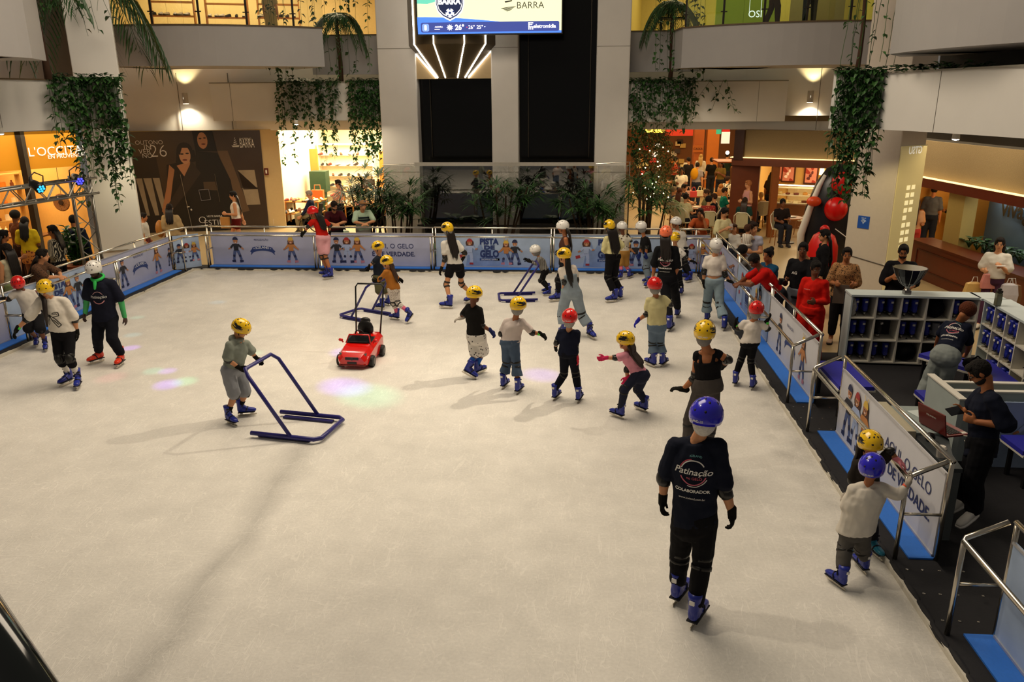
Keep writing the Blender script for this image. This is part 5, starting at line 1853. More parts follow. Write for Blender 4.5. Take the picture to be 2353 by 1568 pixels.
# woman behind
pp([(.50, .20), (.66, .22), (.74, .5), (.76, .95), (.66, 1.02), (.42, 1.02), (.40, .74), (.48, .45)], '#15110e')
pp([(.46, .30), (.36, .52), (.25, .72), (.28, .78), (.42, .58), (.52, .42)], '#2e231c')
pp([(.49, .0), (.64, .0), (.66, .20), (.5, .2)], '#120e0c'); pp(ellp(.56, .095, .038, .082), '#a87450')
pp(ellp(.545, .075, .011, .007), '#1b110c'); pp(ellp(.578, .07, .011, .007), '#1b110c'); pp(ellp(.565, .13, .016, .008), '#5e2a22')
pp([(.53, .51), (.62, .51), (.63, .60), (.53, .59)], '#473626')
def ptext(s, u, v, w, bold=0, h=None, c='#d9d3c8'):
 pl[0] += 1
 b = MB(); put_text(b, s, PP(u, v, .0012 * pl[0]), ux, uz, width=w * Lp, height=h, bold=bold, lift=.002); b.build('printed_text', mat(c, noise=0, rough=.5), t)
ptext('OUTONO', .165, .105, .20, -.012); ptext('IN', .15, .150, .05, -.01); ptext('VER', .125, .192, .09, -.01); ptext('NO', .14, .235, .07, -.01); ptext('26', .225, .19, .12, -.02)
ptext('BARRA', .895, .13, .11, -.004, .26); ptext('SHOPPING', .885, .083, .09, -.005)
for i in range(4): pp([(.79 + .004 * i, .135 - .02 * i), (.82 - .004 * i, .13 - .02 * i), (.82 - .004 * i, .137 - .02 * i), (.792 + .004 * i, .142 - .02 * i)], '#d9d3c8')
pp([(.775, .15), (.835, .145), (.83, .165), (.785, .165)], '#b9b2a4')
ptext('O', .49, .90, .055, -.02); ptext('ESTILO', .60, .93, .19, -.015); ptext('VESTE BARRA', .585, .865, .12, 0)
for u0, u1, v0, v1, w in ((.372, .445, .43, 1.02, .0035),):
 pass
t2 = thing('poster_door', 'thin bright door seams with a square glazed hatch in the dark poster wall', 'door', PP(.46, .9, .05))
b = MB(); b.bar(PP(.366, .43, .06), PP(.405, 1.0, .06), .012, .012); b.build('door_edge', mat('#a79f93', rough=.3, metal=.6), t2)
b = MB(); b.bar(PP(.625, .43, .06), PP(.64, .72, .06), .008, .008); b.build('door_edge', mat('#7d756b', rough=.3, metal=.6), t2)
b = MB()
for q, r in (((.49, .59), (.565, .585)), ((.565, .585), (.572, .69)), ((.572, .69), (.50, .70)), ((.50, .70), (.49, .59))): b.bar(PP(*q, .06), PP(*r, .06), .014, .014)
b.build('hatch_frame', mat('#8d8a92', rough=.25, metal=.5), t2)
b = MB(); b.ell(PP(.415, .79, .065), (.035, .012, .035), None, 10, 6); b.bar(PP(.385, .76, .065), PP(.405, .757, .065), .03, .03); b.build('lock', mat('#c9c2b6', rough=.2, metal=.5), t2)
wallq('wall_poster_backing', (A - ux * .3 - nz * .03)[:2], (B_ + ux * .55 - nz * .03)[:2], -.1, 3.08, mat('#c2a877', rough=.5, noise=.05))
p = at_y(614, 394, 25.3)
b = MB(); b.box(p + V((-.07, -.08, -.11)), p + V((.07, -.07, .11))); tag(b.build('sign', mat('#5b1a12', rough=.4, noise=0)), 'small dark red sign with a pale symbol above the fire extinguisher', 'sign')
sg = bpy.data.objects['sign']
b = MB(); b.prism([(-.025, -.06), (.025, -.06), (.03, .03), (0, .07), (-.03, .03)], p + V((0, -.083, 0)), (1, 0, 0), (0, 0, 1), .002); b.build('symbol', mat('#e0d6c2', noise=0), sg)
p = at_z(630, 524, -.1)
t = thing('fire_extinguisher', 'red fire extinguisher with black hose beside the shoe shop', 'fire extinguisher', (p.x, p.y, -.1))
b = MB(); b.lathe(p, [(.07, .0), (.08, .02), (.08, .52), (.05, .60), (.02, .62)], 16); b.build('cylinder', mat('#b3160f', rough=.3, noise=.05), t, auto=True)
b = MB(); b.lathe(p + V((0, 0, .12)), [(.082, 0), (.082, .2)], 16); b.build('label', mat('#d7cfbf', noise=.1), t)
b = MB(); b.lathe(p + V((0, 0, .61)), [(.02, 0), (.025, .06), (.01, .09)], 10); b.bar(p + V((0, 0, .69)), p + V((.1, 0, .72)), .02, .015); b.build('valve', mat('#1a1816', rough=.4), t)
b = MB(); b.tube([p + V((0, 0, .66)), p + V((-.12, -.02, .74)), p + V((-.2, -.02, .62)), p + V((-.12, -.05, .45)), p + V((-.09, -.05, .2))], .016, 6); b.build('hose', mat('#12100f', rough=.5), t)

# ------------------------------------------------------------------ shops: lit rooms
def room(name, a, c, depth, z0, z1, wallm, floorm=None, ceil=True):
 """an open-fronted room whose front runs a-c"""
 a, c = V((a[0], a[1], 0)), V((c[0], c[1], 0))
 d = (c - a).normalized(); n = V((-d.y, d.x, 0))
 e, f = c + n * depth, a + n * depth
 for nm, p, q in (('back', f, e), ('left', a, f), ('right', e, c)):
  b = MB(); b.add([p + V((0, 0, z0)), q + V((0, 0, z0)), q + V((0, 0, z1)), p + V((0, 0, z1))], [(0, 1, 2, 3)]); struct('wall_%s_%s' % (name, nm), b, wallm)
 b = MB(); b.add([a + V((0, 0, z1)), c + V((0, 0, z1)), e + V((0, 0, z1)), f + V((0, 0, z1))], [(0, 1, 2, 3)]); struct('ceiling_' + name, b, wallm)
 if floorm:
  b = MB(); b.add([a + V((0, 0, z0)), c + V((0, 0, z0)), e + V((0, 0, z0)), f + V((0, 0, z0))], [(0, 1, 2, 3)]); struct('floor_' + name, b, floorm)
 return a, d, n
CREAM = mat('#e8d8b4', rough=.6, noise=.06, name='cream_wall')
OAK = mat('#b5762d', rough=.45, noise=.18, scale=5, name='oak')
rgs = random.Random(21)
SHC = ['#6b3d20', '#2a1c15', '#b08a5a', '#d8c8a8', '#8c2d1d', '#c98a4a', '#1c1614', '#e3d9c6']
def shop_shoe(P, yaw, c, label, group, k=1.0):
 o = bpy.data.objects.new('shoe', shared('shoe' + c, lambda: shoe_mesh(c, '#2a2420')))
 C.objects.link(o)
 o.location = P; o.rotation_euler = (0, 0, yaw); o.scale = (k, k, k)
 return tag(o, label, 'shoe', group)
CN = {'#6b3d20': 'brown', '#2a1c15': 'dark brown', '#b08a5a': 'tan', '#d8c8a8': 'cream', '#8c2d1d': 'red', '#c98a4a': 'caramel', '#1c1614': 'black', '#e3d9c6': 'white'}
def shop_bag(P, c, label, group, k=1.0, yaw=0.0):
 def mk():
  b = MB()
  b.box((-.15, -.06, 0), (.15, .06, .22)); b.tube([(-.08, 0, .21), (-.07, 0, .34), (.07, 0, .34), (.08, 0, .21)], .012, 6)
  return b.mesh('handbag', [mat(c, rough=.45, noise=.12)])
 o = bpy.data.objects.new('handbag', shared('bag' + c, mk)); C.objects.link(o)
 o.location = P; o.rotation_euler = (0, 0, yaw); o.scale = (k, k, k)
 return tag(o, label, 'handbag', group)
def shelf_case(label, a, ux, W, z0, z1, rows, depth, m, nb, back=None):
 """shelving: boards between two uprights; returns z of each board"""
 a, ux, nb = V(a), V(ux).normalized(), V(nb).normalized()
 t = thing('display_shelf', label, 'shelves', a)
 def bxx(x0, y0, z0_, x1, y1, z1_, nm, mm):
  b = MB(); b.add([a + ux * x + nb * y + V((0, 0, z - a.z)) for z in (z0_, z1_) for y in (y0, y1) for x in (x0, x1)], [(0, 2, 3, 1), (4, 5, 7, 6), (0, 1, 5, 4), (2, 6, 7, 3), (0, 4, 6, 2), (1, 3, 7, 5)]); b.build(nm, mm, t)
 bxx(-.04, 0, z0, 0, depth, z1, 'upright', m); bxx(W, 0, z0, W + .04, depth, z1, 'upright', m)
 if back: bxx(0, depth - .02, z0, W, depth, z1, 'back_panel', back)
 zs = [z0 + .08 + (z1 - z0 - .1) * i / rows for i in range(rows + 1)]
 for z in zs: bxx(0, 0, z - .025, W, depth, z, 'shelf_board', m)
 return zs
def table(label, P, sx, sy, z, m, legm=None, name='display_table', rnd=False):
 t = thing(name, label, 'table', P)
 b = MB()
 if rnd: b.lathe(P + V((0, 0, z - .03)), [(sx, 0), (sx, .03)], 28)
 else: b.box(P + V((-sx, -sy, z - .04)), P + V((sx, sy, z)))
 b.build('table_top', m, t, bevel=.006)
 if rnd:
  b = MB(); b.lathe(P, [(.24, 0), (.24, .03), (.04, .06), (.035, z - .04)], 14); b.build('pedestal', legm or m, t)
 else:
  for i in (-1, 1):
   for j in (-1, 1):
    b = MB(); b.box(P + V((i * (sx - .05) - .02, j * (sy - .05) - .02, 0)), P + V((i * (sx - .05) + .02, j * (sy - .05) + .02, z - .04))); b.build('leg', legm or m, t)
 return t
# the shoe shop left of the lift tower
a, d, n = room('shoe_shop', (-10.05, 26.0), (-6.05, 26.0), 6.0, -.1, 3.15, CREAM, mat('#c9a76a', rough=.35, noise=.1, scale=20))
light('shop_light', 'AREA', (-8.0, 28.6, 3.08), 800, (1, .85, .58), (-8.0, 28.6, 0), 3.4, 4.4)
b = MB(); b.box((-10.12, 25.9, -.1), (-9.98, 26.1, 3.1)); b.box((-6.1, 25.9, -.1), (-6.02, 26.1, 3.1)); b.box((-10.12, 25.9, 3.06), (-6.02, 26.1, 3.14)); struct('door_frame_shoe_shop', b, OAK)
WHITEW = mat('#e8dcc0', rough=.5, noise=.03)
zx = at_y(738, 440, 30.4).x
zs1 = shelf_case('white wall shelves with shoes at the back of the shoe shop, right part', (zx, 30.4, 0), (1, 0, 0), 2.1, -.1, 2.35, 6, .35, WHITEW, (0, 1, 0), mat('#efe3c6', rough=.6))
zs2 = shelf_case('oak wall shelves with dark bags at the back left of the shoe shop', (-9.9, 31.64, 0), (1, 0, 0), 1.0, 1.3, 2.05, 3, .35, OAK, (0, 1, 0), mat('#3a2a1a', rough=.6))
k_ = 0
for z in zs1[1:6]:
 for i in range(6):
  c = SHC[rgs.randrange(8)]
  shop_shoe(V((zx + .15 + .34 * i + rgs.uniform(-.04, .04), 30.5, z)), rgs.uniform(-.6, .6) + PI, c, 'small shoe on the white back shelves of the shoe shop', 'shoes on the white back shelves', .9); k_ += 1
for z in zs2[:3]:
 for i in range(3): shop_bag(V((-9.7 + .3 * i, 31.8, z)), ['#2a1c15', '#1c1614', '#6b3d20'][rgs.randrange(3)], 'dark handbag on the oak back shelves of the shoe shop', 'handbags on the oak back shelves', .8)
dx0, dx1 = at_y(692, 440, 29.8).x, at_y(736, 440, 29.8).x
t = thing('room_divider', 'tall oak slat panel standing behind the shoe tables', 'panel', (dx0, 29.8, -.1))
b = MB(); b.box((dx0, 29.75, -.1), (dx1, 29.85, 2.2)); b.build('board', OAK, t)
for q, r in ((dx0 + .12, 1.45), (dx0 + .28, 1.62)):
 shop_shoe(V((q, 29.70, r - .25)), .6, '#e3d9c6', 'white shoe hung on the tall oak panel', 'white shoes hung on the oak panel', .95)
b = MB(); b.box((-7.05, 28.4, -.1), (-6.88, 28.55, 2.2)); tag(b.build('oak_post', OAK), 'square oak post in the middle of the shoe shop', 'post')
t = thing('planter_block', 'tall dark green block with small plants at the left of the shoe shop', 'plinth', (-9.5, 29.0, -.1))
b = MB(); b.box((-9.8, 28.8, .7), (-9.2, 29.3, 1.45)); b.box((-9.7, 28.9, -.1), (-9.3, 29.2, .7)); b.build('block', mat('#1f3a22', rough=.6, noise=.15), t)
for (cx, cy, sx, sy, z, nm) in ((-9.45, 27.2, .62, .5, .72, 'left oak shoe table near the shop front'), (-7.15, 28.2, 1.1, .55, .98, 'long oak table of handbags in the shoe shop'), (-7.4, 26.9, 1.15, .45, .62, 'low oak table crowded with shoes, behind the leaning men'), (-9.3, 26.45, .65, .4, .40, 'low oak shoe table beside the shop entrance')):
 table(nm, V((cx, cy, -.1)), sx, sy, z, OAK)
 for i in range(int(sx * 9)):
  for j in range(2 if sy > .45 else 3):
   c = SHC[rgs.randrange(8)]
   shop_shoe(V((cx - sx + .12 + i * (2 * sx - .2) / max(1, int(sx * 9) - 1), cy - sy + .18 + j * .3, z - .1)), rgs.uniform(-.8, .8) + PI, c, CN[c] + ' shoe on the ' + nm.replace(' near the shop front', ''), 'shoes on the ' + nm, .92)
for i, c in enumerate(('#2a1c15', '#c98a4a', '#8c2d1d')): shop_bag(V((-7.5 + .55 * i, 28.45, .88)), c, CN[c] + ' handbag on the long table in the shoe shop', None, 1.5, .3)
shop_bag(V((-9.1, 27.5, .62)), '#b5602a', 'orange-brown handbag on the left shoe table', None, 1.4)
# yellow shop front on the left with its sign
fa, fc = at_d(-60, 395, 21.6), at_d(186, 395, 22.6)
a, d, n = room('yellow_shop', (fa.x - 1.5 * (fc - fa).normalized().x, fa.y - 1.5 * (fc - fa).normalized().y), (fc.x, fc.y), 4.5, -.1, 3.2, mat('#c99a52', rough=.6, noise=.08), mat('#8d6a3c', rough=.4, noise=.12))
Ls = (V((fc.x, fc.y, 0)) - a).length
light('shop_light', 'AREA', a + d * (Ls * .6) + n * 2.2 + V((0, 0, 3.1)), 260, (1, .74, .38), a + d * (Ls * .6) + n * 2.2, 3.4, 3.0)
t = thing('shop_sign', 'deep yellow illuminated shop sign with white lettering above the left shop', 'sign', a + V((0, 0, 2.2)))
def SP(px, py, l=0.0):
 dd = ray(px, py); nn = -n
 tt = ((a - EYE).dot(nn) + .02 + l) / dd.dot(nn)
 return EYE + dd * tt
zt, zb_ = SP(90, 312).z, SP(90, 388).z
b = MB(); b.add([a + V((0, 0, zb_)) - n * .02, a + d * Ls + V((0, 0, zb_)) - n * .02, a + d * Ls + V((0, 0, zt + .1)) - n * .02, a + V((0, 0, zt + .1)) - n * .02, a + V((0, 0, zb_)) + n * .1, a + d * Ls + V((0, 0, zb_)) + n * .1, a + d * Ls + V((0, 0, zt + .1)) + n * .1, a + V((0, 0, zt + .1)) + n * .1],
 [(0, 1, 2, 3), (7, 6, 5, 4), (0, 4, 5, 1), (3, 2, 6, 7), (1, 5, 6, 2), (0, 3, 7, 4)])
b.build('sign_board', mat('#c98510', rough=.5, noise=.1, scale=1.5, emit=.22), t)
b = MB(); c_ = SP(146, 345, .03); put_text(b, "L'OCCITANE", c_, d, uz, width=1.62, bold=-.004); b.build('lettering', mat('#f3ead8', emit=.8, noise=0), t)
b = MB(); c_ = SP(152, 358, .03); put_text(b, 'EN PROVENCE', c_, d, uz, width=.86, bold=.01); b.build('lettering', mat('#f3ead8', emit=.6, noise=0), t)
p0, p1 = SP(45, 312, .05), SP(97, 575, .05)
b = MB(); b.bar((p0.x, p0.y, -.1), (p0.x, p0.y, p0.z + .1), .14, .14); tag(b.build('shop_mullion', mat('#14100c', rough=.4)), 'black upright dividing the yellow shop front', 'mullion')
ba = a + d * (Ls * .62) + n * 2.6
zs = shelf_case('lit shelves with boxes and bottles inside the yellow shop', ba, d, 1.2, .1, 2.2, 5, .3, mat('#b08a4c', rough=.5), n)
for z in zs[:5]:
 for i in range(5):
  b = MB(); q = ba + d * (.12 + .23 * i) + n * .15; h_ = rgs.uniform(.1, .24)
  if rgs.random() < .5: b.box((q.x - .06, q.y - .05, z), (q.x + .06, q.y + .05, z + h_))
  else: b.lathe((q.x, q.y, z), [(.045, 0), (.045, h_ * .7), (.02, h_ * .8), (.02, h_)], 10)
  nm = 'product_box'
  tag(b.build(nm, mat(rgs.choice(['#d8b25a', '#e8d9b0', '#8a4a24', '#c9772a', '#f0e6cc', '#6d3a1c']), rough=.4)), 'small product on the lit shelves of the yellow shop', 'product', 'products on the yellow shop shelves')
table('dark counter with small bottles inside the yellow shop', a + d * (Ls * .70) + n * 1.2 + V((0, 0, 0)) - V((0, 0, .1)), .7, .35, .9, mat('#5a3418', rough=.4))
for i in range(8):
 q = a + d * (Ls * .70) + n * 1.2 + V((-.55 + .15 * i, .1, .8)); b = MB(); b.lathe(q, [(.035, 0), (.035, .12), (.014, .14), (.014, .18)], 10)
 tag(b.build('bottle', mat(rgs.choice(['#f0e0b0', '#c9772a', '#e8d9b0']), rough=.3)), 'small bottle on the dark counter of the yellow shop', 'bottle', 'bottles on the yellow shop counter')
q = SP(143, 465, -.4)
t = thing('straw_disc', 'round woven straw disc hung inside the yellow shop', 'straw disc', q)
b = MB(); b.lathe(q, [(.0, 0), (.2, .02), (.22, .03), (.2, .05), (0, .03)], 24, Matrix.Rotation(PI / 2, 3, 'X')); b.build('disc', patterned('#8a5a2c', '#4a2c14', 30, .3), t)
b = MB(); b.tube([q + V((0, 0, .2)), V((q.x, q.y, 3.19))], .006, 5); b.build('cord', DARKP, t)
b = MB(); b.lathe(q + V((0, -.05, 0)), [(.0, 0), (.06, .0), (.06, .02), (0, .02)], 16, Matrix.Rotation(PI / 2, 3, 'X')); b.build('centre', mat('#2e1a0e'), t)

# ------------------------------------------------------------------ lighting truss on the left
TR = mat('#8b8880', rough=.3, metal=.9, noise=.1, name='aluminium_truss')
def truss(label, p, q, w, h, nb, side=V((0, 1, 0))):
 p, q = V(p), V(q)
 dd = (q - p).normalized()
 s1 = (side - dd * side.dot(dd)).normalized() * w / 2
 s2 = dd.cross(s1).normalized() * h / 2
 t = thing('lighting_truss', label, 'truss', p)
 cs = [s1 + s2, s1 - s2, -s1 - s2, -s1 + s2]
 for c in cs:
  b = MB(); b.tube([p + c, q + c], .024, 8); b.build('chord', TR, t, smooth=True)
 b = MB()
 for f_ in range(4):
  c, e = cs[f_], cs[(f_ + 1) % 4]
  for i in range(nb):
   u0, u1 = lerp(p, q, i / nb), lerp(p, q, (i + 1) / nb)
   b.tube([u0 + (c if i % 2 else e), u1 + (e if i % 2 else c)], .011, 5)
   if f_ % 2 == 0: b.tube([u0 + c, u0 + e], .009, 5)
 b.build('lattice', TR, t)
 return t
TB = at_z(214, 602, -.1)
TD = math.hypot(TB.x, TB.y)
TBx = V((TB.x + .9, TB.y - 1.5, -.1))
TBx = at_d(214, 602, 18.3); TBx.z = -.1
tt_ = at_d(200, 385, 18.3)
truss('upright aluminium truss tower in front of the left column', (TBx.x, TBx.y, -.1), (TBx.x, TBx.y, 2.55), .34, .34, 7, V((.8, .6, 0)))
e0, e1 = at_d(-120, 410, 16.6), at_d(205, 381, 18.3)
truss('horizontal aluminium truss crossing in front of the yellow sign', (e0.x, e0.y, 2.3), (e1.x, e1.y, 2.36), .3, .3, 12, V((0, 0, 1)))
b = MB(); b.box((TBx.x - .3, TBx.y - .3, -.1), (TBx.x + .3, TBx.y + .3, -.08)); tag(b.build('base_plate', TR), 'square metal base plate under the truss tower', 'plate')
def stage_lamp(px, py, D, aim, col, label, power, angle=.09):
 p = at_d(px, py, D)
 t = thing('stage_light', label, 'stage light', p)
 dd = (V(aim) - p).normalized()
 R = rot_from(dd)
 b = MB(); b.tube([p - dd * .16, p - dd * .05, p + dd * .06, p + dd * .12], [.05, .08, .09, .10], 16); b.build('housing', mat('#131215', rough=.4), t, smooth=True)
 b = MB(); b.tube([p + R @ V((-.13, 0, 0)), p + R @ V((-.13, -.02, .12)) + V((0, 0, .05)), p + V((0, 0, .24)), p + R @ V((.13, -.02, .12)) + V((0, 0, .05)), p + R @ V((.13, 0, 0))], .012, 6); b.build('yoke', mat('#1a191b', rough=.5), t)
 for i in range(7):
  q = p + dd * .125 + R @ V((0 if i == 0 else .055 * math.cos(i * PI / 3), 0, 0 if i == 0 else .055 * math.sin(i * PI / 3)))
  b = MB(); b.ell(q, .022, None, 8, 6); b.build('lens', mat(col, emit=1.6, noise=0, name='coloured_led'), t)
 return p + dd * .2
lp1 = stage_lamp(84, 427, 17.0, (-5, 12, 0), '#2fa8d8', 'black stage lamp with cyan lenses hanging from the truss', 0)
lp2 = stage_lamp(177, 411, 18.0, (-4, 11, 0), '#4a4aff', 'black stage lamp with blue lenses among the hanging leaves', 0)
# coloured pools on the ice, thrown by added unseen spots high above (photo pixels of each pool)
for i, (px, py, c, e, an) in enumerate([(790, 889, (.45, .25, 1), 60, .030), (845, 909, (.15, 1, .75), 80, .036), (425, 877, (.1, 1, .7), 55, .018), (385, 884, (.5, .25, 1), 38, .020), (352, 853, (.1, .95, .8), 40, .016), (385, 853, (.6, .4, 1), 28, .014),
  (795, 810, (.45, .25, 1), 30, .026), (255, 868, (1, .3, .5), 28, .022), (300, 800, (.6, .35, 1), 28, .016), (305, 770, (.2, .9, 1), 22, .016), (315, 730, (.15, .9, .8), 26, .014), (1245, 862, (.45, .25, 1), 34, .026), (585, 812, (.1, .95, .7), 30, .016), (500, 695, (.2, .8, 1), 20, .018)]):
 q = at_z(px, py, 0)
 s_ = (lp1, lp2)[i % 2]
 dist = (q - s_).length
 s_ = V((-8.4 + .3 * i, 15.0, 8.2)); dist = (q - s_).length
 light('added_coloured_beam', 'SPOT', s_, e * (70 if c[2] > .9 and c[1] < .5 else 24), tuple(v ** 2.2 for v in c), q, spot=2 * an * 1.35, blend=1.0, radius=.01)

# ------------------------------------------------------------------ plants
LEAF = mat('#25451e', rough=.4, noise=.35, scale=12, spec=.45, name='leaf')
LEAF2 = mat('#355c28', rough=.42, noise=.35, scale=12, spec=.45, name='leaf')
STEM = mat('#3d2b1a', rough=.8, noise=.2)
def leaf(b, p, d, w, l, droop=.4, up=V((0, 0, 1)), fold=.25):
 """a pointed leaf with a folded middle rib"""
 d = d.normalized()
 x = d.cross(up)
 x = x.normalized() if x.length > 1e-3 else V((1, 0, 0))
 nrm = x.cross(d)
 mid = [p, p + d * l * .35 + nrm * l * .02, p + d * l * .7 - nrm * droop * l * .12, p + d * l - nrm * droop * l * .35]
 e1, e2 = mid[1] + x * w * .5 + nrm * w * fold, mid[2] + x * w * .38 + nrm * w * fold * .6
 f1, f2 = mid[1] - x * w * .5 + nrm * w * fold, mid[2] - x * w * .38 + nrm * w * fold * .6
 b.add([mid[0], mid[1], mid[2], mid[3], e1, e2, f1, f2], [(0, 4, 1), (1, 4, 5, 2), (2, 5, 3), (0, 1, 6), (1, 2, 7, 6), (2, 3, 7)])
rv = random.Random(33)
def vine_cluster(label, line, lens, n, seed, top=True, leafs=.07, dens=10, out=(0, -1, 0), wild=.05):
 """hanging creeper: strands from points along the ledge line (list of points), lens = (min, max) or function of t"""
 r_ = random.Random(seed)
 pts = [V(p) for p in line]
 t = thing('hanging_creeper', label, 'hanging plant', pts[0])
 out = V(out)
 def along(u):
  u *= len(pts) - 1
  i = min(int(u), len(pts) - 2)
  return lerp(pts[i], pts[i + 1], u - i)
 for k in range(n):
  u = (k + r_.random()) / n
  p = along(u) + out * r_.uniform(.02, .10)
  L = lens(u, r_) if callable(lens) else r_.uniform(*lens)
  b = MB()
  q = p + V((0, 0, .04))
  path = [along(u) - out * .05 + V((0, 0, .05)), q]
  dx, dy = r_.uniform(-wild, wild), r_.uniform(-wild * .5, wild)
  m_ = max(3, int(L / .14))
  for i in range(m_):
   q = q + V((dx * .14 + r_.uniform(-.012, .012), out.y * dy * .05 + r_.uniform(-.01, .01), -L / m_))
   path.append(q)
  b.tube(path, .0045, 4)
  nl = int(L * dens)
  for i in range(nl):
   f_ = r_.random()
   i0 = min(int(f_ * (len(path) - 1)), len(path) - 2)
   q = lerp(path[i0], path[i0 + 1], r_.random())
   a_ = r_.uniform(0, 2 * PI)
   dd = V((math.cos(a_), math.sin(a_) * .8 + out.y * .3, r_.uniform(-.9, -.1)))
   s_ = leafs * r_.uniform(.65, 1.25)
   leaf(b, q, dd, s_ * .72, s_ * 1.15, .5)
  b.build('strand', LEAF if k % 3 else LEAF2, t)
 if top:
  b = MB()
  for i in range(int(60 * (pts[-1] - pts[0]).length)):
   p = along(r_.random()) - out * r_.uniform(-.12, .30) + V((0, 0, r_.uniform(.0, .10)))
   a_ = r_.uniform(0, 2 * PI)
   leaf(b, p, V((math.cos(a_), math.sin(a_), r_.uniform(-.2, .7))), .075, .13, .4)
  b.build('foliage', LEAF, t)
 return t
zl = 4.42
vine_cluster('long dark creeper hanging from the left gallery front over the truss and column', [(-10.75, 16.10, zl), (-10.35, 16.72, zl), (-9.5, 16.62, zl)], lambda u, r: r.uniform(.5, 1.5) + (1.35 if u > .25 else .1) * r.uniform(.4, 1), 44, 1, dens=12, leafs=.125, out=(.25, -.95, 0))
vine_cluster('creeper hanging from the gallery over the shoe shop, left of the lift tower', [(-8.9, 23.84, 4.46), (-7.0, 23.84, 4.46)], lambda u, r: r.uniform(1.0, 2.5) if (u * 5) % 1 < .75 else r.uniform(.3, 1.0), 34, 2, dens=14, leafs=.12)
vine_cluster('denser creeper against the left tower pillar, over the shoe shop edge', [(-6.7, 23.82, 4.46), (-5.72, 23.75, 4.46)], (1.2, 2.4), 26, 3, dens=17, leafs=.12)
vine_cluster('creeper hanging from the gallery right of the lift tower', [(1.5, 23.8, 4.4), (3.35, 23.8, 4.4)], lambda u, r: r.uniform(1.6, 2.8) * (1.0 if u < .25 else .55), 36, 4, dens=15, leafs=.12)
vine_cluster('two thin creeper sprays with round leaves on the right gallery front', [(3.55, 23.85, 4.4), (4.3, 23.85, 4.4)], (.6, 1.0), 4, 5, top=False, dens=11, leafs=.13, wild=1.2)
vine_cluster('long dark creeper hanging over the right column and the inflatable', [(4.62, 15.28, 4.38), (5.32, 14.88, 4.38)], lambda u, r: r.uniform(1.1, 2.35) * (1.0 if u > .12 else .9), 40, 6, dens=12, leafs=.115, out=(-.35, -.9, 0))
vine_cluster('thin creeper strands dropping from the upper gallery at the right column', [(4.75, 15.35, 6.1), (5.05, 15.2, 6.1), (5.75, 15.3, 6.1)], (1.55, 1.75), 9, 7, top=False, dens=5, leafs=.09, out=(-.3, -.9, 0))
vine_cluster('thin creeper strands dropping from the upper gallery left of the tower', [(-8.7, 22.6, 6.9), (-8.2, 22.6, 6.9), (-6.9, 23.2, 6.9), (-5.8, 23.4, 6.9)], (2.1, 2.6), 16, 8, top=False, dens=9, leafs=.12)
vine_cluster('thin creeper strands dropping from the upper gallery right of the tower', [(2.0, 23.4, 6.9), (2.9, 23.2, 6.9), (3.4, 23.2, 6.9)], (2.2, 2.6), 11, 9, top=False, dens=10, leafs=.12)
vine_cluster('curling creeper strands above the left gallery, top left corner', [(-11.1, 17.4, 6.5), (-10.0, 17.3, 6.5)], (.6, 1.5), 9, 10, top=False, dens=7, leafs=.14, wild=.8)
vine_cluster('low creeper growing along the top of the right gallery front', [(5.3, 14.9, 4.36), (5.7, 13.8, 4.36), (5.95, 12.8, 4.36)], (.03, .06), 2, 12, dens=4, leafs=.09, out=(-.6, -.2, 0))
# palms whose crowns leave the picture at the top
def palm(label, P, ztop, nf, fl, seed, r=.06, lean=(0, 0)):
 r_ = random.Random(seed)
 t = thing('palm_tree', label, 'palm', P)
 P = V(P)
 top = P + V((lean[0], lean[1], ztop - P.z))
 b = MB(); b.tube([lerp(P, top, i / 6) + V((math.sin(i) * .02, 0, 0)) for i in range(7)], [r * 1.2, r * 1.05, r, r, r * .95, r * .9, r * .9], 8); b.build('trunk', mat('#3a2414', rough=.85, noise=.3, scale=10), t, smooth=True)
 for k in range(nf):
  a_ = 2 * PI * k / nf + r_.uniform(-.2, .2)
  dv = V((math.cos(a_), math.sin(a_), 0))
  rise = r_.uniform(.1, .55)
  path = [top + V((0, 0, .05))]
  for i in range(1, 9):
   u = i / 8
   path.append(top + dv * fl * u * (1 - .25 * u) + V((0, 0, fl * (rise * u - (1.0 + rise * .6) * u * u))))
  b = MB(); b.tube(path, [.02, .018, .016, .014, .012, .01, .008, .006, .004], 5)
  for i in range(1, 9):
   for j in range(3):
    q = lerp(path[i - 1], path[i], j / 3)
    d_ = (path[i] - path[i - 1]).normalized()
    sx = d_.cross(V((0, 0, 1))).normalized()
    for s_ in (-1, 1):
     leaf(b, q, d_ * .65 + sx * s_ * .75 + V((0, 0, -.35)), .035, fl * .42 * (1 - .55 * abs(i / 8 - .4)), .5, fold=.1)
  b.build('frond', LEAF, t)
 return t
q = at_d(740, 180, 23.6); palm('slim palm on the gallery left of the lift tower, fronds at the top', (q.x, 24.35, 4.4), 6.35, 10, 1.15, 41, .065)
q = at_d(1545, 180, 23.9); palm('slim brown-trunked palm on the gallery right of the lift tower', (q.x, 24.35, 4.35), 6.55, 10, 1.2, 42, .06)
q = at_d(108, 160, 18.6); palm('dark slim palm behind the left gallery front, top left corner', (q.x, q.y, 4.4), 6.75, 9, 1.35, 43, .06, (-.1, .0))
q = at_d(198, 60, 22.4); palm('palm with fronds drooping before the upper shop windows, trunk hidden behind the column', (q.x, q.y, 4.4), 6.9, 13, 2.3, 44, .05)
q = at_d(1990, 150, 16.4); palm('small palm above the right column at the top edge', (q.x, 16.0, 4.4), 6.75, 8, .9, 45, .04)
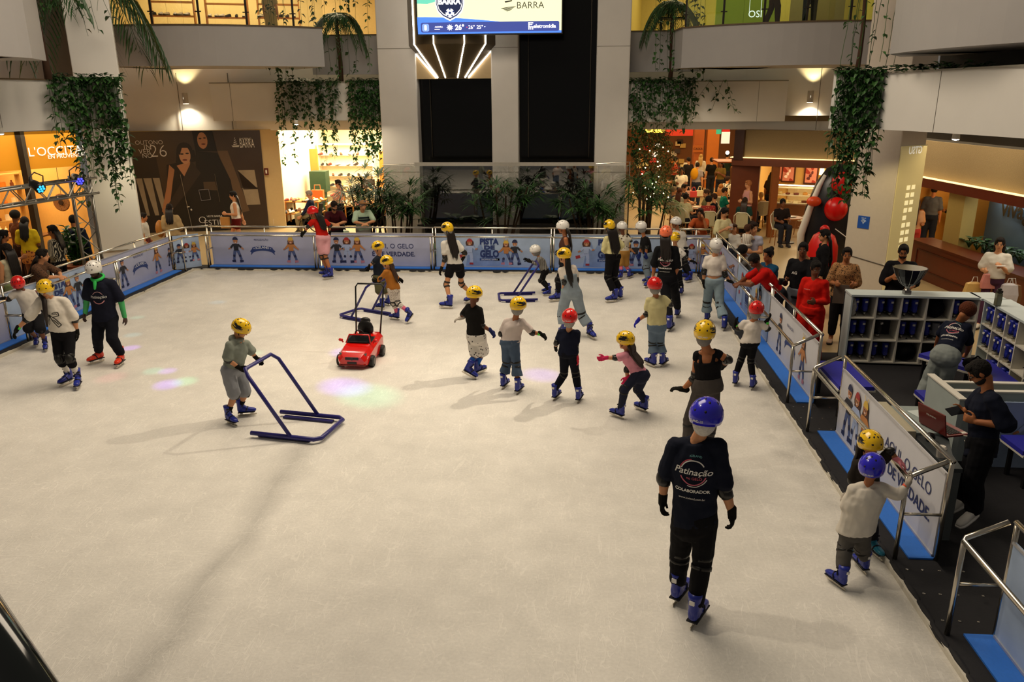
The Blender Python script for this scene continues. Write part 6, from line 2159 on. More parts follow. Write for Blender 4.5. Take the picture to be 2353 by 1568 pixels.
# lady palms before the tower
def lady_palm(label, P, h, n, seed, spread=.35, fan=.42):
 r_ = random.Random(seed)
 t = thing('lady_palm', label, 'palm', P)
 P = V(P)
 for k in range(n):
  a_ = r_.uniform(0, 2 * PI)
  d_ = r_.uniform(.0, spread * .5)
  b0 = P + V((math.cos(a_) * d_, math.sin(a_) * d_ * .6, 0))
  hh = h * r_.uniform(.55, .86)
  tp = b0 + V((math.cos(a_) * spread * r_.uniform(.1, .8), math.sin(a_) * spread * .5, hh))
  b = MB(); b.tube([b0, lerp(b0, tp, .5) + V((r_.uniform(-.03, .03), 0, 0)), tp], [.03, .026, .02], 6); b.build('cane', mat('#3b2a18', rough=.85, noise=.3, scale=20), t)
  for j in range(8):
   aa = r_.uniform(0, 2 * PI)
   st = tp - V((0, 0, r_.uniform(0, hh * .30)))
   e = st + V((math.cos(aa) * .24, math.sin(aa) * .22, r_.uniform(.02, .24)))
   b = MB(); b.tube([st, lerp(st, e, .5) + V((0, 0, .03)), e], .006, 4)
   dv = (e - st).normalized()
   sx = dv.cross(V((0, 0, 1))).normalized()
   for i in range(9):
    th = (i - 4) / 4 * 1.35
    leaf(b, e, dv * math.cos(th) + sx * math.sin(th) + V((0, 0, -.25 * abs(th) + .1)), .045, fan * r_.uniform(.8, 1.1), .8, fold=.12)
   b.build('fan_leaf', LEAF if (j + k) % 3 else LEAF2, t)
 return t
lady_palm('lady palm with fan leaves before the left tower pillar', (-4.75, 20.9, -.1), 2.35, 9, 51, .7)
lady_palm('lady palm with fan leaves before the middle tower pillar', (-1.98, 20.9, -.1), 2.3, 8, 52, .7)
lady_palm('lady palm with fan leaves before the right part of the glass screen', (.45, 21.2, -.1), 2.25, 9, 53, .8)
lady_palm('tall lady palm at the right edge of the shoe shop window', (-5.75, 21.6, -.1), 2.5, 8, 54, .7, .48)
lady_palm('slender lady palms right of the tower, before the cafe terrace', (2.0, 22.0, -.1), 2.35, 6, 55, .55, .45)
def broad_plant(label, P, n, l, w, seed, m=LEAF2, rise=.9):
 r_ = random.Random(seed)
 t = thing('broad_leaf_plant', label, 'plant', P)
 P = V(P)
 for k in range(n):
  a_ = 2 * PI * k / n + r_.uniform(-.4, .4)
  dv = V((math.cos(a_) * .55, math.sin(a_) * .55, rise)).normalized()
  b = MB()
  st = P + dv * l * r_.uniform(.5, .95)
  b.tube([P, lerp(P, st, .5) + V((0, 0, .02)), st], .012, 5)
  leaf(b, st, (dv + V((math.cos(a_), math.sin(a_), -.2)) * .7), w * r_.uniform(.8, 1.1), l * r_.uniform(.6, .8), .5, fold=.12)
  b.build('leaf', m, t)
 return t
for i, (x, y, n_, l, w, lab) in enumerate([(-6.05, 20.2, 8, .75, .34, 'bright green broad-leaved plant beside the man in the striped polo'), (-3.75, 20.2, 9, .5, .34, 'round-leaved low plant behind the barrier under the dark glass, left'), (-3.1, 20.3, 7, .5, .34, 'round-leaved low plant behind the woman in the white tee'), (-.55, 20.3, 9, .5, .34, 'round-leaved low plant behind the white-helmeted woman in brown'), (1.0, 20.2, 8, .6, .3, 'broad-leaved plant behind the skater in the pale yellow top'), (-2.35, 19.8, 9, .5, .09, 'spiky pale plant at the foot of the middle lady palm')]):
 broad_plant(lab, (x, y, -.1), n_, l, w, 60 + i, LEAF2 if i != 5 else mat('#a8ad7a', rough=.5))
b = MB(); b.box((-5.9, 19.4, -.1), (1.7, 22.5, .0)); tag(b.build('planting_bed', mat('#2a2016', rough=.9, noise=.3, bump=.4)), 'dark earth bed with plants between the far barrier and the glass screen', 'planter')
# small tree with fairy lights
P = V((2.05, 23.2, -.1))
t = thing('fairy_light_tree', 'small-leaved indoor tree dotted with fairy lights right of the tower', 'tree', P)
for k in range(5):
 a_ = k * 1.3
 b = MB(); b.tube([P + V((math.cos(a_) * .12, math.sin(a_) * .12, 0)), P + V((math.cos(a_) * .1, .0, 1.2)), P + V((math.cos(a_) * .4, math.sin(a_) * .3, 2.2))], [.045, .035, .02], 6); b.build('trunk', mat('#4a3018', rough=.85, noise=.3), t)
r_ = random.Random(77)
b = MB()
for i in range(2600):
 a_, u = r_.uniform(0, 2 * PI), r_.random()
 z = 1.25 + 1.9 * r_.random()
 rr_ = (.78 - .45 * abs((z - 2.1) / 1.1)) * math.sqrt(r_.random())
 p = P + V((.18 + math.cos(a_) * rr_, math.sin(a_) * rr_ * .7, z))
 leaf(b, p, V((r_.uniform(-1, 1), r_.uniform(-1, 1), r_.uniform(-.9, .5))), .045, .10, .3)
b.build('foliage', mat('#4a4a1c', rough=.5, noise=.4), t)
for i in range(26):
 a_ = r_.uniform(0, 2 * PI); z = 1.3 + 1.5 * r_.random()
 p = P + V((.15 + math.cos(a_) * .6 * r_.random(), -.45 + .2 * r_.random(), z))
 b = MB(); b.ell(p, .017, None, 6, 4); b.build('fairy_bulb', mat('#ffe2b0', emit=22, noise=0), t)
# big white pot with a glossy plant, left of the rink
P = at_d(176, 600, 19.0); P.z = -.1
t = thing('potted_plant', 'glossy green rubber plant in a big white pot with terracotta rim', 'potted plant', P)
b = MB(); b.lathe(P, [(.22, 0), (.30, .1), (.40, .42), (.41, .58), (.36, .68), (.34, .70)], 26); b.build('pot', mat('#d8d0bc', rough=.3, noise=.04, spec=.6), t, smooth=True)
b = MB(); b.lathe(P + V((0, 0, .69)), [(.30, 0), (.31, .07), (.27, .08), (.25, .05)], 24); b.build('pot_rim', mat('#9a4a22', rough=.6, noise=.1), t, auto=True)
r_ = random.Random(8)
for k in range(7):
 a_ = k * 2.4
 tp = P + V((math.cos(a_) * .2, math.sin(a_) * .2, 1.25 + .16 * (k % 3)))
 b = MB(); b.tube([P + V((math.cos(a_) * .06, math.sin(a_) * .06, .7)), tp], .014, 5)
 for i in range(15):
  q = lerp(P + V((math.cos(a_) * .08, math.sin(a_) * .08, .75)), tp, i / 14)
  aa = i * 2.4 + k
  leaf(b, q, V((math.cos(aa), math.sin(aa), .55)), .105, .22, .35, fold=.2)
 b.build('branch', mat('#2c5a24', rough=.25, noise=.4, scale=14, spec=.6, name='leaf'), t)

# ------------------------------------------------------------------ upper shops behind glass
def upper_shop(nm, a, c, depth, z0, z1, m, power, col):
 a_, d_, n_ = room(nm, a, c, depth, z0, z1, m, mat('#b98a4a', rough=.4))
 w_ = (V((c[0], c[1], 0)) - a_).length
 mid = a_ + d_ * w_ * .5 + n_ * depth * .5
 light('shop_light', 'AREA', mid + V((0, 0, z1 - .06)), power, col, mid, w_ * .8, depth * .7)
 return a_, d_, n_, w_
a_, d_, n_, w_ = upper_shop('upper_shop_left', (-14.2, 23.6), (-5.7, 26.5), 4.0, 5.6, 8.2, mat('#d8c48a', rough=.6, noise=.08), 280, (1, .86, .52))
for k, (u, y) in enumerate(((.16, 1.6), (.34, 1.9), (.52, 1.7))):
 base = a_ + d_ * w_ * u + n_ * y
 zs = shelf_case(('left', 'middle', 'right')[k] + ' oak shelves with white shoes in the upper left shop', base + V((0, 0, 5.65)), d_, 1.25, 5.65, 7.4, 4, .4, OAK, n_)
 for z in zs[:3]:
  for i in range(6): shop_shoe(base + d_ * (.12 + .2 * i) + n_ * .12 + V((0, 0, z)), rgs.uniform(-.5, .5) + PI, rgs.choice(['#e3d9c6', '#d8c8a8', '#1c1614', '#e3d9c6']), 'shoe on the %s oak shelves of the upper left shop' % ('left', 'middle', 'right')[k], 'shoes on the %s upper shelves' % ('left', 'middle', 'right')[k], .95)
for i in range(16):
 q = a_ + d_ * w_ * (.10 + .028 * i) + n_ * .5
 shop_shoe(q + V((0, 0, 5.95)), rgs.uniform(-.7, .7) + PI, rgs.choice(['#e3d9c6', '#8c2d1d', '#1c1614', '#d8c8a8']), 'sports shoe in the front row of the upper left shop window', 'shoes in the front row of the upper window', 1.0)
b = MB(); b.bar(a_ + d_ * w_ * .08 + n_ * .5 + V((0, 0, 5.92)), a_ + d_ * w_ * .56 + n_ * .5 + V((0, 0, 5.92)), .5, .06); tag(b.build('display_bench', OAK), 'low oak display bench carrying the row of sports shoes upstairs', 'bench')
# glass rail of the upper gallery
def glass_rail(label, pts, z0, z1, m=CLEAR, np=1):
 t = thing('glass_balustrade', label, 'balustrade', (pts[0][0], pts[0][1], z0))
 for i in range(len(pts) - 1):
  b = MB(); b.bar((pts[i][0], pts[i][1], (z0 + z1) / 2), (pts[i + 1][0], pts[i + 1][1], (z0 + z1) / 2), .012, z1 - z0); b.build('pane', m, t)
  if i % np == 0:
   b = MB(); b.bar((pts[i][0], pts[i][1], z0), (pts[i][0], pts[i][1], z1), .05, .03); b.bar((pts[i][0] - .08, pts[i][1] - .02, z0 + .32), (pts[i][0] + .08, pts[i][1] - .02, z0 + .32), .03, .025); b.build('post', mat('#2a2520', rough=.4), t)
 b = MB(); b.tube([(p[0], p[1], z1) for p in pts], .03, 8); b.build('hand_rail', mat('#8a7a5a', rough=.3, metal=.6), t)
glass_rail('glass balustrade above the curved left upper gallery', arc((-12.1, 20.85), (-6.9, 22.45), .55, 14), 5.84, 6.9, np=3)
glass_rail('glass balustrade above the curved right upper gallery', arc((2.8, 22.45), (7.6, 21.15), .65, 10), 5.72, 6.8, thin_glass('green_glass', (.80, .88, .70), .03), np=2)
a_, d_, n_, w_ = upper_shop('upper_shop_right', (1.4, 25.6), (8.6, 24.4), 5.0, 5.4, 8.2, mat('#a99a52', rough=.6, noise=.08), 230, (1, .86, .48))
b = MB(); b.box(a_ + d_ * 4.9 + n_ * 3 + V((0, 0, 5.4)), a_ + d_ * 6.6 + n_ * 3.1 + V((0, .2, 8.1))); tag(b.build('roller_shutter', mat('#6d624c', rough=.5, noise=.1)), 'grey roller shutter at the right end of the upper gallery', 'shutter')
b = MB(); b.box(a_ + d_ * 2.6 + n_ * 1.2 + V((0, 0, 5.4)), a_ + d_ * 4.4 + n_ * 1.3 + V((0, .1, 7.6))); t = tag(b.build('shop_window', mat('#96a83a', rough=.3, noise=.08, emit=.15)), 'yellow-green lit shop window on the upper right gallery', 'shop window')
b = MB(); q = at_y(1735, 32, 24.2); put_text(b, 'OSI', q, (1, 0, 0), uz, width=.36, bold=.0); b.tube([q + V((-.16, .02, .05)), q + V((-.16, .02, 2.0))], .006, 4); b.tube([q + V((.16, .02, .05)), q + V((.16, .02, 2.0))], .006, 4); t = tag(b.build('neon_letters', mat('#cfcfe8', emit=2.0, noise=0)), 'pale mirrored neon letters seen through the upper right glass', 'sign')
table('dark counter with a monitor on the upper right gallery', V((2.9, 25.0, 5.45)), .55, .25, .75, mat('#1c1713'))

# ------------------------------------------------------------------ cafe on the right
WOODR = mat('#6a3316', rough=.4, noise=.2, scale=4, name='red_wood')
STUC = mat('#917c58', rough=.85, noise=.12, scale=50, bump=.35, name='stucco')
ca, cc = V((5.05, 24.75)), V((8.3, 23.2))
def cq(u): return lerp(ca, cc, u)
def cwall(name, u0, u1, z0, z1, m, th=.25, off=0.0):
 p, q = cq(u0), cq(u1)
 d = (cc - ca).normalized(); nn = V((-d.y, d.x))
 p, q = p + nn * off, q + nn * off
 return wallq(name, p, q, z0, z1, m, th)
cwall('wall_cafe_band', -.02, 1.15, 2.22, 3.04, STUC)
t = thing('cafe_facade', 'red-brown wooden beam and posts framing the cafe opening', 'shop front', (ca.x, ca.y, -.1))
d3 = V(((cc - ca).normalized().x, (cc - ca).normalized().y, 0)); n3 = V((-d3.y, d3.x, 0)); c3 = V((ca.x, ca.y, 0)); Lc = (cc - ca).length
b = MB(); b.bar(c3 + d3 * -.35 + V((0, 0, 2.11)), c3 + d3 * Lc * 1.12 + V((0, 0, 2.11)), .22, .22); b.build('beam', WOODR, t)
b = MB(); b.bar(c3 + d3 * -.4 + V((0, 0, 2.235)), c3 + d3 * Lc * 1.12 - n3 * .02 + V((0, 0, 2.235)), .26, .02); b.build('light_strip', mat('#ffdf9a', emit=1.5, noise=0), t)
for s_, w_ in ((.95, .2),):
 b = MB(); q = c3 + d3 * s_; b.bar(q + V((0, 0, -.1)), q + V((0, 0, 2.0)), w_, w_); b.build('post', mat('#8a4c1c', rough=.45, noise=.15), t)
b = MB(); b.add([c3 - d3 * .35 + V((0, 0, -.1)), c3 + d3 * .42 + n3 * .3 + V((0, 0, -.1)), c3 + d3 * .42 + n3 * .3 + V((0, 0, 2.0)), c3 - d3 * .35 + V((0, 0, 2.0))], [(0, 1, 2, 3)])
b.v = b.v + [q + n3 * .1 for q in b.v]; b.f = [(0, 1, 2, 3), (7, 6, 5, 4), (0, 4, 5, 1), (1, 5, 6, 2), (2, 6, 7, 3), (3, 7, 4, 0)]; b.m = [0] * 6
b.build('side_panel', WOODR, t)
b = MB(); b.bar(c3 + d3 * -.3 + V((0, -.02, 2.6)), c3 + d3 * -.02 + V((0, -.02, 2.6)), .3, .86); b.build('corner_panel', mat('#3d1c0c', rough=.4, noise=.15), t)
a_, d_, n_ = room('cafe', (c3 + n3 * .3 + d3 * -.2)[:2], (c3 + d3 * (Lc + 1.8) + n3 * .3)[:2], 5.2, -.1, 2.45, mat('#d0a65a', rough=.6, noise=.05))
light('cafe_light', 'AREA', c3 + d3 * 2.2 + n3 * 3.4 + V((0, 0, 2.4)), 130, (1, .84, .54), c3 + d3 * 2.2 + n3 * 3.4, 2.8, 1.6)
wb = 5.4
def cp(s_, o_, z): return c3 + d3 * s_ + n3 * (.3 + o_) + V((0, 0, z))
def cps(px, py, o_):
 dd = ray(px, py)
 return EYE + dd * ((c3 + n3 * (.3 + o_) - EYE).dot(n3) / dd.dot(n3))
for i, (px, py) in enumerate(((1784, 394), (1812, 398), (1864, 402))):
 c_ = cps(px, py, 5.13)
 t = thing('framed_picture', ('left', 'middle', 'right')[i] + ' framed food picture on the lit cafe back wall', 'picture', c_)
 b = MB(); b.bar(c_ - d3 * .24, c_ + d3 * .24, .05, .66); b.build('frame', mat('#4a2010', rough=.4), t)
 b = MB(); b.bar(c_ - d3 * .19 - n3 * .03, c_ + d3 * .19 - n3 * .03, .01, .54); b.build('picture', patterned('#d88a72', '#a83a28', 3.0, .45, 'noise'), t)
 b = MB()
 for k in range(3): b.ell(c_ - n3 * .04 + d3 * (-.05 + .05 * k) + V((0, 0, -.12 + .1 * k)), (.09 - .02 * k, .008, .06), None, 12, 6)
 b.build('printed_food', mat(('#e8cdb8', '#f0dcd0', '#5a1c14')[i], noise=.1), t)
for px, py, lab in ((1752, 391, 'small lit wall lamp left of the cafe post'), (1888, 402, 'small lit wall lamp right of the cafe pictures')):
 c_ = cps(px, py, 5.0)
 t = thing('wall_lamp', lab, 'wall lamp', c_)
 b = MB(); b.lathe(c_, [(.09, 0), (.07, .22)], 12); b.build('lamp_shade', mat('#ffe0a0', emit=3.2, noise=0), t)
 b = MB(); b.tube([c_ + V((0, 0, -.06)), c_ + n3 * .12 + V((.05, 0, -.08)), c_ + n3 * .15], .02, 6); b.build('bracket', mat('#3a2010', rough=.3, metal=.5), t)
b = MB(); b.bar(cp(1.2, 5.12, .72), cp(4.4, 5.12, .72), .1, .10); b.bar(cp(.3, 5.15, .55), cp(4.6, 5.15, .55), .05, .8); tag(b.build('wall_panelling', mat('#c4ad80', rough=.5)), 'pale panelling with a ledge under the cafe pictures', 'panelling')
t = thing('pastry_counter', 'brightly lit glass pastry counter inside the cafe', 'counter', cp(2.2, 1.9, -.1))
b = MB(); b.bar(cp(.5, 2.0, .28), cp(4.6, 2.3, .28), .8, .76); b.build('base', mat('#7a4a22', rough=.4, noise=.15), t)
for k, z in enumerate((.68, .92, 1.14)):
 b = MB(); b.bar(cp(.5, 2.05 + .05 * k, z), cp(4.6, 2.35 + .05 * k, z), .6 - .12 * k, .02); b.build('glass_shelf', mat('#efe4c4', rough=.2, noise=.03), t)
b = MB(); b.bar(cp(.5, 1.68, .95), cp(4.6, 1.98, .95), .01, .6); b.build('front_glass', CLEAR, t)
b = MB(); b.bar(cp(.5, 1.72, 1.26), cp(4.6, 2.02, 1.26), .05, .03); b.build('light_bar', mat('#fff0c8', emit=6, noise=0), t)
light('counter_light', 'AREA', cp(2.4, 1.95, 1.24), 60, (1, .88, .6), cp(2.8, 2.1, 0), 3.2, .3)
for k, z in enumerate((.69, .93)):
 for i in range(15):
  c_ = cp(.65 + .26 * i, 1.95 + .02 * i + rgs.uniform(0, .2), z)
  b = MB()
  if rgs.random() < .4: b.lathe(c_, [(.075, 0), (.08, .05), (.06, .09), (.0, .1)], 12)
  elif rgs.random() < .5: b.ell(c_ + V((0, 0, .035)), (.08, .05, .04), None, 10, 6)
  else: b.box(c_ + V((-.07, -.05, 0)), c_ + V((.07, .05, .07)))
  tag(b.build('pastry', mat(rgs.choice(['#c98a3a', '#6b2d16', '#e8c98a', '#a8421e', '#f0dcb0']), rough=.5)), 'pastry in the lit glass counter of the cafe', 'pastry', 'pastries in the cafe counter')
# right end: stucco band, beam, door opening, desk and lit glass sign
ra, rc = at_d(2098, 385, 22.3), at_d(2420, 414, 17.9)
ra, rc = V((ra.x, ra.y, 0)), V((rc.x, rc.y, 0))
rd = (rc - ra).normalized(); rn = V((-rd.y, rd.x, 0)); Lr = (rc - ra).length
ra0 = ra - rd * 1.6
wallq('wall_right_band', (ra0.x, ra0.y), (rc.x, rc.y), 2.10, 2.95, STUC, .25)
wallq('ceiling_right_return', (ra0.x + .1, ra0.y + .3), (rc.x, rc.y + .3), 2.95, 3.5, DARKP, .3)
t = thing('desk_front_beam', 'red-brown wooden beam with warm light line above the right shop', 'beam', ra0 + V((0, 0, 2)))
b = MB(); b.bar(ra0 + V((0, 0, 1.99)), rc + V((0, 0, 1.99)), .2, .22); b.build('beam', mat('#5a200e', rough=.4, noise=.15), t)
b = MB(); b.bar(ra0 - rn * .03 + V((0, 0, 2.108)), rc - rn * .03 + V((0, 0, 2.108)), .24, .016); b.build('light_strip', mat('#ffe2a0', emit=1.3, noise=0), t)
def RP(s_, o_, z): return ra + rd * s_ + rn * o_ + V((0, 0, z))
room('right_shop', RP(-1.6, .1, 0)[:2], RP(1.75, .1, 0)[:2], 4, -.1, 2.0, mat('#b8802e', rough=.6, noise=.06))
light('shop_light', 'AREA', RP(.3, 2.2, 1.95), 60, (1, .76, .38), RP(.3, 2.2, 0), 2.2, 2.2)
yl = mat('#b39a56', rough=.6, noise=.05)
for s0, s1 in ((1.7, 2.35), (4.75, 5.4)):
 wallq('wall_right_pier', RP(s0, .05, 0)[:2], RP(s1, .05, 0)[:2], -.1, 1.95, yl, .3)
wallq('wall_right_back', RP(2.2, .9, 0)[:2], RP(6.4, .9, 0)[:2], -.1, 2.0, yl, .2)
t = thing('glass_sign', 'grey-blue lit glass sign panel with dark metal lettering above the planter desk', 'sign', RP(3.5, .6, 1.2))
b = MB(); b.bar(RP(2.35, .62, 1.25), RP(4.85, .62, 1.25), .03, 1.35); b.build('glass_panel', mat('#54636a', rough=.25, noise=.25, scale=1.5, spec=.6), t)
b = MB(); put_text(b, 'vivagula', RP(3.62, .595, 1.62), rd, uz, width=1.55, bold=.025, lift=.02); b.build('lettering', mat('#57452c', rough=.25, metal=.7), t)
light('sign_light', 'AREA', RP(3.7, .45, 1.93), 10, (.85, .92, 1), RP(3.7, .62, 1.3), 1.8, .08)
t = thing('planter_desk', 'long red-brown panelled desk with a planter on top in front of the glass sign', 'desk', RP(3.2, -.2, -.1))
b = MB(); b.bar(RP(1.35, -.25, .30), RP(6.2, -.25, .30), .5, .80); b.build('body', mat('#6b2c12', rough=.35, noise=.15, scale=3), t)
b = MB(); b.bar(RP(1.3, -.25, .72), RP(6.2, -.25, .72), .58, .05); b.build('top', mat('#5a240e', rough=.3), t)
b = MB()
for z0, z1 in ((.12, .12), (.56, .56)): b.bar(RP(1.7, -.51, z0), RP(4.6, -.51, z1), .02, .03)
for s_ in (1.7, 4.6): b.bar(RP(s_, -.51, .12), RP(s_, -.51, .56), .02, .03)
b.build('panel_moulding', mat('#4a1c0a', rough=.4), t)
for i in range(9):
 broad_plant(('first', 'second', 'third', 'fourth', 'fifth', 'sixth', 'seventh', 'eighth', 'ninth')[i] + ' dark leafy plant from the left in the desk planter', RP(2.45 + .3 * i, .25, .72), 9, .26, .14, 90 + i, LEAF, .8)
b = MB(); q = RP(1.25, .6, 1.02); b.lathe(q, [(.11, 0), (.08, .2)], 12); t = thing('table_lamp', 'small cream lamp lit beside the doorway of the right shop', 'lamp', q); b.build('lamp_shade', mat('#ffe2a4', emit=2.2, noise=0), t)
b = MB(); b.tube([q + V((0, 0, 0)), q + V((0, 0, -.3)), q + V((.1, .05, -.32))], .012, 6); b.build('stem', mat('#3a2a18', metal=.5), t)

# directory panel and wifi sign on the right column
def col_face(ang, px, py, off):
 """point on a face of the right column whose outward normal points at ang"""
 nn = V((math.cos(ang), math.sin(ang), 0))
 c_ = V((CR.x, CR.y, 0)) + nn * (.48 + off)
 dd = ray(px, py)
 return EYE + dd * ((c_ - EYE).dot(nn) / dd.dot(nn)), nn
aL, aR = .70 - PI, .70 - PI / 2
p, nn = col_face(aL, 1984, 511, .012)
t = thing('wifi_sign', 'small square blue sign with a white wireless symbol on the right column', 'sign', p)
u_ = V((-nn.y, nn.x, 0)); u_ = u_ if u_.x > 0 else -u_
b = MB(); b.prism([(-.13, -.13), (.13, -.13), (.13, .13), (-.13, .13)], p - nn * .008, u_, uz, .008); b.build('board', mat('#1f4fa8', rough=.4, noise=.04), t)
b = MB()
for r_0 in (.03, .055, .08): b.tube([p + u_ * r_0 * math.cos(math.radians(a0)) + uz * (r_0 * math.sin(math.radians(a0)) - .03) + nn * .004 for a0 in range(45, 140, 15)], .006, 4)
b.ell(p + uz * -.025 + nn * .004, .01, None, 6, 4)
b.build('symbol', mat('#cfe0f4', noise=0), t)
b = MB(); put_text(b, 'WI-FI', p + uz * .085 + nn * .002, u_, uz, width=.10); b.build('lettering', mat('#cfe0f4', noise=0), t)
t = thing('directory_panel', 'tall cream translucent directory panel with small lit tiles on the right column', 'directory', V((CR.x, CR.y, -.1)))
pc_, nn = col_face(aR, 2068, 440, .015)
u_ = V((-nn.y, nn.x, 0)); u_ = u_ if u_.x > 0 else -u_
cc_ = V((CR.x, CR.y, 0)) + nn * .482
b = MB(); b.add([cc_ + u_ * x + uz * z + nn * y for z in (-.08, 3.02) for y in (0, .02) for x in (-.47, .50)], [(0, 2, 3, 1), (4, 5, 7, 6), (0, 1, 5, 4), (2, 6, 7, 3), (0, 4, 6, 2), (1, 3, 7, 5)]); b.build('panel', mat('#cfc08a', rough=.3, noise=.05, scale=1.2, emit=.10), t)
for r_0 in range(9):
 for c_0 in range(2):
  if r_0 == 4 and c_0 == 1: continue
  q = cc_ + u_ * (-.02 + .19 * c_0) + uz * (2.18 - .155 * r_0) + nn * .022
  b = MB(); b.prism([(-.065, -.045), (.065, -.045), (.065, .045), (-.065, .045)], q, u_, uz, .004); b.build('tile', mat('#efe2ae', noise=.1, scale=30, emit=.5), t)
b = MB(); put_text(b, 'GTSU', cc_ + u_ * .05 + uz * 2.93 + nn * .024, -u_, uz, width=.5, bold=.02, lift=-.002); b.build('lettering', mat('#e8e4d8', noise=0, emit=.3), t)
for z in (.62, .70):
 b = MB(); b.bar(cc_ + u_ * -.3 + uz * z + nn * .022, cc_ + u_ * .2 + uz * z + nn * .022, .004, .008); b.build('printed_line', mat('#efe6c4', noise=0), t)
light('column_spot', 'SPOT', (5.7, 15.5, 3.25), 70, (1, .82, .42), (6.4, 16.9, 1.4), spot=1.1, blend=.8, radius=.05)
light('column_spot', 'SPOT', (-9.75, 16.9, 3.3), 60, (1, .86, .52), (-10.3, 17.6, 1.6), spot=1.2, blend=.8, radius=.05)
# inflatable figure behind the column, tied with cords
P = V((6.25, 19.6, -.1))
t = thing('inflatable_figure', 'big black and white inflatable with round red balls, tied behind the right column', 'inflatable', P)
b = MB(); b.lathe(P, [(.3, 0), (.62, .15), (.78, .8), (.74, 1.5), (.55, 2.1), (.32, 2.45), (.05, 2.55)], 24); b.v = [V((P.x + (q.x - P.x) * .95, P.y + (q.y - P.y) * .7, q.z)) for q in b.v]
b.build('black_body', mat('#141316', rough=.3, noise=.08, spec=.5, name='inflated_cloth'), t, smooth=True)
b = MB(); b.tube([P + V((-.75, -.1, .25)), P + V((-.80, -.16, .9)), P + V((-.66, -.2, 1.5)), P + V((-.5, -.2, 2.05)), P + V((-.38, -.16, 2.3))], [.07, .09, .08, .06, .04], 14); b.build('white_side', mat('#d8d2c6', rough=.4, noise=.06), t, smooth=True)
b = MB(); b.ell(P + V((-.16, -.52, 1.55)), (.26, .26, .28), None, 22, 14); b.build('red_ball', mat('#d2140e', rough=.3, noise=.04), t, smooth=True)
b = MB(); b.ell(P + V((-.05, -.5, 2.15)), (.28, .22, .26), None, 18, 12); b.build('red_ball', mat('#c8160f', rough=.3, noise=.04), t, smooth=True)
b = MB(); b.ell(P + V((-.66, -.45, 1.72)), (.17, .15, .12), None, 16, 10); b.build('orange_bulge', mat('#d8481a', rough=.35, noise=.04), t, smooth=True)
P2 = at_d(1876, 700, 19.0); P2.z = -.1
t = thing('red_inflatable', 'squat red inflatable with a round knob on top beside the black inflatable', 'inflatable', P2)
b = MB(); b.lathe(P2, [(.16, 0), (.30, .12), (.335, .55), (.32, .85), (.23, 1.08), (.1, 1.17)], 26); b.build('body', mat('#d0120c', rough=.4, noise=.05), t, smooth=True)
b = MB(); b.ell(P2 + V((0, 0, 1.22)), (.105, .105, .10), None, 16, 10); b.build('knob', mat('#c8110c', rough=.4, noise=.05), t, smooth=True)
cb = V((CR.x, CR.y, 0)) + V((math.cos(.70 - PI * .75), math.sin(.70 - PI * .75), 0)) * .69
b = MB(); b.tube([P + V((-.15, -.62, 1.1)), cb + V((-.02, -.01, .62))], .011, 5)
tag(b.build('tie_cord', mat('#c9c2b4', rough=.7)), 'pale cord running from the black inflatable to the column edge', 'cord')
b = MB()
q0 = V((CR.x, CR.y, 0))
cs = [q0 + V((math.cos(.70 - PI * .75 + i * PI / 2), math.sin(.70 - PI * .75 + i * PI / 2), 0)) * .69 for i in range(4)]
b.tube([cs[3] + V((0, 0, .72)), cs[0] + V((0, 0, .60)), cs[1] + V((0, 0, .80)), cs[2] + V((0, 0, .7)), cs[3] + V((0, 0, .72))], .010, 5)
tag(b.build('tie_cord', mat('#4c4640', rough=.7)), 'dark cord tied round the right column', 'cord')

# ------------------------------------------------------------------ food hall far behind
for i, (px0, px1, c, nm) in enumerate(((1590, 1612, '#a8541a', 'brown-orange pillar carrying the cashier sign'), (1619, 1646, '#c06a1e', 'orange pillar in the far food hall'))):
 p, q = at_y(px0, 420, 38), at_y(px1, 420, 38)
 b = MB(); b.box((p.x, 38, -.1), (q.x, 38.5, 3.4)); struct('column_food_hall', b, mat(c, rough=.5, noise=.1, scale=3, emit=.06))
p = at_y(1604, 342, 37.95)
t = thing('cashier_sign', 'small orange sign reading CAIXA on the far pillar', 'sign', p)
b = MB(); b.box(p + V((-.24, -.03, -.16)), p + V((.24, 0, .16))); b.build('board', mat('#b5601c', rough=.5), t)
b = MB(); put_text(b, 'CAIXA', p + V((0, -.04, .0)), (1, 0, 0), uz, width=.42, bold=.01); b.build('lettering', mat('#3a1a08', noise=0), t)
wallq('wall_food_hall', (-1, 42), (13, 42), -.1, 3.4, mat('#7a4a22', rough=.6, noise=.15))
b = MB(); b.box((0, 24, 3.3), (13, 43, 3.45)); struct('ceiling_food_hall', b, mat('#6d5a3c', rough=.7))
b = MB(); b.box((-6, 34, -.1), (1.2, 34.1, 3.4)); struct('wall_food_hall_side', b, mat('#8a6a3c', rough=.6))
light('food_hall_light', 'AREA', (5.5, 34, 3.25), 520, (1, .70, .34), (5.5, 34, 0), 7, 12)
light('food_hall_light', 'AREA', (4.6, 27.3, 2.98), 150, (1, .72, .36), (4.6, 27.3, 0), 4, 3)
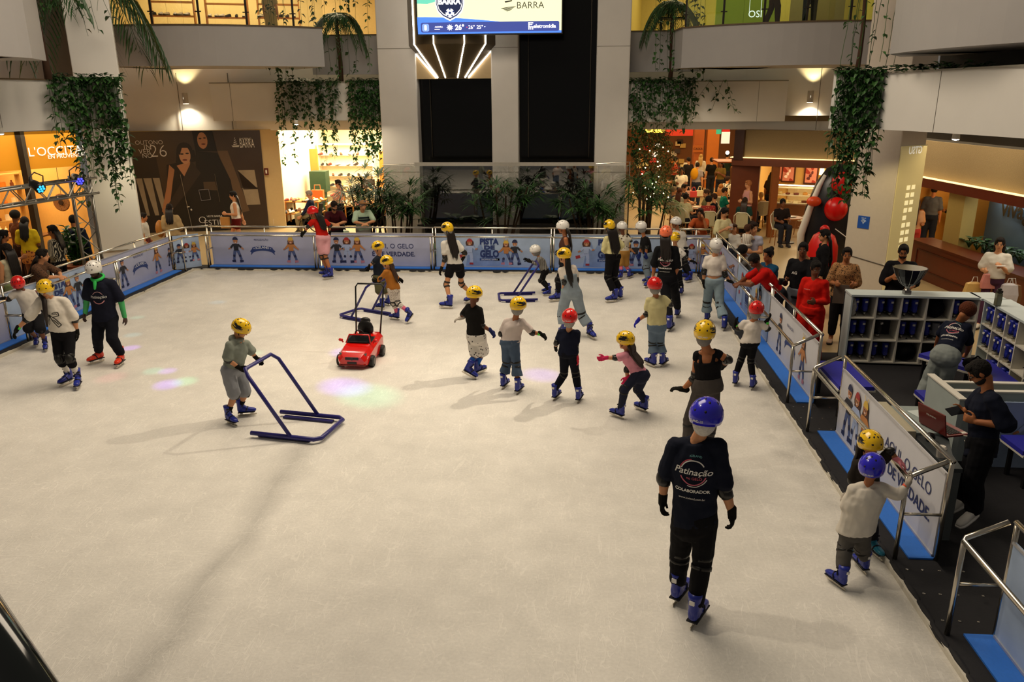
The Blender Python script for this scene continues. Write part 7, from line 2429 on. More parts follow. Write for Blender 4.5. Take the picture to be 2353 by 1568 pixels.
def signb(px0, py0, px1, py1, Y, c, label, text=None, tc='#f0e0c0', e=1.0):
 p, q = at_y(px0, py0, Y), at_y(px1, py1, Y)
 t = thing('shop_sign', label, 'sign', (p + q) / 2)
 b = MB(); b.box((p.x, Y, q.z), (q.x, Y + .08, p.z)); b.build('board', mat(c, rough=.4, noise=.1, emit=e * .6), t)
 for x in (.1, .9): b = MB(); xx = p.x + (q.x - p.x) * x; b.tube([(xx, Y + .04, p.z - .02), (xx, Y + .04, max(3.31, p.z + .05))], .012, 5); b.build('hanging_rod', DARKP, t)
 if text:
  b = MB(); put_text(b, text, V(((p.x + q.x) / 2, Y - .01, (p.z + q.z) / 2)), (1, 0, 0), uz, width=(q.x - p.x) * .8, bold=.02); b.build('lettering', mat(tc, emit=e, noise=0), t)
signb(1530, 290, 1592, 312, 37, '#b02a14', 'long red lit shop sign behind the fairy-light tree')
signb(1478, 290, 1528, 304, 33, '#6a5a20', 'yellow glowing script sign behind the leaves', 'Oak', '#ffe24a', 3)
signb(1647, 293, 1657, 308, 36, '#2fa07a', 'small green square sign with an orange ring')
signb(1659, 303, 1676, 330, 36, '#e8dcd0', 'small white poster in the far food hall')
signb(1660, 292, 1677, 303, 36, '#b01810', 'small red sign above the white poster')
for i in range(22):
 px = rgs.uniform(1465, 1592); py = rgs.uniform(325, 400)
 p = at_y(px, py, 41.88)
 b = MB(); b.box(p + V((-.14, 0, -.1)), p + V((.14, .1, .12)))
 tag(b.build('menu_tile', mat(rgs.choice(['#e8c890', '#a82a1c', '#f0e0c8', '#c9772a', '#3a2a1c', '#d8b060']), emit=rgs.choice([0, .4, 1.2]), noise=.1)), 'small lit menu board on the far food hall wall', 'menu board', 'menu boards on the far wall')
# red frame like a bicycle on a shelf, above the wooden corner
p = at_y(1690, 350, 27.0)
t = thing('shelf_lamp', 'dark wooden shelf corner with a bright lamp above the cafe terrace', 'shelf', p)
b = MB(); b.box(p + V((-.55, 0, -.35)), p + V((.7, 1.2, -.3))); b.build('board', WOODR, t)
b = MB(); b.ell(p + V((-.24, .1, -.02)), .06, None, 10, 7); b.build('bulb', mat('#fff0d0', emit=20, noise=0), t)
# cafe chairs and tables
CANE = mat('#c9bd98', rough=.6, noise=.12, scale=40, name='cane')
def cafe_chair_mesh():
 t = thing('cafe_chair', 'x', 'chair', (0, 0, 0))
 b = MB(); b.lathe((0, 0, .43), [(.20, 0), (.22, .015), (.22, .03), (.2, .04)], 18); b.build('seat', CANE, t, local=True)
 b = MB(); pts = [(-.23, .05, .44), (-.25, -.10, .62), (-.22, -.24, .80), (-.13, -.29, .90), (.13, -.29, .90), (.22, -.24, .80), (.25, -.10, .62), (.23, .05, .44)]
 b.tube(pts, .016, 6); b.build('arm_frame', mat('#d0c6ac', rough=.5), t, local=True)
 b = MB()
 b.rings([[V((.17 * math.cos(a) , -.20 - .05 * (i / 4), .47 + .09 * i * 1.15 + (.0))) + V((0, -.04 * (1 - abs(math.cos(a))), 0)) for a in (0, .6, 1.2, 1.57, 1.9, 2.5, PI)] + [V((.17 * math.cos(a), -.215 - .05 * (i / 4), .47 + .09 * i * 1.15)) + V((0, -.04 * (1 - abs(math.cos(a))), 0)) for a in (PI, 2.5, 1.9, 1.57, 1.2, .6, 0)] for i in range(5)])
 b.build('backrest', mat('#a39a78', rough=.7, noise=.2, scale=60), t, local=True)
 for x in (-.17, .17):
  for y in (-.17, .17):
   b = MB(); b.tube([(x, y, .43), (x * 1.15, y * 1.2, 0)], .016, 6); b.build('leg', mat('#8a5a2c', rough=.5), t, local=True)
 b = MB(); b.tube([(.17 * math.cos(i * PI / 5), .17 * math.sin(i * PI / 5), .24) for i in range(10)], .010, 5, closed=True); b.build('brace', mat('#8a5a2c', rough=.5), t, local=True)
 return t
ch0 = cafe_chair_mesh()
used = [False]
def chair(px, py, face, label, zz=-.1):
 p = at_z(px, py, zz)
 f_ = facing(p, face)
 rz = math.atan2(f_.y, f_.x) - PI / 2
 if not used[0]:
  used[0] = True; ch0.location = p; ch0.rotation_euler = (0, 0, rz); ch0['label'] = label; ch0['group'] = 'cane chairs of the cafe terrace'; return ch0
 c = dup(ch0, None, p, rz); c['label'] = label; return c
for px, py, fc, lab in [(1712, 515, 5, 'cane chair with rounded back behind the little girl in white'), (1845, 540, -60, 'empty cane armchair right of the round cafe table'), (1640, 512, -15, 'cane chair seen from behind, left of the woman with phone'), (1745, 470, 10, 'dark-seated cane chair beside the cafe post')]:
 chair(px, py, fc, lab)
def chair_under(P, f, label):
 c = dup(ch0, None, (P[0], P[1], -.1), math.atan2(f.y, f.x) - PI / 2)
 c['label'] = label
 return c
for px, py, r_0, lab in [(1609, 476, .42, 'round wooden cafe table left, with plates'), (1811, 499, .42, 'round dark wooden cafe table by the pastry counter'), (1587, 449, .45, 'round cafe table with shopping bags'), (1674, 462, .38, 'round cafe table of the man in green'), (1543, 417, .4, 'round orange-topped table at the back of the terrace'), (1631, 411, .4, 'small orange table at the far end of the terrace')]:
 p = at_z(px, py, .65); p.z = -.1
 table(lab, p, r_0, r_0, .75, mat('#9a5a24', rough=.35, noise=.15), mat('#2a1c12', rough=.5), 'cafe_table', True)
 for k in range(2):
  b = MB(); q = p + V((-.15 + .28 * k, -.12 + .1 * k, .75)); b.lathe(q, [(.05, 0), (.10, .015), (.105, .02), (.05, .008)], 16)
  tag(b.build('plate', mat('#e3dcc8', rough=.3)), ('left', 'right')[k] + ' white plate on the ' + lab, 'plate')
for k, (px, py, c) in enumerate([(1581, 452, '#d8b0a0'), (1593, 453, '#d84a4a'), (1607, 451, '#e8e4c0')]):
 p = at_z(px, py, .66); b = MB()
 b.box(p + V((-.11, -.05, 0)), p + V((.11, .05, .2))); b.tube([p + V((-.07, 0, .2)), p + V((-.03, 0, .34)), p + V((.03, 0, .34)), p + V((.07, 0, .2))], .012, 5)
 tag(b.build('shopping_bag', mat(c, rough=.5)), ('pale pink', 'red', 'cream')[k] + ' shopping bag standing on the terrace table', 'bag')
b = MB()
for i in range(4):
 p = at_z(1489 + 5 * i, 548, -.1); p = V((2.45 + .16 * i, 21.2 + .7 * i, -.1))
t = thing('glass_gate', 'short glass gate panels with dark posts by the terrace', 'gate', (2.7, 21.3, -.1))
for i in range(4):
 q = V((2.75, 20.6 + .55 * i, -.1))
 b = MB(); b.bar(q, q + V((0, 0, .8)), .04, .04); b.build('post', mat('#4a4a2c', rough=.5), t)
 if i < 3:
  b = MB(); b.bar(q + V((0, .04, .42)), q + V((0, .51, .42)), .012, .66); b.build('pane', CLEAR, t)
# dark rail of the gallery in front of the camera, bottom left corner
g0, g1 = at_d(-75, 1370, 1.25), at_d(100, 1640, 1.05)
t = thing('gallery_rail', 'dark glossy round railing at the bottom left corner, close to the viewer', 'railing', g0)
b = MB(); b.tube([g0 - (g1 - g0) * 1.2, g1 + (g1 - g0) * 1.5], .033, 20); b.build('rail', mat('#0c140f', rough=.12, noise=0, spec=.7), t, smooth=True)
# ------------------------------------------------------------------ the skaters
BK, YEL, RED, WHT, BLU = '#15130f', 'yellow', 'red', 'white', 'blue'
NET = '#8f8c87'
NAVY = '#1a1c2a'
def uni(**k):
 d = dict(el=BK, ke=BK, glv=BK)
 d.update(k)
 return d
SHIRTS = []
skater('boy in red helmet and white tee by the left barrier, half hidden',
    'H42,653 N52,664 SL76,671 SR32,673 EL88,700 ER20,687 WL88,727 WR6,686 GR-8,688 PL88,729 PR66,729 KL93,758,.1 KR66,757,.1 FL107,803 TL104,814 FR87,793 TR81,803', 165, 1.2,
    uni(helm=RED, skin='d', top='#cfc8be', sl=.6, hem=-.1, bot='#1a1a1d', len=.95, fit=.03), hf=-170, hp=-35)
t, J, f = skater('girl in yellow helmet, white bow-print tee and long black braid at the left',
    'H105,666 N113,686 SL149,690 SR90,690 EL171,732 ER64,732 WL177,764 WR39,757 GL181,790 GR26,782 PL160,764 PR131,764 KL160,824,.05 KR136,824,.05 FL184,886 TL172,906 FR167,879 TR132,893', -165, 1.50,
    uni(helm=YEL, skin='l', fem=1, top='#e0d8cb', sl=.85, slw=.02, hem=.06, wide=1.08, bot='#141316', len=1.35, fit=.012, sock='#ddd8cc', sk=.45, hair='#1f1410', band={'R': '#52e04a'}, net='#c9c2b8'), hf=-165, hp=-14)
SHIRTS.append((t, f, 'bow'))
q = MB(); p0 = J['H'] + V((.02, .0, -.02)); hz = (EYE - J['N']); hz.z = 0; hz.normalize()
q.tube([J['H'] + f.cross(V((0, 0, 1))) * .07 + V((0, 0, -.05)), J['SR'] * .35 + J['N'] * .65 + f * .10, lerp(J['N'], J['PR'], .35) + f * .14 + f.cross(V((0, 0, 1))) * .05, lerp(J['N'], J['PR'], .75) + f * .13 + f.cross(V((0, 0, 1))) * .07], [.03, .034, .03, .012], 8)
q.build('braid', mat('#1f1410', rough=.5, noise=.3, scale=45), t, smooth=True)
t, J, f = skater('rink attendant in white helmet, navy tee, green sleeves and orange-red skates',
    'H216,621 N225,640 SL258,650 SR201,648 EL277,688 ER200,686 WL286,728 WR196,719 GL292,745 GR192,738 PL256,731 PR228,732 KL258,779,.05 KR224,776,.05 FL284,836 TL263,852 FR238,830 TR194,843', -150, 1.64,
    dict(helm=WHT, skin='k', top=NAVY, sl=.85, slw=.01, hem=-.06, wide=1.08, grow=.022, under='#4fb06a', bot='#14151d', fit=.024, fc='#e0340c', hair='#15100d', hl=.0), hf=-150, hp=-20)
SHIRTS.append((t, f, 'front'))
q = MB(); nkp = J['N'] + V((0, 0, -.01))
q.tube([nkp + f * .09 * math.cos(a) + f.cross(V((0, 0, 1))) * .085 * math.sin(a) + V((0, 0, .025 - .03 * math.cos(a))) for a in [2 * PI * i / 12 for i in range(12)]], .022, 6, closed=True)
q.cone(nkp + f * .10 + V((0, 0, -.03)), .03, nkp + f * .13 + V((0, 0, -.12)), .018)
q.build('neckerchief', cloth('#3fc45f'), t, smooth=True)
t, J, f = skater('boy in yellow helmet and grey hooded top pushing the nearest blue frame',
    'H553,757 N543,772 SL567,789 SR526,792 EL577,809 ER523,826 WL589,823 WR549,845 GL602,836 GR571,857 PL546,850 PR522,851 KL563,903 KR539,908 FL549,957 TL592,953 FR523,972 TR551,983', 115, 1.29,
    uni(helm=YEL, skin='l', top='#848a7f', sl=.8, slw=.015, hem=-.03, wide=1.06, hood=1, bot='#8d8f94', botk=dict(noise=.25), len=.92, lw=.016, fit=.022, sock='#17171c', sk=.75), hf=120, hp=-30)
skater('girl in red helmet, red tee and pink shorts leaning on the far barrier',
    'H719,489 N731,500 SL715,509 SR750,508 EL709,520 ER757,518 WL699,534 WR758,535 GL694,540 GR757,540 PL734,546 PR751,546 KL740,590 KR748,590 FL757,637 TL738,635 FR765,641 TR745,643', -38, 1.50,
    uni(helm=RED, skin='m', fem=1, top='#b51a10', sl=.6, hem=.02, bot='#e0a3ab', len=.72, fit=.02, lw=.01, hair='#140e0b', hl=.22), hf=-70, hp=-14)
skater('child in yellow helmet and dark vest skating just behind the girl in orange',
    'H869,570 N872,585 SL866,594 SR872,592 EL858,603 ER866,613 WL848,613 WR862,630 GL845,620 PL868,640 PR874,640 KL872,670 KR885,669 FL883,712 TL858,709 FR896,704 TR880,700', -85, 1.22,
    uni(helm=YEL, skin='l', top='#1f242e', sl=.5, hem=-.1, bot='#5d5a40', len=.9, fit=.03, sock='#d8d4cc', sk=.4), hp=-14)
skater('girl in yellow helmet, orange-brown top and patterned leggings pushing a blue frame',
    'H889,604 N894,617 SL885,624 SR903,622 EL874,640 ER912,637 WL868,647 WR916,640 GL861,646 PL897,663 PR911,661 KL904,697 KR914,697 FL917,736 TL897,733 FR950,724,.14 TR936,744,.01', -70, 1.14,
    uni(helm=YEL, skin='l', fem=1, top='#a86a2a', sl=1.75, hem=-.10, wide=1.03, grow=.016, bot=patterned('#d8cfc4', '#6b5648', 60, .35), len=1.45, fit=.006, sock='#d86a86', sk=.5, hair='#3a2416', hl=.22, hw=.6), hp=-12)
t, J, f = skater('woman in yellow helmet, white tee and black shorts near the far barrier',
    'H1028,528 N1032,542 SL1018,559 SR1052,558 EL1022,596 ER1067,582 WL1014,618 WR1064,594 GL1009,632 GR1060,602 PL1036,612 PR1056,612 KL1026,654 KR1060,653 FL1039,710 TL1017,708 FR1086,694 TR1073,697', -22, 1.55,
    uni(helm=YEL, skin='l', fem=1, top='#e2ddd3', sl=.55, hem=-.08, bot='#121114', len=.42, fit=.014, hair='#1c120d', hl=.34, net=NET, sock='#e0dcd4', sk=.8), hf=-40, hp=-6)
skater('boy in yellow helmet, black tee and white patterned shorts pushing off with one skate',
    'H1090,679 N1088,697 SL1074,705 SR1103,712 EL1065,722 ER1106,747 WL1060,731 WR1128,761 GL1053,733 GR1141,778 PL1087,776 PR1103,777 KL1092,812 KR1110,808 FL1062,856,.10 TL1090,872,.0 FR1092,863 TR1108,856', 30, 1.30,
    uni(helm=YEL, skin='d', top='#191715', sl=.75, hem=-.04, bot=patterned('#dcd6cc', '#3b3330', 22, .25), len=.92, fit=.028, lw=.02, glv=('#bdb4a8', '#222b5c'), sock='#2a5cae', sk=.5), hf=55, hp=-8)
skater('boy in yellow helmet, pale tee and flared blue jeans, arms out for balance',
    'H1191,705 N1186,723 SL1164,739 SR1202,739 EL1152,766 ER1223,764 WL1156,775,-.12 WR1243,768 GR1256,778 PL1164,786 PR1180,786 KL1165,836 KR1186,838 FL1154,896 TL1171,880 FR1187,908 TR1205,891', 22, 1.27,
    uni(helm=YEL, skin='m', top='#d0c2bb', sl=.72, hem=-.03, wide=1.05, bot='#4a5a70', botk=dict(noise=.25), fit=.02, flare=.10, len=1.62, net=NET, band={'R': '#52e04a'}, hair=None), hf=45, hp=-4)
t, J, f = skater('child in red helmet and all navy clothes with one pink glove, seen from behind',
    'H1309,733 N1308,754 SL1288,764 SR1327,764 EL1279,787 ER1323,798 WL1277,797,-.1 WR1326,822 GR1330,838 PL1297,812 PR1315,812 KL1296,860 KR1323,860 FL1272,922 TL1287,908 FR1327,928 TR1338,912', 12, 1.22,
    uni(helm=RED, skin='l', top='#181c2e', sl=.55, hem=-.02, bot='#14161f', fit=.010, net='#a29d95', glv=(BK, '#d8384a'), htext='ICELAND', htw=.10), hp=-3)
skater('tall girl in yellow helmet and pale denim dungarees, seen from behind',
    'H1296,589 N1301,604 SL1288,620 SR1319,614 EL1297,647,.05 ER1325,642 WL1293,670 WR1327,664,-.1 GL1291,688 PL1302,674 PR1324,674 KL1291,722 KR1336,725 FL1297,776 TL1289,768 FR1350,772,.02 TR1364,780', -12, 1.45,
    uni(helm=YEL, skin='l', fem=1, top='#ddd3c6', sl=.62, hem=.0, bot='#8f9ca6', botk=dict(noise=.2), bib=1, fit=.034, flare=.11, len=1.75, hair='#17100c', hl=.30, hw=.45, band={'L': '#8fe07a'}), hf=-60, hp=-8)
skater('woman in white helmet and brown top with long black hair, near the far barrier',
    'H1293,523 N1298,538 SL1300,549 SR1297,549 EL1303,568 ER1296,566 WL1293,580 WR1288,576 PL1298,602 PR1297,602 KL1284,644 KR1296,644 FL1286,692 TL1270,693 FR1296,685 TR1284,686', -88, 1.52,
    uni(helm=WHT, skin='m', fem=1, top='#4a3028', sl=0, hem=-.06, bot='#16151a', fit=.014, hair='#17100d', hl=.32), hp=-10)
skater('small child in white helmet and striped grey top pushing a blue frame',
    'H1230,577 N1238,585 SL1241,594 SR1238,594 EL1233,606 ER1229,605 WL1220,602 WR1213,598 GL1213,600 GR1206,595 PL1251,622 PR1252,622 KL1243,645 KR1247,645 FL1265,679 TL1242,681 FR1262,672 TR1240,674', -85, 1.0,
    uni(helm=WHT, skin='l', top=patterned('#8d8a82', '#4f4c48', 8, .42, 'wave'), sl=1.9, hem=-.08, bot='#171719', fit=.012, net=NET), hp=-18)
skater('woman in yellow helmet, pale yellow jumper and black trousers, seen from behind',
    'H1400,522 N1402,538 SL1392,548 SR1418,548 EL1387,574 ER1430,564 WL1391,580,-.08 WR1422,574,-.1 PL1402,588 PR1416,588 KL1396,638 KR1411,641 FL1417,694 TL1389,696 FR1428,690 TR1414,685', -28, 1.56,
    uni(helm=YEL, skin='l', fem=1, top='#d8cf98', sl=1.8, hem=.1, bot='#111013', fit=.016, flare=.085, len=1.8, hair='#140d0a', hl=.36, hw=1.25, el=None, glv=None), hp=-6)
skater('child in white helmet, patterned shirt and tan shorts behind the woman in pale yellow',
    'H1429,523 N1431,535 SL1421,544 SR1442,544 EL1420,560 ER1449,553 WL1423,570,-.05 WR1446,545,-.1 PL1427,580 PR1439,580 KL1427,608 KR1438,609 FL1429,642 TL1421,643 FR1443,641 TR1457,635', -20, 1.18,
    uni(helm=WHT, skin='d', top=patterned('#cdc6b4', '#5a4a34', 14, .3), sl=.6, hem=-.12, bot='#a5793c', len=.9, fit=.024, sock='#d86a7a', sk=.3), hf=-60, hp=-6)
skater('boy in white helmet, black tee and grey jeans skating left along the far side',
    'H1473,523 N1479,538 SL1485,549 SR1477,547 EL1486,567 ER1474,566 WL1484,585 WR1470,584 GL1486,596 PL1491,586 PR1488,586 KL1487,616 KR1484,616 FL1493,650 TL1475,652 FR1491,659 TR1480,663', -75, 1.27,
    uni(helm=WHT, skin='m', top='#131214', sl=.6, hem=-.06, bot='#67737d', botk=dict(noise=.25), fit=.024, net=NET, glv='#1c2b66'), hp=-12)
t, J, f = skater('attendant in orange helmet and black uniform tee with long hair, seen from behind',
    'H1530,538 N1531,556 SL1510,572 SR1553,572 EL1503,612 ER1556,616 WL1501,634 WR1552,633 PL1523,640 PR1543,640 KL1533,692 KR1553,684 FL1535,764 TL1548,752 FR1554,732 TR1561,719', 6, 1.66,
    dict(helm='orange', skin='m', fem=1, top='#121316', sl=.85, slw=.012, hem=-.12, wide=1.04, grow=.016, bot='#121217', fit=.022, hair='#1a120d', hl=.22), hp=-2)
SHIRTS.append((t, f, 'back'))
skater('child in yellow helmet and spotted top hidden behind the attendant in orange helmet',
    'H1551,549 N1552,560 SL1544,570 SR1563,574 EL1540,590 ER1576,592 WL1538,605 WR1590,600 GR1597,602 PL1547,616 PR1558,616 KL1552,648 KR1562,646 FL1552,688 TL1558,678 FR1564,680 TR1570,670', 20, 1.24,
    uni(helm=YEL, skin='l', top=patterned('#ddd8cf', '#2a2624', 24, .22), sl=.6, hem=-.1, bot='#15151a', fit=.014), hp=-4)
skater('boy in white helmet and white tee leaning on the far right corner rail',
    'H1553,513 N1559,526 SL1548,534 SR1570,536 EL1544,540 ER1574,550 WL1541,528 WR1566,555 GL1540,520 PL1563,572 PR1575,572 KL1566,602 KR1574,604 FL1581,643 TL1567,642 FR1588,648 TR1576,650', -45, 1.32,
    uni(helm=WHT, skin='m', top='#cfc9be', sl=.6, hem=-.12, bot='#121216', fit=.014, glv=None), hf=-110, hp=-4)
skater('child in red helmet, pale yellow tee and flared jeans with a blue glove',
    'H1504,658 N1507,676 SL1489,690 SR1527,686 EL1487,721 ER1540,700 WL1466,737 WR1538,692,-.15 GL1456,749 PL1502,752 PR1517,752 KL1499,790 KR1517,790 FL1505,846 TL1484,836 FR1518,845 TR1533,834', -8, 1.32,
    uni(helm=RED, skin='m', top='#d5cc97', sl=.6, hem=-.01, bot='#647689', botk=dict(noise=.2), fit=.014, flare=.10, len=1.72, net=NET, glv=('#2a2aa0', BK)), hf=-35, hp=-4)
skater('girl in yellow helmet and pink tee crouching with one arm stretched forward',
    'H1437,785 N1441,801 SL1434,817 SR1452,811 EL1415,822 ER1441,850 WL1391,823 WR1441,868 GL1373,826 GR1434,882 PL1464,862 PR1480,862 KL1435,896,.1 KR1466,896 FL1432,964 TL1406,954 FR1486,949 TR1453,935', -65, 1.17,
    uni(helm=YEL, skin='l', fem=1, top='#dd93a3', sl=.6, hem=-.03, bot='#26293a', fit=.012, hair='#2a170e', hl=.2, hw=.8, glv='#d02f5c'), hp=-4)
skater('young woman in white helmet, white crop tee and pale ripped jeans by the right barrier',
    'H1645,566 N1642,583 SL1623,594 SR1660,592 EL1618,624 ER1667,632 WL1617,648 WR1677,646 GR1686,651 PL1632,645 PR1652,645 KL1624,698 KR1654,702 FL1622,742 TL1630,730 FR1662,762 TR1668,749', 5, 1.48,
    uni(helm=WHT, skin='l', fem=1, top='#ddd4ca', sl=.55, hem=.24, bot='#8295a0', botk=dict(noise=.22), fit=.026, flare=.115, len=1.75, net='#b5b0a8', waist=.1), hf=-25, hp=-2)
skater('child in red helmet, white crop tee and black trousers holding the right rail',
    'H1738,714 N1736,731 SL1710,741 SR1754,743 EL1697,754 ER1763,755 WL1690,747 WR1762,738 GL1690,738 GR1768,731 PL1715,789 PR1732,789 KL1704,823 KR1725,828 FL1687,889 TL1695,874 FR1726,898 TR1735,886', 12, 1.17,
    uni(helm=RED, skin='m', fem=1, top='#ddd5cb', sl=.6, hem=.05, bot='#121114', fit=.006, net=NET, band={'L': '#52e04a', 'R': '#52e04a'}), hp=-4)
skater('woman in yellow helmet, black low-backed top and grey jeans, seen from behind',
    'H1619,768 N1624,798 SL1601,815 SR1652,812 EL1597,868 ER1671,826 WL1570,895 WR1664,838,-.15 GL1555,893 PL1613,890 PR1638,890 KL1584,966 KR1632,984 FL1582,1084 TL1587,1062 FR1608,1088 TR1614,1064', 6, 1.60,
    uni(helm=YEL, skin='m', fem=1, top='#121114', sl=0, scoop=1, hem=.30, grow=.014, bot='#4c4642', botk=dict(noise=.22), fit=.012, flare=.10, len=1.7, waist=.30, net='#7d7874', htext='ICELAND', htw=.11), hp=-2)
t, J, f = skater('tall attendant in blue helmet and navy printed tee, nearest in the picture, seen from behind',
    'H1622,962 N1611,1001 SL1548,1022 SR1652,1024 EL1527,1098 ER1667,1127 WL1523,1148 WR1682,1180 GL1521,1176 GR1683,1206 PL1570,1200 PR1620,1200 KL1562,1275 KR1614,1290 FL1548,1394 TL1588,1345 FR1588,1448 TR1624,1396', 8, 1.73,
    uni(helm=BLU, skin='l', top='#161a28', sl=.8, hem=.0, wide=1.02, grow=.018, bot='#121113', fit=.016, net='#d8d3cb', htext='ICELAND-10', hta=-165, htw=.135, hsz=1.07, curl=.55), hf=22, hp=-12)
SHIRTS.append((t, f, 'back'))
t, J, f = skater('child in blue helmet, white long-sleeved tee and grey joggers gripping the right rail end',
    'H2003,1078 N1998,1110 SL1958,1124 SR2028,1120 EL1945,1164 ER2064,1137 WL1938,1152,-.12 WR2086,1112 GR2097,1094 PL1953,1218 PR1981,1218 KL1941,1258 KR1980,1264 FL1939,1358 TL1897,1326 FR1989,1322 TR1958,1286', -8, 1.11,
    uni(helm=BLU, skin='m', top='#d6cfc2', sl=1.55, hem=-.03, wide=1.14, grow=.026, bot='#55524e', botk=dict(noise=.2), fit=.026, len=1.7, ke=BK, glv=('#a89f93', '#a89f93'), band={'R': '#e0542a'}, htext='ICELAND', htw=.10, ke_=1), hp=2, hf=10)
skater('girl in yellow helmet and dark tee behind the child in blue helmet',
    'H1999,1024 N1990,1046 SL2022,1062 SR1966,1066 EL2045,1040 ER1960,1104 WL2062,1057 WR1960,1125 GL2076,1068 PL1998,1130 PR1974,1130 KL2003,1190 KR1978,1190 FL1996,1266 TL2018,1284 FR1936,1256 TR1950,1276', 165, 1.14,
    uni(helm=YEL, skin='m', fem=1, top='#2a2520', sl=.7, hem=-.1, bot='#1d1c20', fit=.014, hair='#1f140e', hl=.2, glv=(' #d8808c'.strip(), BK), fc='#12708a'), hf=150, hp=-6)

# ------------------------------------------------------------------ staff at the skate hire
t, J, f = skater('man in dark shirt and glasses looking down at his phone beside the cashier desk',
    'H2250,856 N2276,880 SL2283,918 SR2256,902 EL2312,978 ER2240,930 WL2244,970 WR2216,946 GL2216,960 GR2200,944 PL2262,1022 PR2250,1022 KL2236,1105 KR2226,1100 FL2238,1212 TL2188,1230 FR2216,1184 TR2180,1191', -100, 1.70,
    dict(skin='m', hair='#14100d', top='#171b2a', sl=.92, slw=.02, hem=-.25, wide=1.03, grow=.018, bot='#131317', fit=.028, beard=1, glasses=1, feet='shoe', fc='#d8d4cc', sole='#e6e2da', curl=.9, floor=0), hp=-42)
q = J['WL'] * .45 + J['WR'] * .45 + (J['GL'] + J['GR']) * .05
t2 = thing('phone', 'black phone in the hands of the man at the cashier desk', 'phone', at_d(2196, 944, 8.05))
b = MB(); R = Matrix.Rotation(.5, 3, 'Z') @ Matrix.Rotation(.5, 3, 'X'); b.box((-.10, -.045, -.005), (.07, .045, .005)); b.v = [R @ q_ + origin(t2) for q_ in b.v]; b.build('body', mat('#0f0f12', rough=.15, noise=0), t2, bevel=.003)
b = MB(); put_text(b, 'ICELAND', J['SL'] * .3 + J['PL'] * .1 + J['SR'] * .6 , (1, 0, 0), (0, 0, 1), width=.1);
t, J, f = skater('attendant with brown hair bun bending over the bench, navy tee and ripped pale jeans',
    'H2222,716 N2212,738 SL2176,746 SR2224,752 EL2160,772 ER2228,792 WL2152,790,-.2 WR2222,810,-.2 PL2163,815 PR2186,817 KL2133,876 KR2168,886 FL2112,939 TL2122,922 FR2152,940 TR2164,924', 25, 1.66,
    dict(skin='m', hair='#5a2a14', hk='afro', top='#161b2c', sl=.8, hem=-.02, lean=.42, bot='#8a918e', botk=dict(noise=.28), fit=.030, feet='shoe', fc='#c9c4ba', sole='#c8503c', floor=0), hp=-40, hf=40)
SHIRTS.append((t, f, 'back'))
# ------------------------------------------------------------------ onlookers round the rink
def on(label, hx, hy, h, deg, arms=('down', 'down'), **k):
 pk = {q: k.pop(q) for q in ('kind', 'step', 'lean', 'head', 'hp', 'floor', 'seat', 'P', 'hands') if q in k}
 return stander(label, hx, hy, h, deg, k, arms, **pk)
on('man in black tee and dark glasses holding the ribbed reflector on the skate shelf', 2078, 562, 1.78, 178, ('table', 'phone'), skin='m', hair='#14100e', beard=1, glasses=1, top='#131216', sl=.85, slw=.02, hem=-.2, wide=1.05, grow=.016, bot='#17161a', fat=1.1, hp=-16)
t, J, f = on('woman in leopard print blouse with a lanyard holding a grey folder', 1948, 570, 1.66, 176, ('bent', 'bent'), skin='m', fem=1, hair='#17100d', top=patterned('#a8794a', '#2a1a10', 42, .34), sl=.95, slw=.02, hem=-.15, wide=1.03, grow=.016, bot='#1d1b1e', fit=.012, len=1.75, fc='#c9a58a', fat=1.08)
b = MB(); c_ = J['WL'] * .5 + J['WR'] * .5 + f * .05 + V((0, 0, -.12)); r3 = f.cross(V((0, 0, 1))); b.prism([(-.16, -.2), (.12, -.2), (.12, .12), (-.16, .12)], c_, -r3, (0, 0, 1), .01)
tag(b.build('folder', mat('#6b5d52', rough=.6)), 'grey-brown folder in the hands of the woman in leopard print', 'folder')
t, J, f = on('woman in red work overalls with tied back dark hair, standing by the upper gate', 1878, 600, 1.68, 205, ('bent', 'down'), skin='d', fem=1, hair='#120d0b', hk='bun', top='#c4190f', sl=1.9, hem=-.25, wide=1.03, grow=.016, bot='#c4190f', fit=.04, fc='#141214', step=.2, head=160, hp=-20)
b = MB(); put_text(b, 'BOMBEIRO CIVIL', lerp(J['SL'], J['SR'], .62) * .8 + lerp(J['PL'], J['PR'], .6) * .2 + f * .165, -f.cross(V((0, 0, 1))), (0, 0, 1), width=.10); b.build('lettering', mat('#e8e0d6', noise=0), t)
t, J, f = on('smiling man in black tee with small white logo holding a camera', 1848, 557, 1.80, 200, ('fwd', 'bent'), skin='d', hair='#120e0c', top='#141417', sl=.85, hem=-.2, wide=1.02, grow=.016, bot='#6d727a', fit=.03, fc='#1c1a18', head=185)
b = MB(); put_text(b, 'AG', lerp(J['SL'], J['SR'], .68) * .72 + lerp(J['PL'], J['PR'], .6) * .28 + f * .17, -f.cross(V((0, 0, 1))), (0, 0, 1), width=.09, bold=.03); b.build('lettering', mat('#e6e2da', noise=0), t)
c_ = J['WR'] + f * .10
t = thing('camera', 'black camera in the hand of the smiling man in black tee', 'camera', c_)
b = MB(); b.box(c_ + V((-.07, -.04, -.05)), c_ + V((.07, .04, .05))); b.build('body', mat('#131214', rough=.4), t, bevel=.01)
b = MB(); b.tube([c_ + V((0, -.03, 0)), c_ + V((0, -.14, 0))], [.042, .045], 14); b.build('lens', mat('#0c0c0e', rough=.2), t)
on('woman in teal blue tee resting both hands on the right barrier', 1768, 572, 1.62, 232, ('rail', 'rail'), skin='m', fem=1, hair='#15100e', hk='bun', top='#12405e', sl=.85, hem=-.2, wide=1.03, grow=.016, bot='#15181f', fit=.02, fat=1.1, lean=.1, head=215)
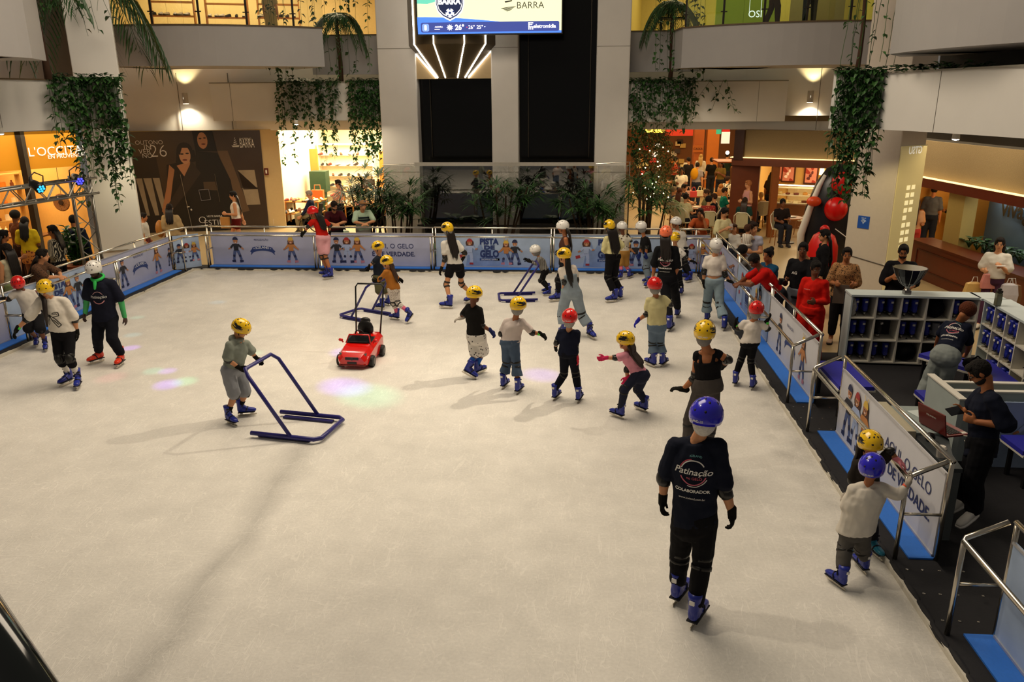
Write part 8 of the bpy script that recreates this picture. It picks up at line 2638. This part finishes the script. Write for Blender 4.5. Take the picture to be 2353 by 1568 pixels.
on('man in red tee bending low over the right barrier, head down', 1722, 566, 1.72, 255, ('rail', 'rail'), skin='d', hair='#15100e', top='#b8150f', sl=.7, hem=-.1, bot='#2a2c34', lean=.75, head=215, hp=-40)
on('small child with short black hair leaning on the right barrier', 1706, 562, 1.25, 255, ('rail', 'rail'), skin='d', hair='#120d0b', hk='afro', top='#6d6a68', sl=.6, bot='#2c2c32', lean=.5, head=240, hp=-20)
t, J, f = on('mother in pale top carrying a baby, by the right barrier', 1735, 512, 1.62, 215, ('bent', 'bent'), skin='l', fem=1, hair='#2a1a12', hk='bun', top='#a8a8b8', sl=.3, bot='#3a3a44', head=150)
bp = J['SL'] * .4 + J['SR'] * .6 + f * .2
Jb = pose('sit', (bp.x, bp.y), -f, .78, ('down', 'rail'), floor=bp.z - .42, seat=.24)
person('baby in striped cream top held in the arms of its mother', Jb, -f, .78, dict(skin='l', hair='#4a2c1a', top=patterned('#dcd2c4', '#a89a8a', 10, .35, 'wave'), sl=.6, bot='#e0dad0', len=1.2, feet='none', hs=1.0, floor=bp.z - .42), -f)
on('little girl in white blouse standing before the cane chairs', 1688, 518, 1.22, 200, ('down', 'down'), skin='l', fem=1, hair='#3a2014', top='#d8d4ca', sl=.8, slw=.02, bot='#2b303c', head=150)
t, J, f = on('woman in cream embroidered tee with long dark hair looking at her phone', 1664, 478, 1.62, 140, ('phone', 'phone'), skin='l', fem=1, hair='#130d0b', hl=.38, top='#d6cc9c', sl=.85, slw=.02, bot='#16161c', head=140, hp=-26)
b = MB(); c_ = J['WR'] * .5 + J['WL'] * .5 + f * .08 + V((0, 0, .06)); b.box(c_ + V((-.035, -.006, -.07)), c_ + V((.035, .006, .07))); tag(b.build('phone', mat('#c9c4c0', rough=.2)), 'pale phone held by the woman in the cream embroidered tee', 'phone')
on('woman with long black hair in black, beside the red inflatable', 1898, 528, 1.70, 258, ('down', 'bent'), skin='l', fem=1, hair='#0f0b0a', hl=.45, top='#121114', sl=1.8, bot='#121114')
t, J, f = on('woman in white crop tee and plum leggings walking with shopping bags at the right edge', 2300, 547, 1.66, 185, ('phone', 'bent'), skin='l', fem=1, hair='#17100d', hl=.42, top='#d8d2c4', sl=.7, slw=.03, hem=.1, wide=1.1, bot='#4a2c40', fit=.006, step=.2, fc='#c9bfae', head=180)
def carrier(label, p, c, k, handle=True):
 t = thing('shopping_bag', label, 'bag', p)
 b = MB(); b.rings([[p + V((x * k * s_, y * k * s_, z * k)) for x, y in ((-.16, -.06), (.16, -.06), (.16, .06), (-.16, .06))] for z, s_ in ((-.36, 1.0), (-.2, 1.08), (0, .85), (.03, .4))]); b.build('bag', mat(c, rough=.5, noise=.18, scale=8), t)
 b = MB(); b.tube([p + V((-.06, 0, 0)), p + V((-.03, 0, .13 * k)), p + V((.03, 0, .13 * k)), p + V((.06, 0, 0))], .008, 5); b.build('handle', mat('#d8d0c4', rough=.5), t)
carrier('yellow and white carrier bag hanging from the woman with plum leggings', J['ER'] + V((-.12, -.05, -.25)), '#d0a860', .95)
carrier('pink bag carried against the hip of the woman with plum leggings', J['ER'] + V((.06, -.16, -.06)), '#d88a80', .7)
carrier('white paper bag on the far side of the woman with plum leggings', J['EL'] + V((.05, -.02, -.22)), '#c9c2c4', .9)
carrier('brown paper bag on the far side of the woman with plum leggings', J['EL'] + V((.14, .05, -.24)), '#7a5430', .95)
b = MB(); c_ = J['WL'] + f * .1 + V((0, 0, .03)); b.box(c_ + V((-.08, -.04, -.004)), c_ + V((.08, .04, .004))); tag(b.build('phone', mat('#e0dcd6', rough=.2)), 'white phone in the hand of the woman with shopping bags', 'phone')
on('woman in peach top and coral trousers with very long hair, walking away', 2108, 458, 1.66, 8, ('down', 'bent'), skin='l', fem=1, hair='#3a2010', hl=.55, top='#d8a478', sl=.7, hem=-.05, bot='#b8423a', fit=.014, step=.25)
on('man in grey tee walking away through the right doorway', 2150, 437, 1.76, 5, ('down', 'down'), skin='m', hair='#1a120e', top='#4a4a50', sl=.8, bot='#1a1c26', P=V((9.6, 22.2, -.1)))
on('dark-haired woman in the right doorway, half hidden', 2085, 445, 1.62, 10, ('down', 'down'), skin='m', fem=1, hair='#17100d', top='#2a2620', bot='#1a1a20', P=V((9.25, 22.9, -.1)))
on('person in black by the right shop entrance', 2160, 455, 1.66, -60, ('bent', 'bent'), skin='m', hair='#0f0b0a', hl=.3, fem=1, top='#0f0e10', sl=1.8, bot='#0f0e10', P=V((10.2, 22.1, -.1)))
on('woman in rust top and glasses leaning on the far rail by the cafe terrace', 1546, 486, 1.6, 190, ('face', 'rail'), skin='m', fem=1, hair='#2a1a12', hl=.3, top='#a04820', sl=.7, bot='#2c2a30', glasses=1, lean=.45, P=V((3.05, 19.35, -.1)))
on('man in maroon polo and glasses leaning on the far barrier', 780, 473, 1.76, 178, ('rail', 'rail'), skin='l', hair='#1f1510', top='#3f1218', sl=.85, wide=1.03, grow=.018, bot='#1c1a1e', glasses=1, beard=1, lean=.5, head=150, hp=-22, P=V((-6.05, 19.45, -.1)))
t, J, f = on('man in pale green striped polo and tan cap leaning on the far barrier', 832, 470, 1.76, 175, ('rail', 'rail'), skin='l', hair='#6d6259', top=patterned('#a9bfa4', '#a4b89f', 5, .3), sl=.85, wide=1.03, grow=.018, bot='#8d8a80', lean=.45, head=120, P=V((-5.35, 19.5, -.1)))
b = MB(); up_ = (J['N'] - J['PL'] * .5 - J['PR'] * .5).normalized(); c_ = lerp(J['N'], (J['PL'] + J['PR']) / 2, .36); r3 = f.cross(V((0, 0, 1)))
for k in (0, .07):
 q = c_ + f * .175 - up_ * k; b.rings([[q + r3 * .185 * math.cos(a) + f * .05 * (math.sin(a) - .4) + up_ * z for a in [PI * i / 8 for i in range(9)]] + [q + r3 * .18 * math.cos(a) + f * .04 * (math.sin(a) - .6) + up_ * z for a in [PI * (8 - i) / 8 for i in range(9)]] for z in (-.022, .022)])
b.build('stripe', cloth('#16202c'), t)
b = MB(); Rm = rot_from(facing(J['H'], 120)); b.ell(J['H'] + V((0, 0, .035)), (.088, .108, .09), Rm, 16, 8, cut=0); b.prism([(-.07, .0), (.07, .0), (.05, .10), (0, .12), (-.05, .10)], J['H'] + V((0, 0, .04)) + Rm @ V((0, .08, 0)), Rm @ V((1, 0, 0)), Rm @ V((0, 1, 0)), .012)
b.build('cap', cloth('#9a7048'), t, smooth=True)
t, J, f = on('grey-haired man in navy top seated in a wheelchair by the shoe shop', 698, 450, 1.70, -75, ('fwd', 'table'), kind='sit', skin='l', hair='#8a7d70', top='#1c2236', sl=1.7, bot='#8a7a58', fc='#2a2420', seat=.5, P=V((-8.3, 24.3, -.1)), hp=-20)
P = V((-8.3, 24.3, -.1)); r3 = f.cross(V((0, 0, 1)))
t = thing('wheelchair', 'black wheelchair of the seated man by the shoe shop', 'wheelchair', P)
b = MB(); b.bar(P + r3 * -.22 + V((0, 0, .48)), P + r3 * .22 + V((0, 0, .48)), .42, .04, f); b.build('seat', cloth('#141416'), t)
b = MB(); b.bar(P - f * .24 + V((0, 0, .5)), P - f * .34 + V((0, 0, .98)), .42, .03, f); b.build('backrest', cloth('#141416'), t)
for s_ in (-1, 1):
 c_ = P + r3 * s_ * .29 - f * .1 + V((0, 0, .30)); b = MB(); b.tube([c_ + f * .29 * math.cos(a) + V((0, 0, .29 * math.sin(a))) for a in [2 * PI * i / 24 for i in range(24)]], .02, 6, closed=True)
 for i in range(8): b.tube([c_, c_ + f * .29 * math.cos(i * PI / 4) + V((0, 0, .29 * math.sin(i * PI / 4)))], .004, 4)
 b.build('wheel', mat('#121113', rough=.5), t)
 c_ = P + r3 * s_ * .24 + f * .4 + V((0, 0, .09)); b = MB(); b.tube([c_ + f * .075 * math.cos(a) + V((0, 0, .075 * math.sin(a))) for a in [2 * PI * i / 12 for i in range(12)]], .015, 6, closed=True); b.build('caster', mat('#121113', rough=.5), t)
 b = MB(); b.tube([P + r3 * s_ * .24 - f * .34 + V((0, 0, .98)), P + r3 * s_ * .24 - f * .24 + V((0, 0, .45)), P + r3 * s_ * .24 + f * .3 + V((0, 0, .45)), P + r3 * s_ * .24 + f * .42 + V((0, 0, .1))], .013, 6); b.tube([P + r3 * s_ * .24 - f * .34 + V((0, 0, .98)), P + r3 * s_ * .24 - f * .46 + V((0, 0, .98))], .016, 6); b.build('side_frame', mat('#222024', rough=.3, metal=.6), t)
on('woman in pale pink top and black trousers pushing the wheelchair', 736, 424, 1.66, -80, ('fwd', 'fwd'), skin='l', fem=1, hair='#1a110d', hl=.2, top='#c98f78', sl=.8, slw=.02, hem=-.1, bot='#131216', P=V((-7.45, 24.6, -.1)), step=.2)
t, J, f = on('woman in white sleeveless top and dark red shorts walking past the poster', 536, 440, 1.70, -88, ('bent', 'back'), skin='l', fem=1, hair='#17100c', hl=.35, top='#ddd6c8', sl=0, hem=.02, bot='#5a130c', len=.35, fit=.016, step=.4, fc='#c9a08a')
b = MB(); c_ = J['WL'] + f * .06 + V((0, 0, -.22)); b.box(c_ + V((-.12, -.04, -.16)), c_ + V((.12, .04, .14))); tag(b.build('paper_bag', mat('#b58040', rough=.6)), 'brown paper bag carried by the woman in red shorts', 'bag')
on('child in white top passing at the left end of the poster', 327, 492, 1.32, 110, ('down', 'down'), skin='m', hair='#17100d', top='#b5b2aa', sl=.8, bot='#5a2a24')
t, J, f = on('woman in beige top seen from behind in front of the poster', 388, 470, 1.62, 15, ('down', 'bent'), skin='l', fem=1, hair='#1f1510', hl=.2, top='#a58a62', sl=.9, slw=.03, wide=1.1, bot='#4a4038')
b = MB(); c_ = J['PL'] + f.cross(V((0, 0, 1))) * -.2 + V((0, 0, .15)); b.ell(c_, (.09, .16, .22), None, 14, 9); tag(b.build('shoulder_bag', mat('#a86a24', rough=.5), smooth=True), 'tan shoulder bag of the woman in beige by the poster', 'bag')
# left edge
on('woman with long dark hair and brown top leaning on the left barrier', 95, 570, 1.58, 122, ('rail', 'rail'), skin='l', fem=1, hair='#17100c', hl=.35, top=patterned('#5a3a22', '#2a1a10', 30, .3), sl=.9, bot='#2a2420', lean=.35, head=100)
on('woman in cream sleeveless top and sage green trousers at the left edge', 14, 507, 1.66, -30, ('down', 'fwd'), skin='l', fem=1, hair='#17100c', hl=.4, top='#c4bb9c', sl=0, hem=.1, bot='#7d8a5c', fit=.034, step=.2, P=at_d(14, 560, 16.6))
on('woman in yellow top and short patterned skirt seen from behind, at the yellow shop', 62, 463, 1.68, 20, ('bent', 'bent'), skin='d', fem=1, hair='#15100d', hl=.2, hk='fringe', top='#c4a81c', sl=.7, hem=-.02, bot=patterned('#b5722c', '#5a2412', 18, .35), bk='skirt', len=.55, P=at_d(58, 520, 20.2))
on('woman with dark curly hair looking into the yellow shop', 40, 450, 1.74, 60, ('down', 'down'), skin='d', fem=1, hair='#120d0b', hk='afro', top='#5a3018', sl=.4, bot='#2a1a14', P=at_d(38, 520, 21.0))
on('woman in black and white striped blouse and black trousers by the potted plant', 122, 487, 1.66, -60, ('bent', 'down'), skin='m', fem=1, hair='#17100d', hl=.2, top=patterned('#c4b89c', '#15120f', 16, .62, 'wave'), sl=.9, slw=.03, wide=1.08, bot='#121114', fit=.026, P=at_d(124, 540, 18.6))
on('man in dark blue jacket seen from behind, right of the striped blouse', 172, 472, 1.76, 25, ('down', 'down'), skin='m', hair='#14100e', top='#1a1f30', sl=1.8, wide=1.1, bot='#1a1a20', P=at_d(170, 520, 19.3))
on('dark-haired woman in black at the far left edge', 4, 480, 1.64, 70, ('down', 'bent'), skin='m', fem=1, hair='#100c0a', hl=.3, top='#17130f', sl=.7, bot='#1a1613', P=at_d(6, 540, 18.6))
# cafe terrace
def ca_(label, hx, hy, deg, top, hair='#1c120d', hl=.0, kind='sit', h=1.66, skin='l', bot='#23232a', fem=1, arms=('table', 'table'), **k):
 r = on(label, hx, hy, h, deg, arms, kind=kind, skin=skin, fem=fem, hair=hair, hl=hl, top=top, bot=bot, **k)
 if kind == 'sit':
  P = (r[1]['AL'] + r[1]['AR']) / 2 - r[2] * .40 * h / 1.7
  chair_under(P, r[2], 'cane chair under the ' + ' '.join(label.split()[:9]))
 return r
ca_('man in cream shirt seen from behind, nearest seat of the terrace', 1576, 446, 35, '#d0c498', fem=0)
ca_('woman with long auburn hair and cream top seated left on the terrace', 1562, 434, 25, '#c9bf9a', '#5a2c14', .35)
ca_('person in dark floral shirt seated at the left end of the terrace', 1548, 430, 60, patterned('#2a2c38', '#8a8a90', 18, .25), '#7a6248', fem=0)
ca_('man in dark tee with grey hair at the bag table', 1572, 424, 120, '#26242a', '#17110e', fem=0)
ca_('man in olive shirt seated right of the bag table', 1625, 436, -100, '#6d6a48', '#4a3426', fem=0)
ca_('person in red patterned top seated with back turned', 1629, 452, -10, patterned('#8a2016', '#c9a06a', 16, .22), '#0f0b0a', hk='afro')
ca_('woman in black top beside the person in red pattern', 1642, 446, -70, '#17151a', '#3a2214')
ca_('man in teal green tee seated on the terrace', 1665, 432, 75, '#0f6a58', '#2a1a12', fem=0)
ca_('woman with long blonde hair seen from behind at the tall table', 1657, 424, 10, '#a8743c', '#a06a34', .3)
ca_('woman with long brown hair and dark green top seated, back turned', 1712, 455, 10, '#1c3a34', '#2a1a10', .4)
ca_('person in black and orange apron eating at the round cafe table', 1799, 458, 160, '#1c1412', '#100c0a', skin='d', fem=0)
ca_('bald man in pink vest standing between the terrace tables', 1721, 415, -120, '#c98f88', '#a86a3c', kind='stand', h=1.72, fem=0, sl=0, arms=('bent', 'down'), bot='#3a342c')
ca_('woman in brown top behind the bald man on the terrace', 1710, 435, 100, '#8a5a3a')
ca_('fair child seated at the table behind the cafe post', 1750, 444, -20, '#b08a4a', '#c09a5a', h=1.3)
ca_('woman with yellow backpack standing in the terrace aisle', 1603, 374, 10, '#8f8a94', '#1c130e', kind='stand', h=1.68, arms=('down', 'down'), bot='#23283a')
p = PEOPLE[-1].location
b = MB(); b.ell(V((p.x - .12, p.y - .16, 1.18)), (.15, .12, .22), None, 14, 9); tag(b.build('backpack', cloth('#c08a1c'), smooth=True), 'yellow backpack of the standing woman on the terrace', 'backpack')
ca_('fair-haired woman in white cardigan standing by the orange pillar', 1611, 355, 5, '#cfc6b4', '#b08a4c', .2, kind='stand', h=1.7, arms=('down', 'down'), sl=1.8)
ca_('woman in black dress with a pale bag by the far orange pillar', 1636, 363, -20, '#15120f', kind='stand', h=1.66, arms=('down', 'down'))
ca_('woman in white top standing left in the food hall', 1567, 385, 180, '#cfc8ba', '#150f0c', .2, kind='stand', h=1.64, skin='d', arms=('bent', 'bent'))
ca_('man in dark jacket in the food hall queue', 1583, 362, -30, '#1f1a1a', kind='stand', h=1.72, fem=0, arms=('down', 'down'))
ca_('person in coral top behind the fairy-light tree', 1552, 362, 90, '#b8482c', kind='stand', h=1.66, arms=('down', 'bent'))
ca_('woman in olive dress looking at her phone, back of the terrace', 1658, 370, -150, '#6a5426', '#100c0a', .2, kind='stand', h=1.66, skin='d', arms=('phone', 'phone'))
ca_('man in dark green tee bending over the far counter', 1672, 352, 40, '#1c2a1c', '#14100d', kind='stand', h=1.74, fem=0, arms=('fwd', 'fwd'))
ca_('woman in black and white pattern seated behind the dark wooden corner', 1672, 406, 40, patterned('#d8d0c0', '#1c1a18', 14, .4), '#2a1610')
ca_('cafe attendant in dark cap behind the pastry counter', 1862, 423, 185, '#2a2422', '#100c0a', kind='stand', h=1.64, skin='d', arms=('bent', 'bent'), P=cp(3.1, 3.2, -.1))
ca_('person in black with orange sleeve at the pastry counter', 1880, 428, 20, '#15120f', '#0f0b0a', kind='stand', h=1.7, arms=('fwd', 'fwd'), bot='#121013', P=cp(3.3, .9, -.1))
ca_('dark-haired woman standing just behind the cafe post', 1768, 412, 30, '#3a2018', '#120d0b', .35, kind='stand', h=1.68, arms=('down', 'down'), P=at_z(1764, 512, -.1))
# people seen through the upper right glass
ca_('person in brown standing at the glass of the upper right gallery', 1738, -40, 90, '#4a2a1c', kind='stand', h=1.7, arms=('down', 'down'), bot='#4a2a20', floor=5.72, P=V((5.0, 22.5, 5.72)), step=.3)
ca_('person in black trousers standing on the upper right gallery', 1828, -50, 0, '#17151a', kind='stand', h=1.75, fem=0, arms=('down', 'down'), bot='#121114', floor=5.72, P=V((5.9, 22.3, 5.72)))
ca_('person in a beige skirt standing in the upper left shop', 505, -60, 20, '#b5a070', kind='stand', h=1.66, arms=('down', 'down'), bot='#a8925c', bk='skirt', len=1.2, floor=5.6, P=V((-9.3, 25.0, 5.6)))
# people at the right edge of the skate hire
on('person in black jacket bending at the right edge beside the turned skate shelf', 2370, 770, 1.62, 70, ('fwd', 'fwd'), skin='m', hair='#100c0a', top='#141316', sl=1.8, bot='#3a3a40', lean=.4, floor=0, P=V((5.66, 9.42, 0)))

# ------------------------------------------------------------------ prints on the shirts
def wrap(b, t, name, m, f):
 """press flat lettering on to the shirt"""
 o = b.build(name, m, t)
 s = o.modifiers.new('press', 'SHRINKWRAP')
 s.target = bpy.data.objects[t['shirt']]
 s.wrap_method = 'NEAREST_SURFACEPOINT'
 s.wrap_mode = 'ABOVE_SURFACE'
 s.offset = .005
 return o
bpy.context.view_layer.update()
from mathutils.bvhtree import BVHTree
dg = bpy.context.evaluated_depsgraph_get()
def surf_print(t, parts, d, up, origin_):
 """project lettering along -d on to the shirt surface"""
 so = bpy.data.objects[t['shirt']].evaluated_get(dg)
 me = so.to_mesh()
 mw = so.matrix_world
 off = origin(t)
 bv = BVHTree.FromPolygons([mw @ v.co for v in me.vertices], [tuple(p.vertices) for p in me.polygons])
 so.to_mesh_clear()
 ux = up.cross(d).normalized()
 uy = d.cross(ux).normalized()
 for name, geo, col in parts:
  b = MB()
  geo(b)
  out = []
  for v in b.v:
   p = origin_ + ux * v.x + uy * v.y + d * .6
   h_ = bv.ray_cast(p, -d)
   out.append((h_[0] + d * .004) if h_[0] is not None else None)
  q = MB()
  ok = [p is not None for p in out]
  q.v = [p if p is not None else V((0, 0, 0)) for p in out]
  for fc in b.f:
   if all(ok[i] for i in fc) and max((q.v[i] - q.v[fc[0]]).length for i in fc) < .2:
    q.f.append(fc); q.m.append(0)
  used_ = sorted({i for fc in q.f for i in fc})
  mp = {i: k for k, i in enumerate(used_)}
  q.v = [q.v[i] for i in used_]
  q.f = [tuple(mp[i] for i in fc) for fc in q.f]
  if q.f: q.build(name, mat(col, noise=0, rough=.7), t)
def arc_strip(cx, cy, r, w, a0, a1, n=16):
 def g(b):
  for i in range(n):
   p = [math.radians(a0 + (a1 - a0) * (i + k) / n) for k in (0, 1)]
   b.add([(cx + rr * math.cos(a), cy + rr * math.sin(a), 0) for a, rr in ((p[0], r), (p[1], r), (p[1], r + w), (p[0], r + w))], [(0, 1, 2, 3)])
 return g
def txt(s, x, y, w, bold=0, shear=0.0, arc_=0.0):
 return lambda b: put_text(b, s, (x, y, 0), (1, 0, 0), (0, 1, 0), width=w, bold=bold, shear=shear, arc=arc_)
def back_print(t, d, up, o, k):
 surf_print(t, [('lettering', txt('Patinação', 0, .105 * k, .27 * k, .012, .28), '#ece8e0'), ('lettering', txt('no GELO', .01 * k, .058 * k, .11 * k, .0), '#e06a78'),
       ('printed_ring', arc_strip(0, .105 * k, .085 * k, .008 * k, 35, 165), '#e8e4dc'), ('printed_ring', arc_strip(0, .105 * k, .096 * k, .006 * k, 100, 168), '#c9485a'),
       ('printed_ring', arc_strip(0, .098 * k, .088 * k, .009 * k, 200, 345), '#d06a7c'), ('printed_ring', arc_strip(0, .098 * k, .104 * k, .006 * k, 250, 335), '#e8e4dc'),
       ('lettering', txt('ICELAND', .01 * k, .222 * k, .085 * k, .01, 0, .008 * k), '#6fa8a8'),
       ('lettering', txt('COLABORADOR', 0, -.045 * k, .25 * k, .035), '#ece8e0'), ('lettering', txt('www.iceland.com.br', 0, -.105 * k, .19 * k, .01), '#d8d4cc')], d, up, o)
for t, f, kind in SHIRTS:
 so = bpy.data.objects[t['shirt']]
 bb = [so.matrix_world @ V(c) for c in so.bound_box]
 cen = sum(bb, V((0, 0, 0))) / 8
 if kind == 'back':
  if 'bending' in t['label']:
   d = (-f * .62 + V((0, 0, .78))).normalized()
   back_print(t, d, (f * .8 + V((0, 0, .6))).normalized(), cen - V((0, 0, .02)), .88)
  else:
   big = 'nearest' in t['label']
   back_print(t, (-f + V((0, 0, .05))).normalized(), V((0, 0, 1)), cen + V((0, 0, .02 if big else -.02)), 1.04 if big else 1.0)
 elif kind == 'front':
  surf_print(t, [('lettering', txt('Patinação', 0, .05, .24, .012, .28), '#d8d8d4'), ('printed_ring', arc_strip(0, .05, .08, .008, 30, 150), '#d8a8a8'), ('printed_ring', arc_strip(0, .04, .085, .014, 210, 330), '#c98a8c')], f, V((0, 0, 1)), cen + V((0, 0, .02)))
 else:
  def bow(b):
   def st(pts, w):
    for p, q in zip(pts, pts[1:]):
     p, q = V((p[0], p[1], 0)), V((q[0], q[1], 0)); dd = (q - p).normalized(); x = V((-dd.y, dd.x, 0)) * w
     b.add([p - x, q - x, q + x, p + x], [(0, 1, 2, 3)])
   for s in (-1, 1):
    st([(0, 0), (s * .05, .045), (s * .115, .05), (s * .12, .0), (s * .06, -.015), (0, 0)], .006); st([(s * .03, .02), (s * .09, .03), (s * .10, .01)], .004)
   st([(0, 0), (-.04, -.09), (-.035, -.14)], .004); st([(.0, 0), (.03, -.08), (.09, -.17), (.13, -.14), (.07, -.05), (.02, 0)], .006); st([(.04, -.06), (.10, -.13)], .006); st([(-.015, -.01), (-.02, -.12)], .003)
   b.add([(-.018, -.016, 0), (.018, -.016, 0), (.018, .02, 0), (-.018, .02, 0)], [(0, 1, 2, 3)])
  surf_print(t, [('printed_bow', bow, '#24201e')], f, V((0, 0, 1)), cen + V((0, 0, .0)))
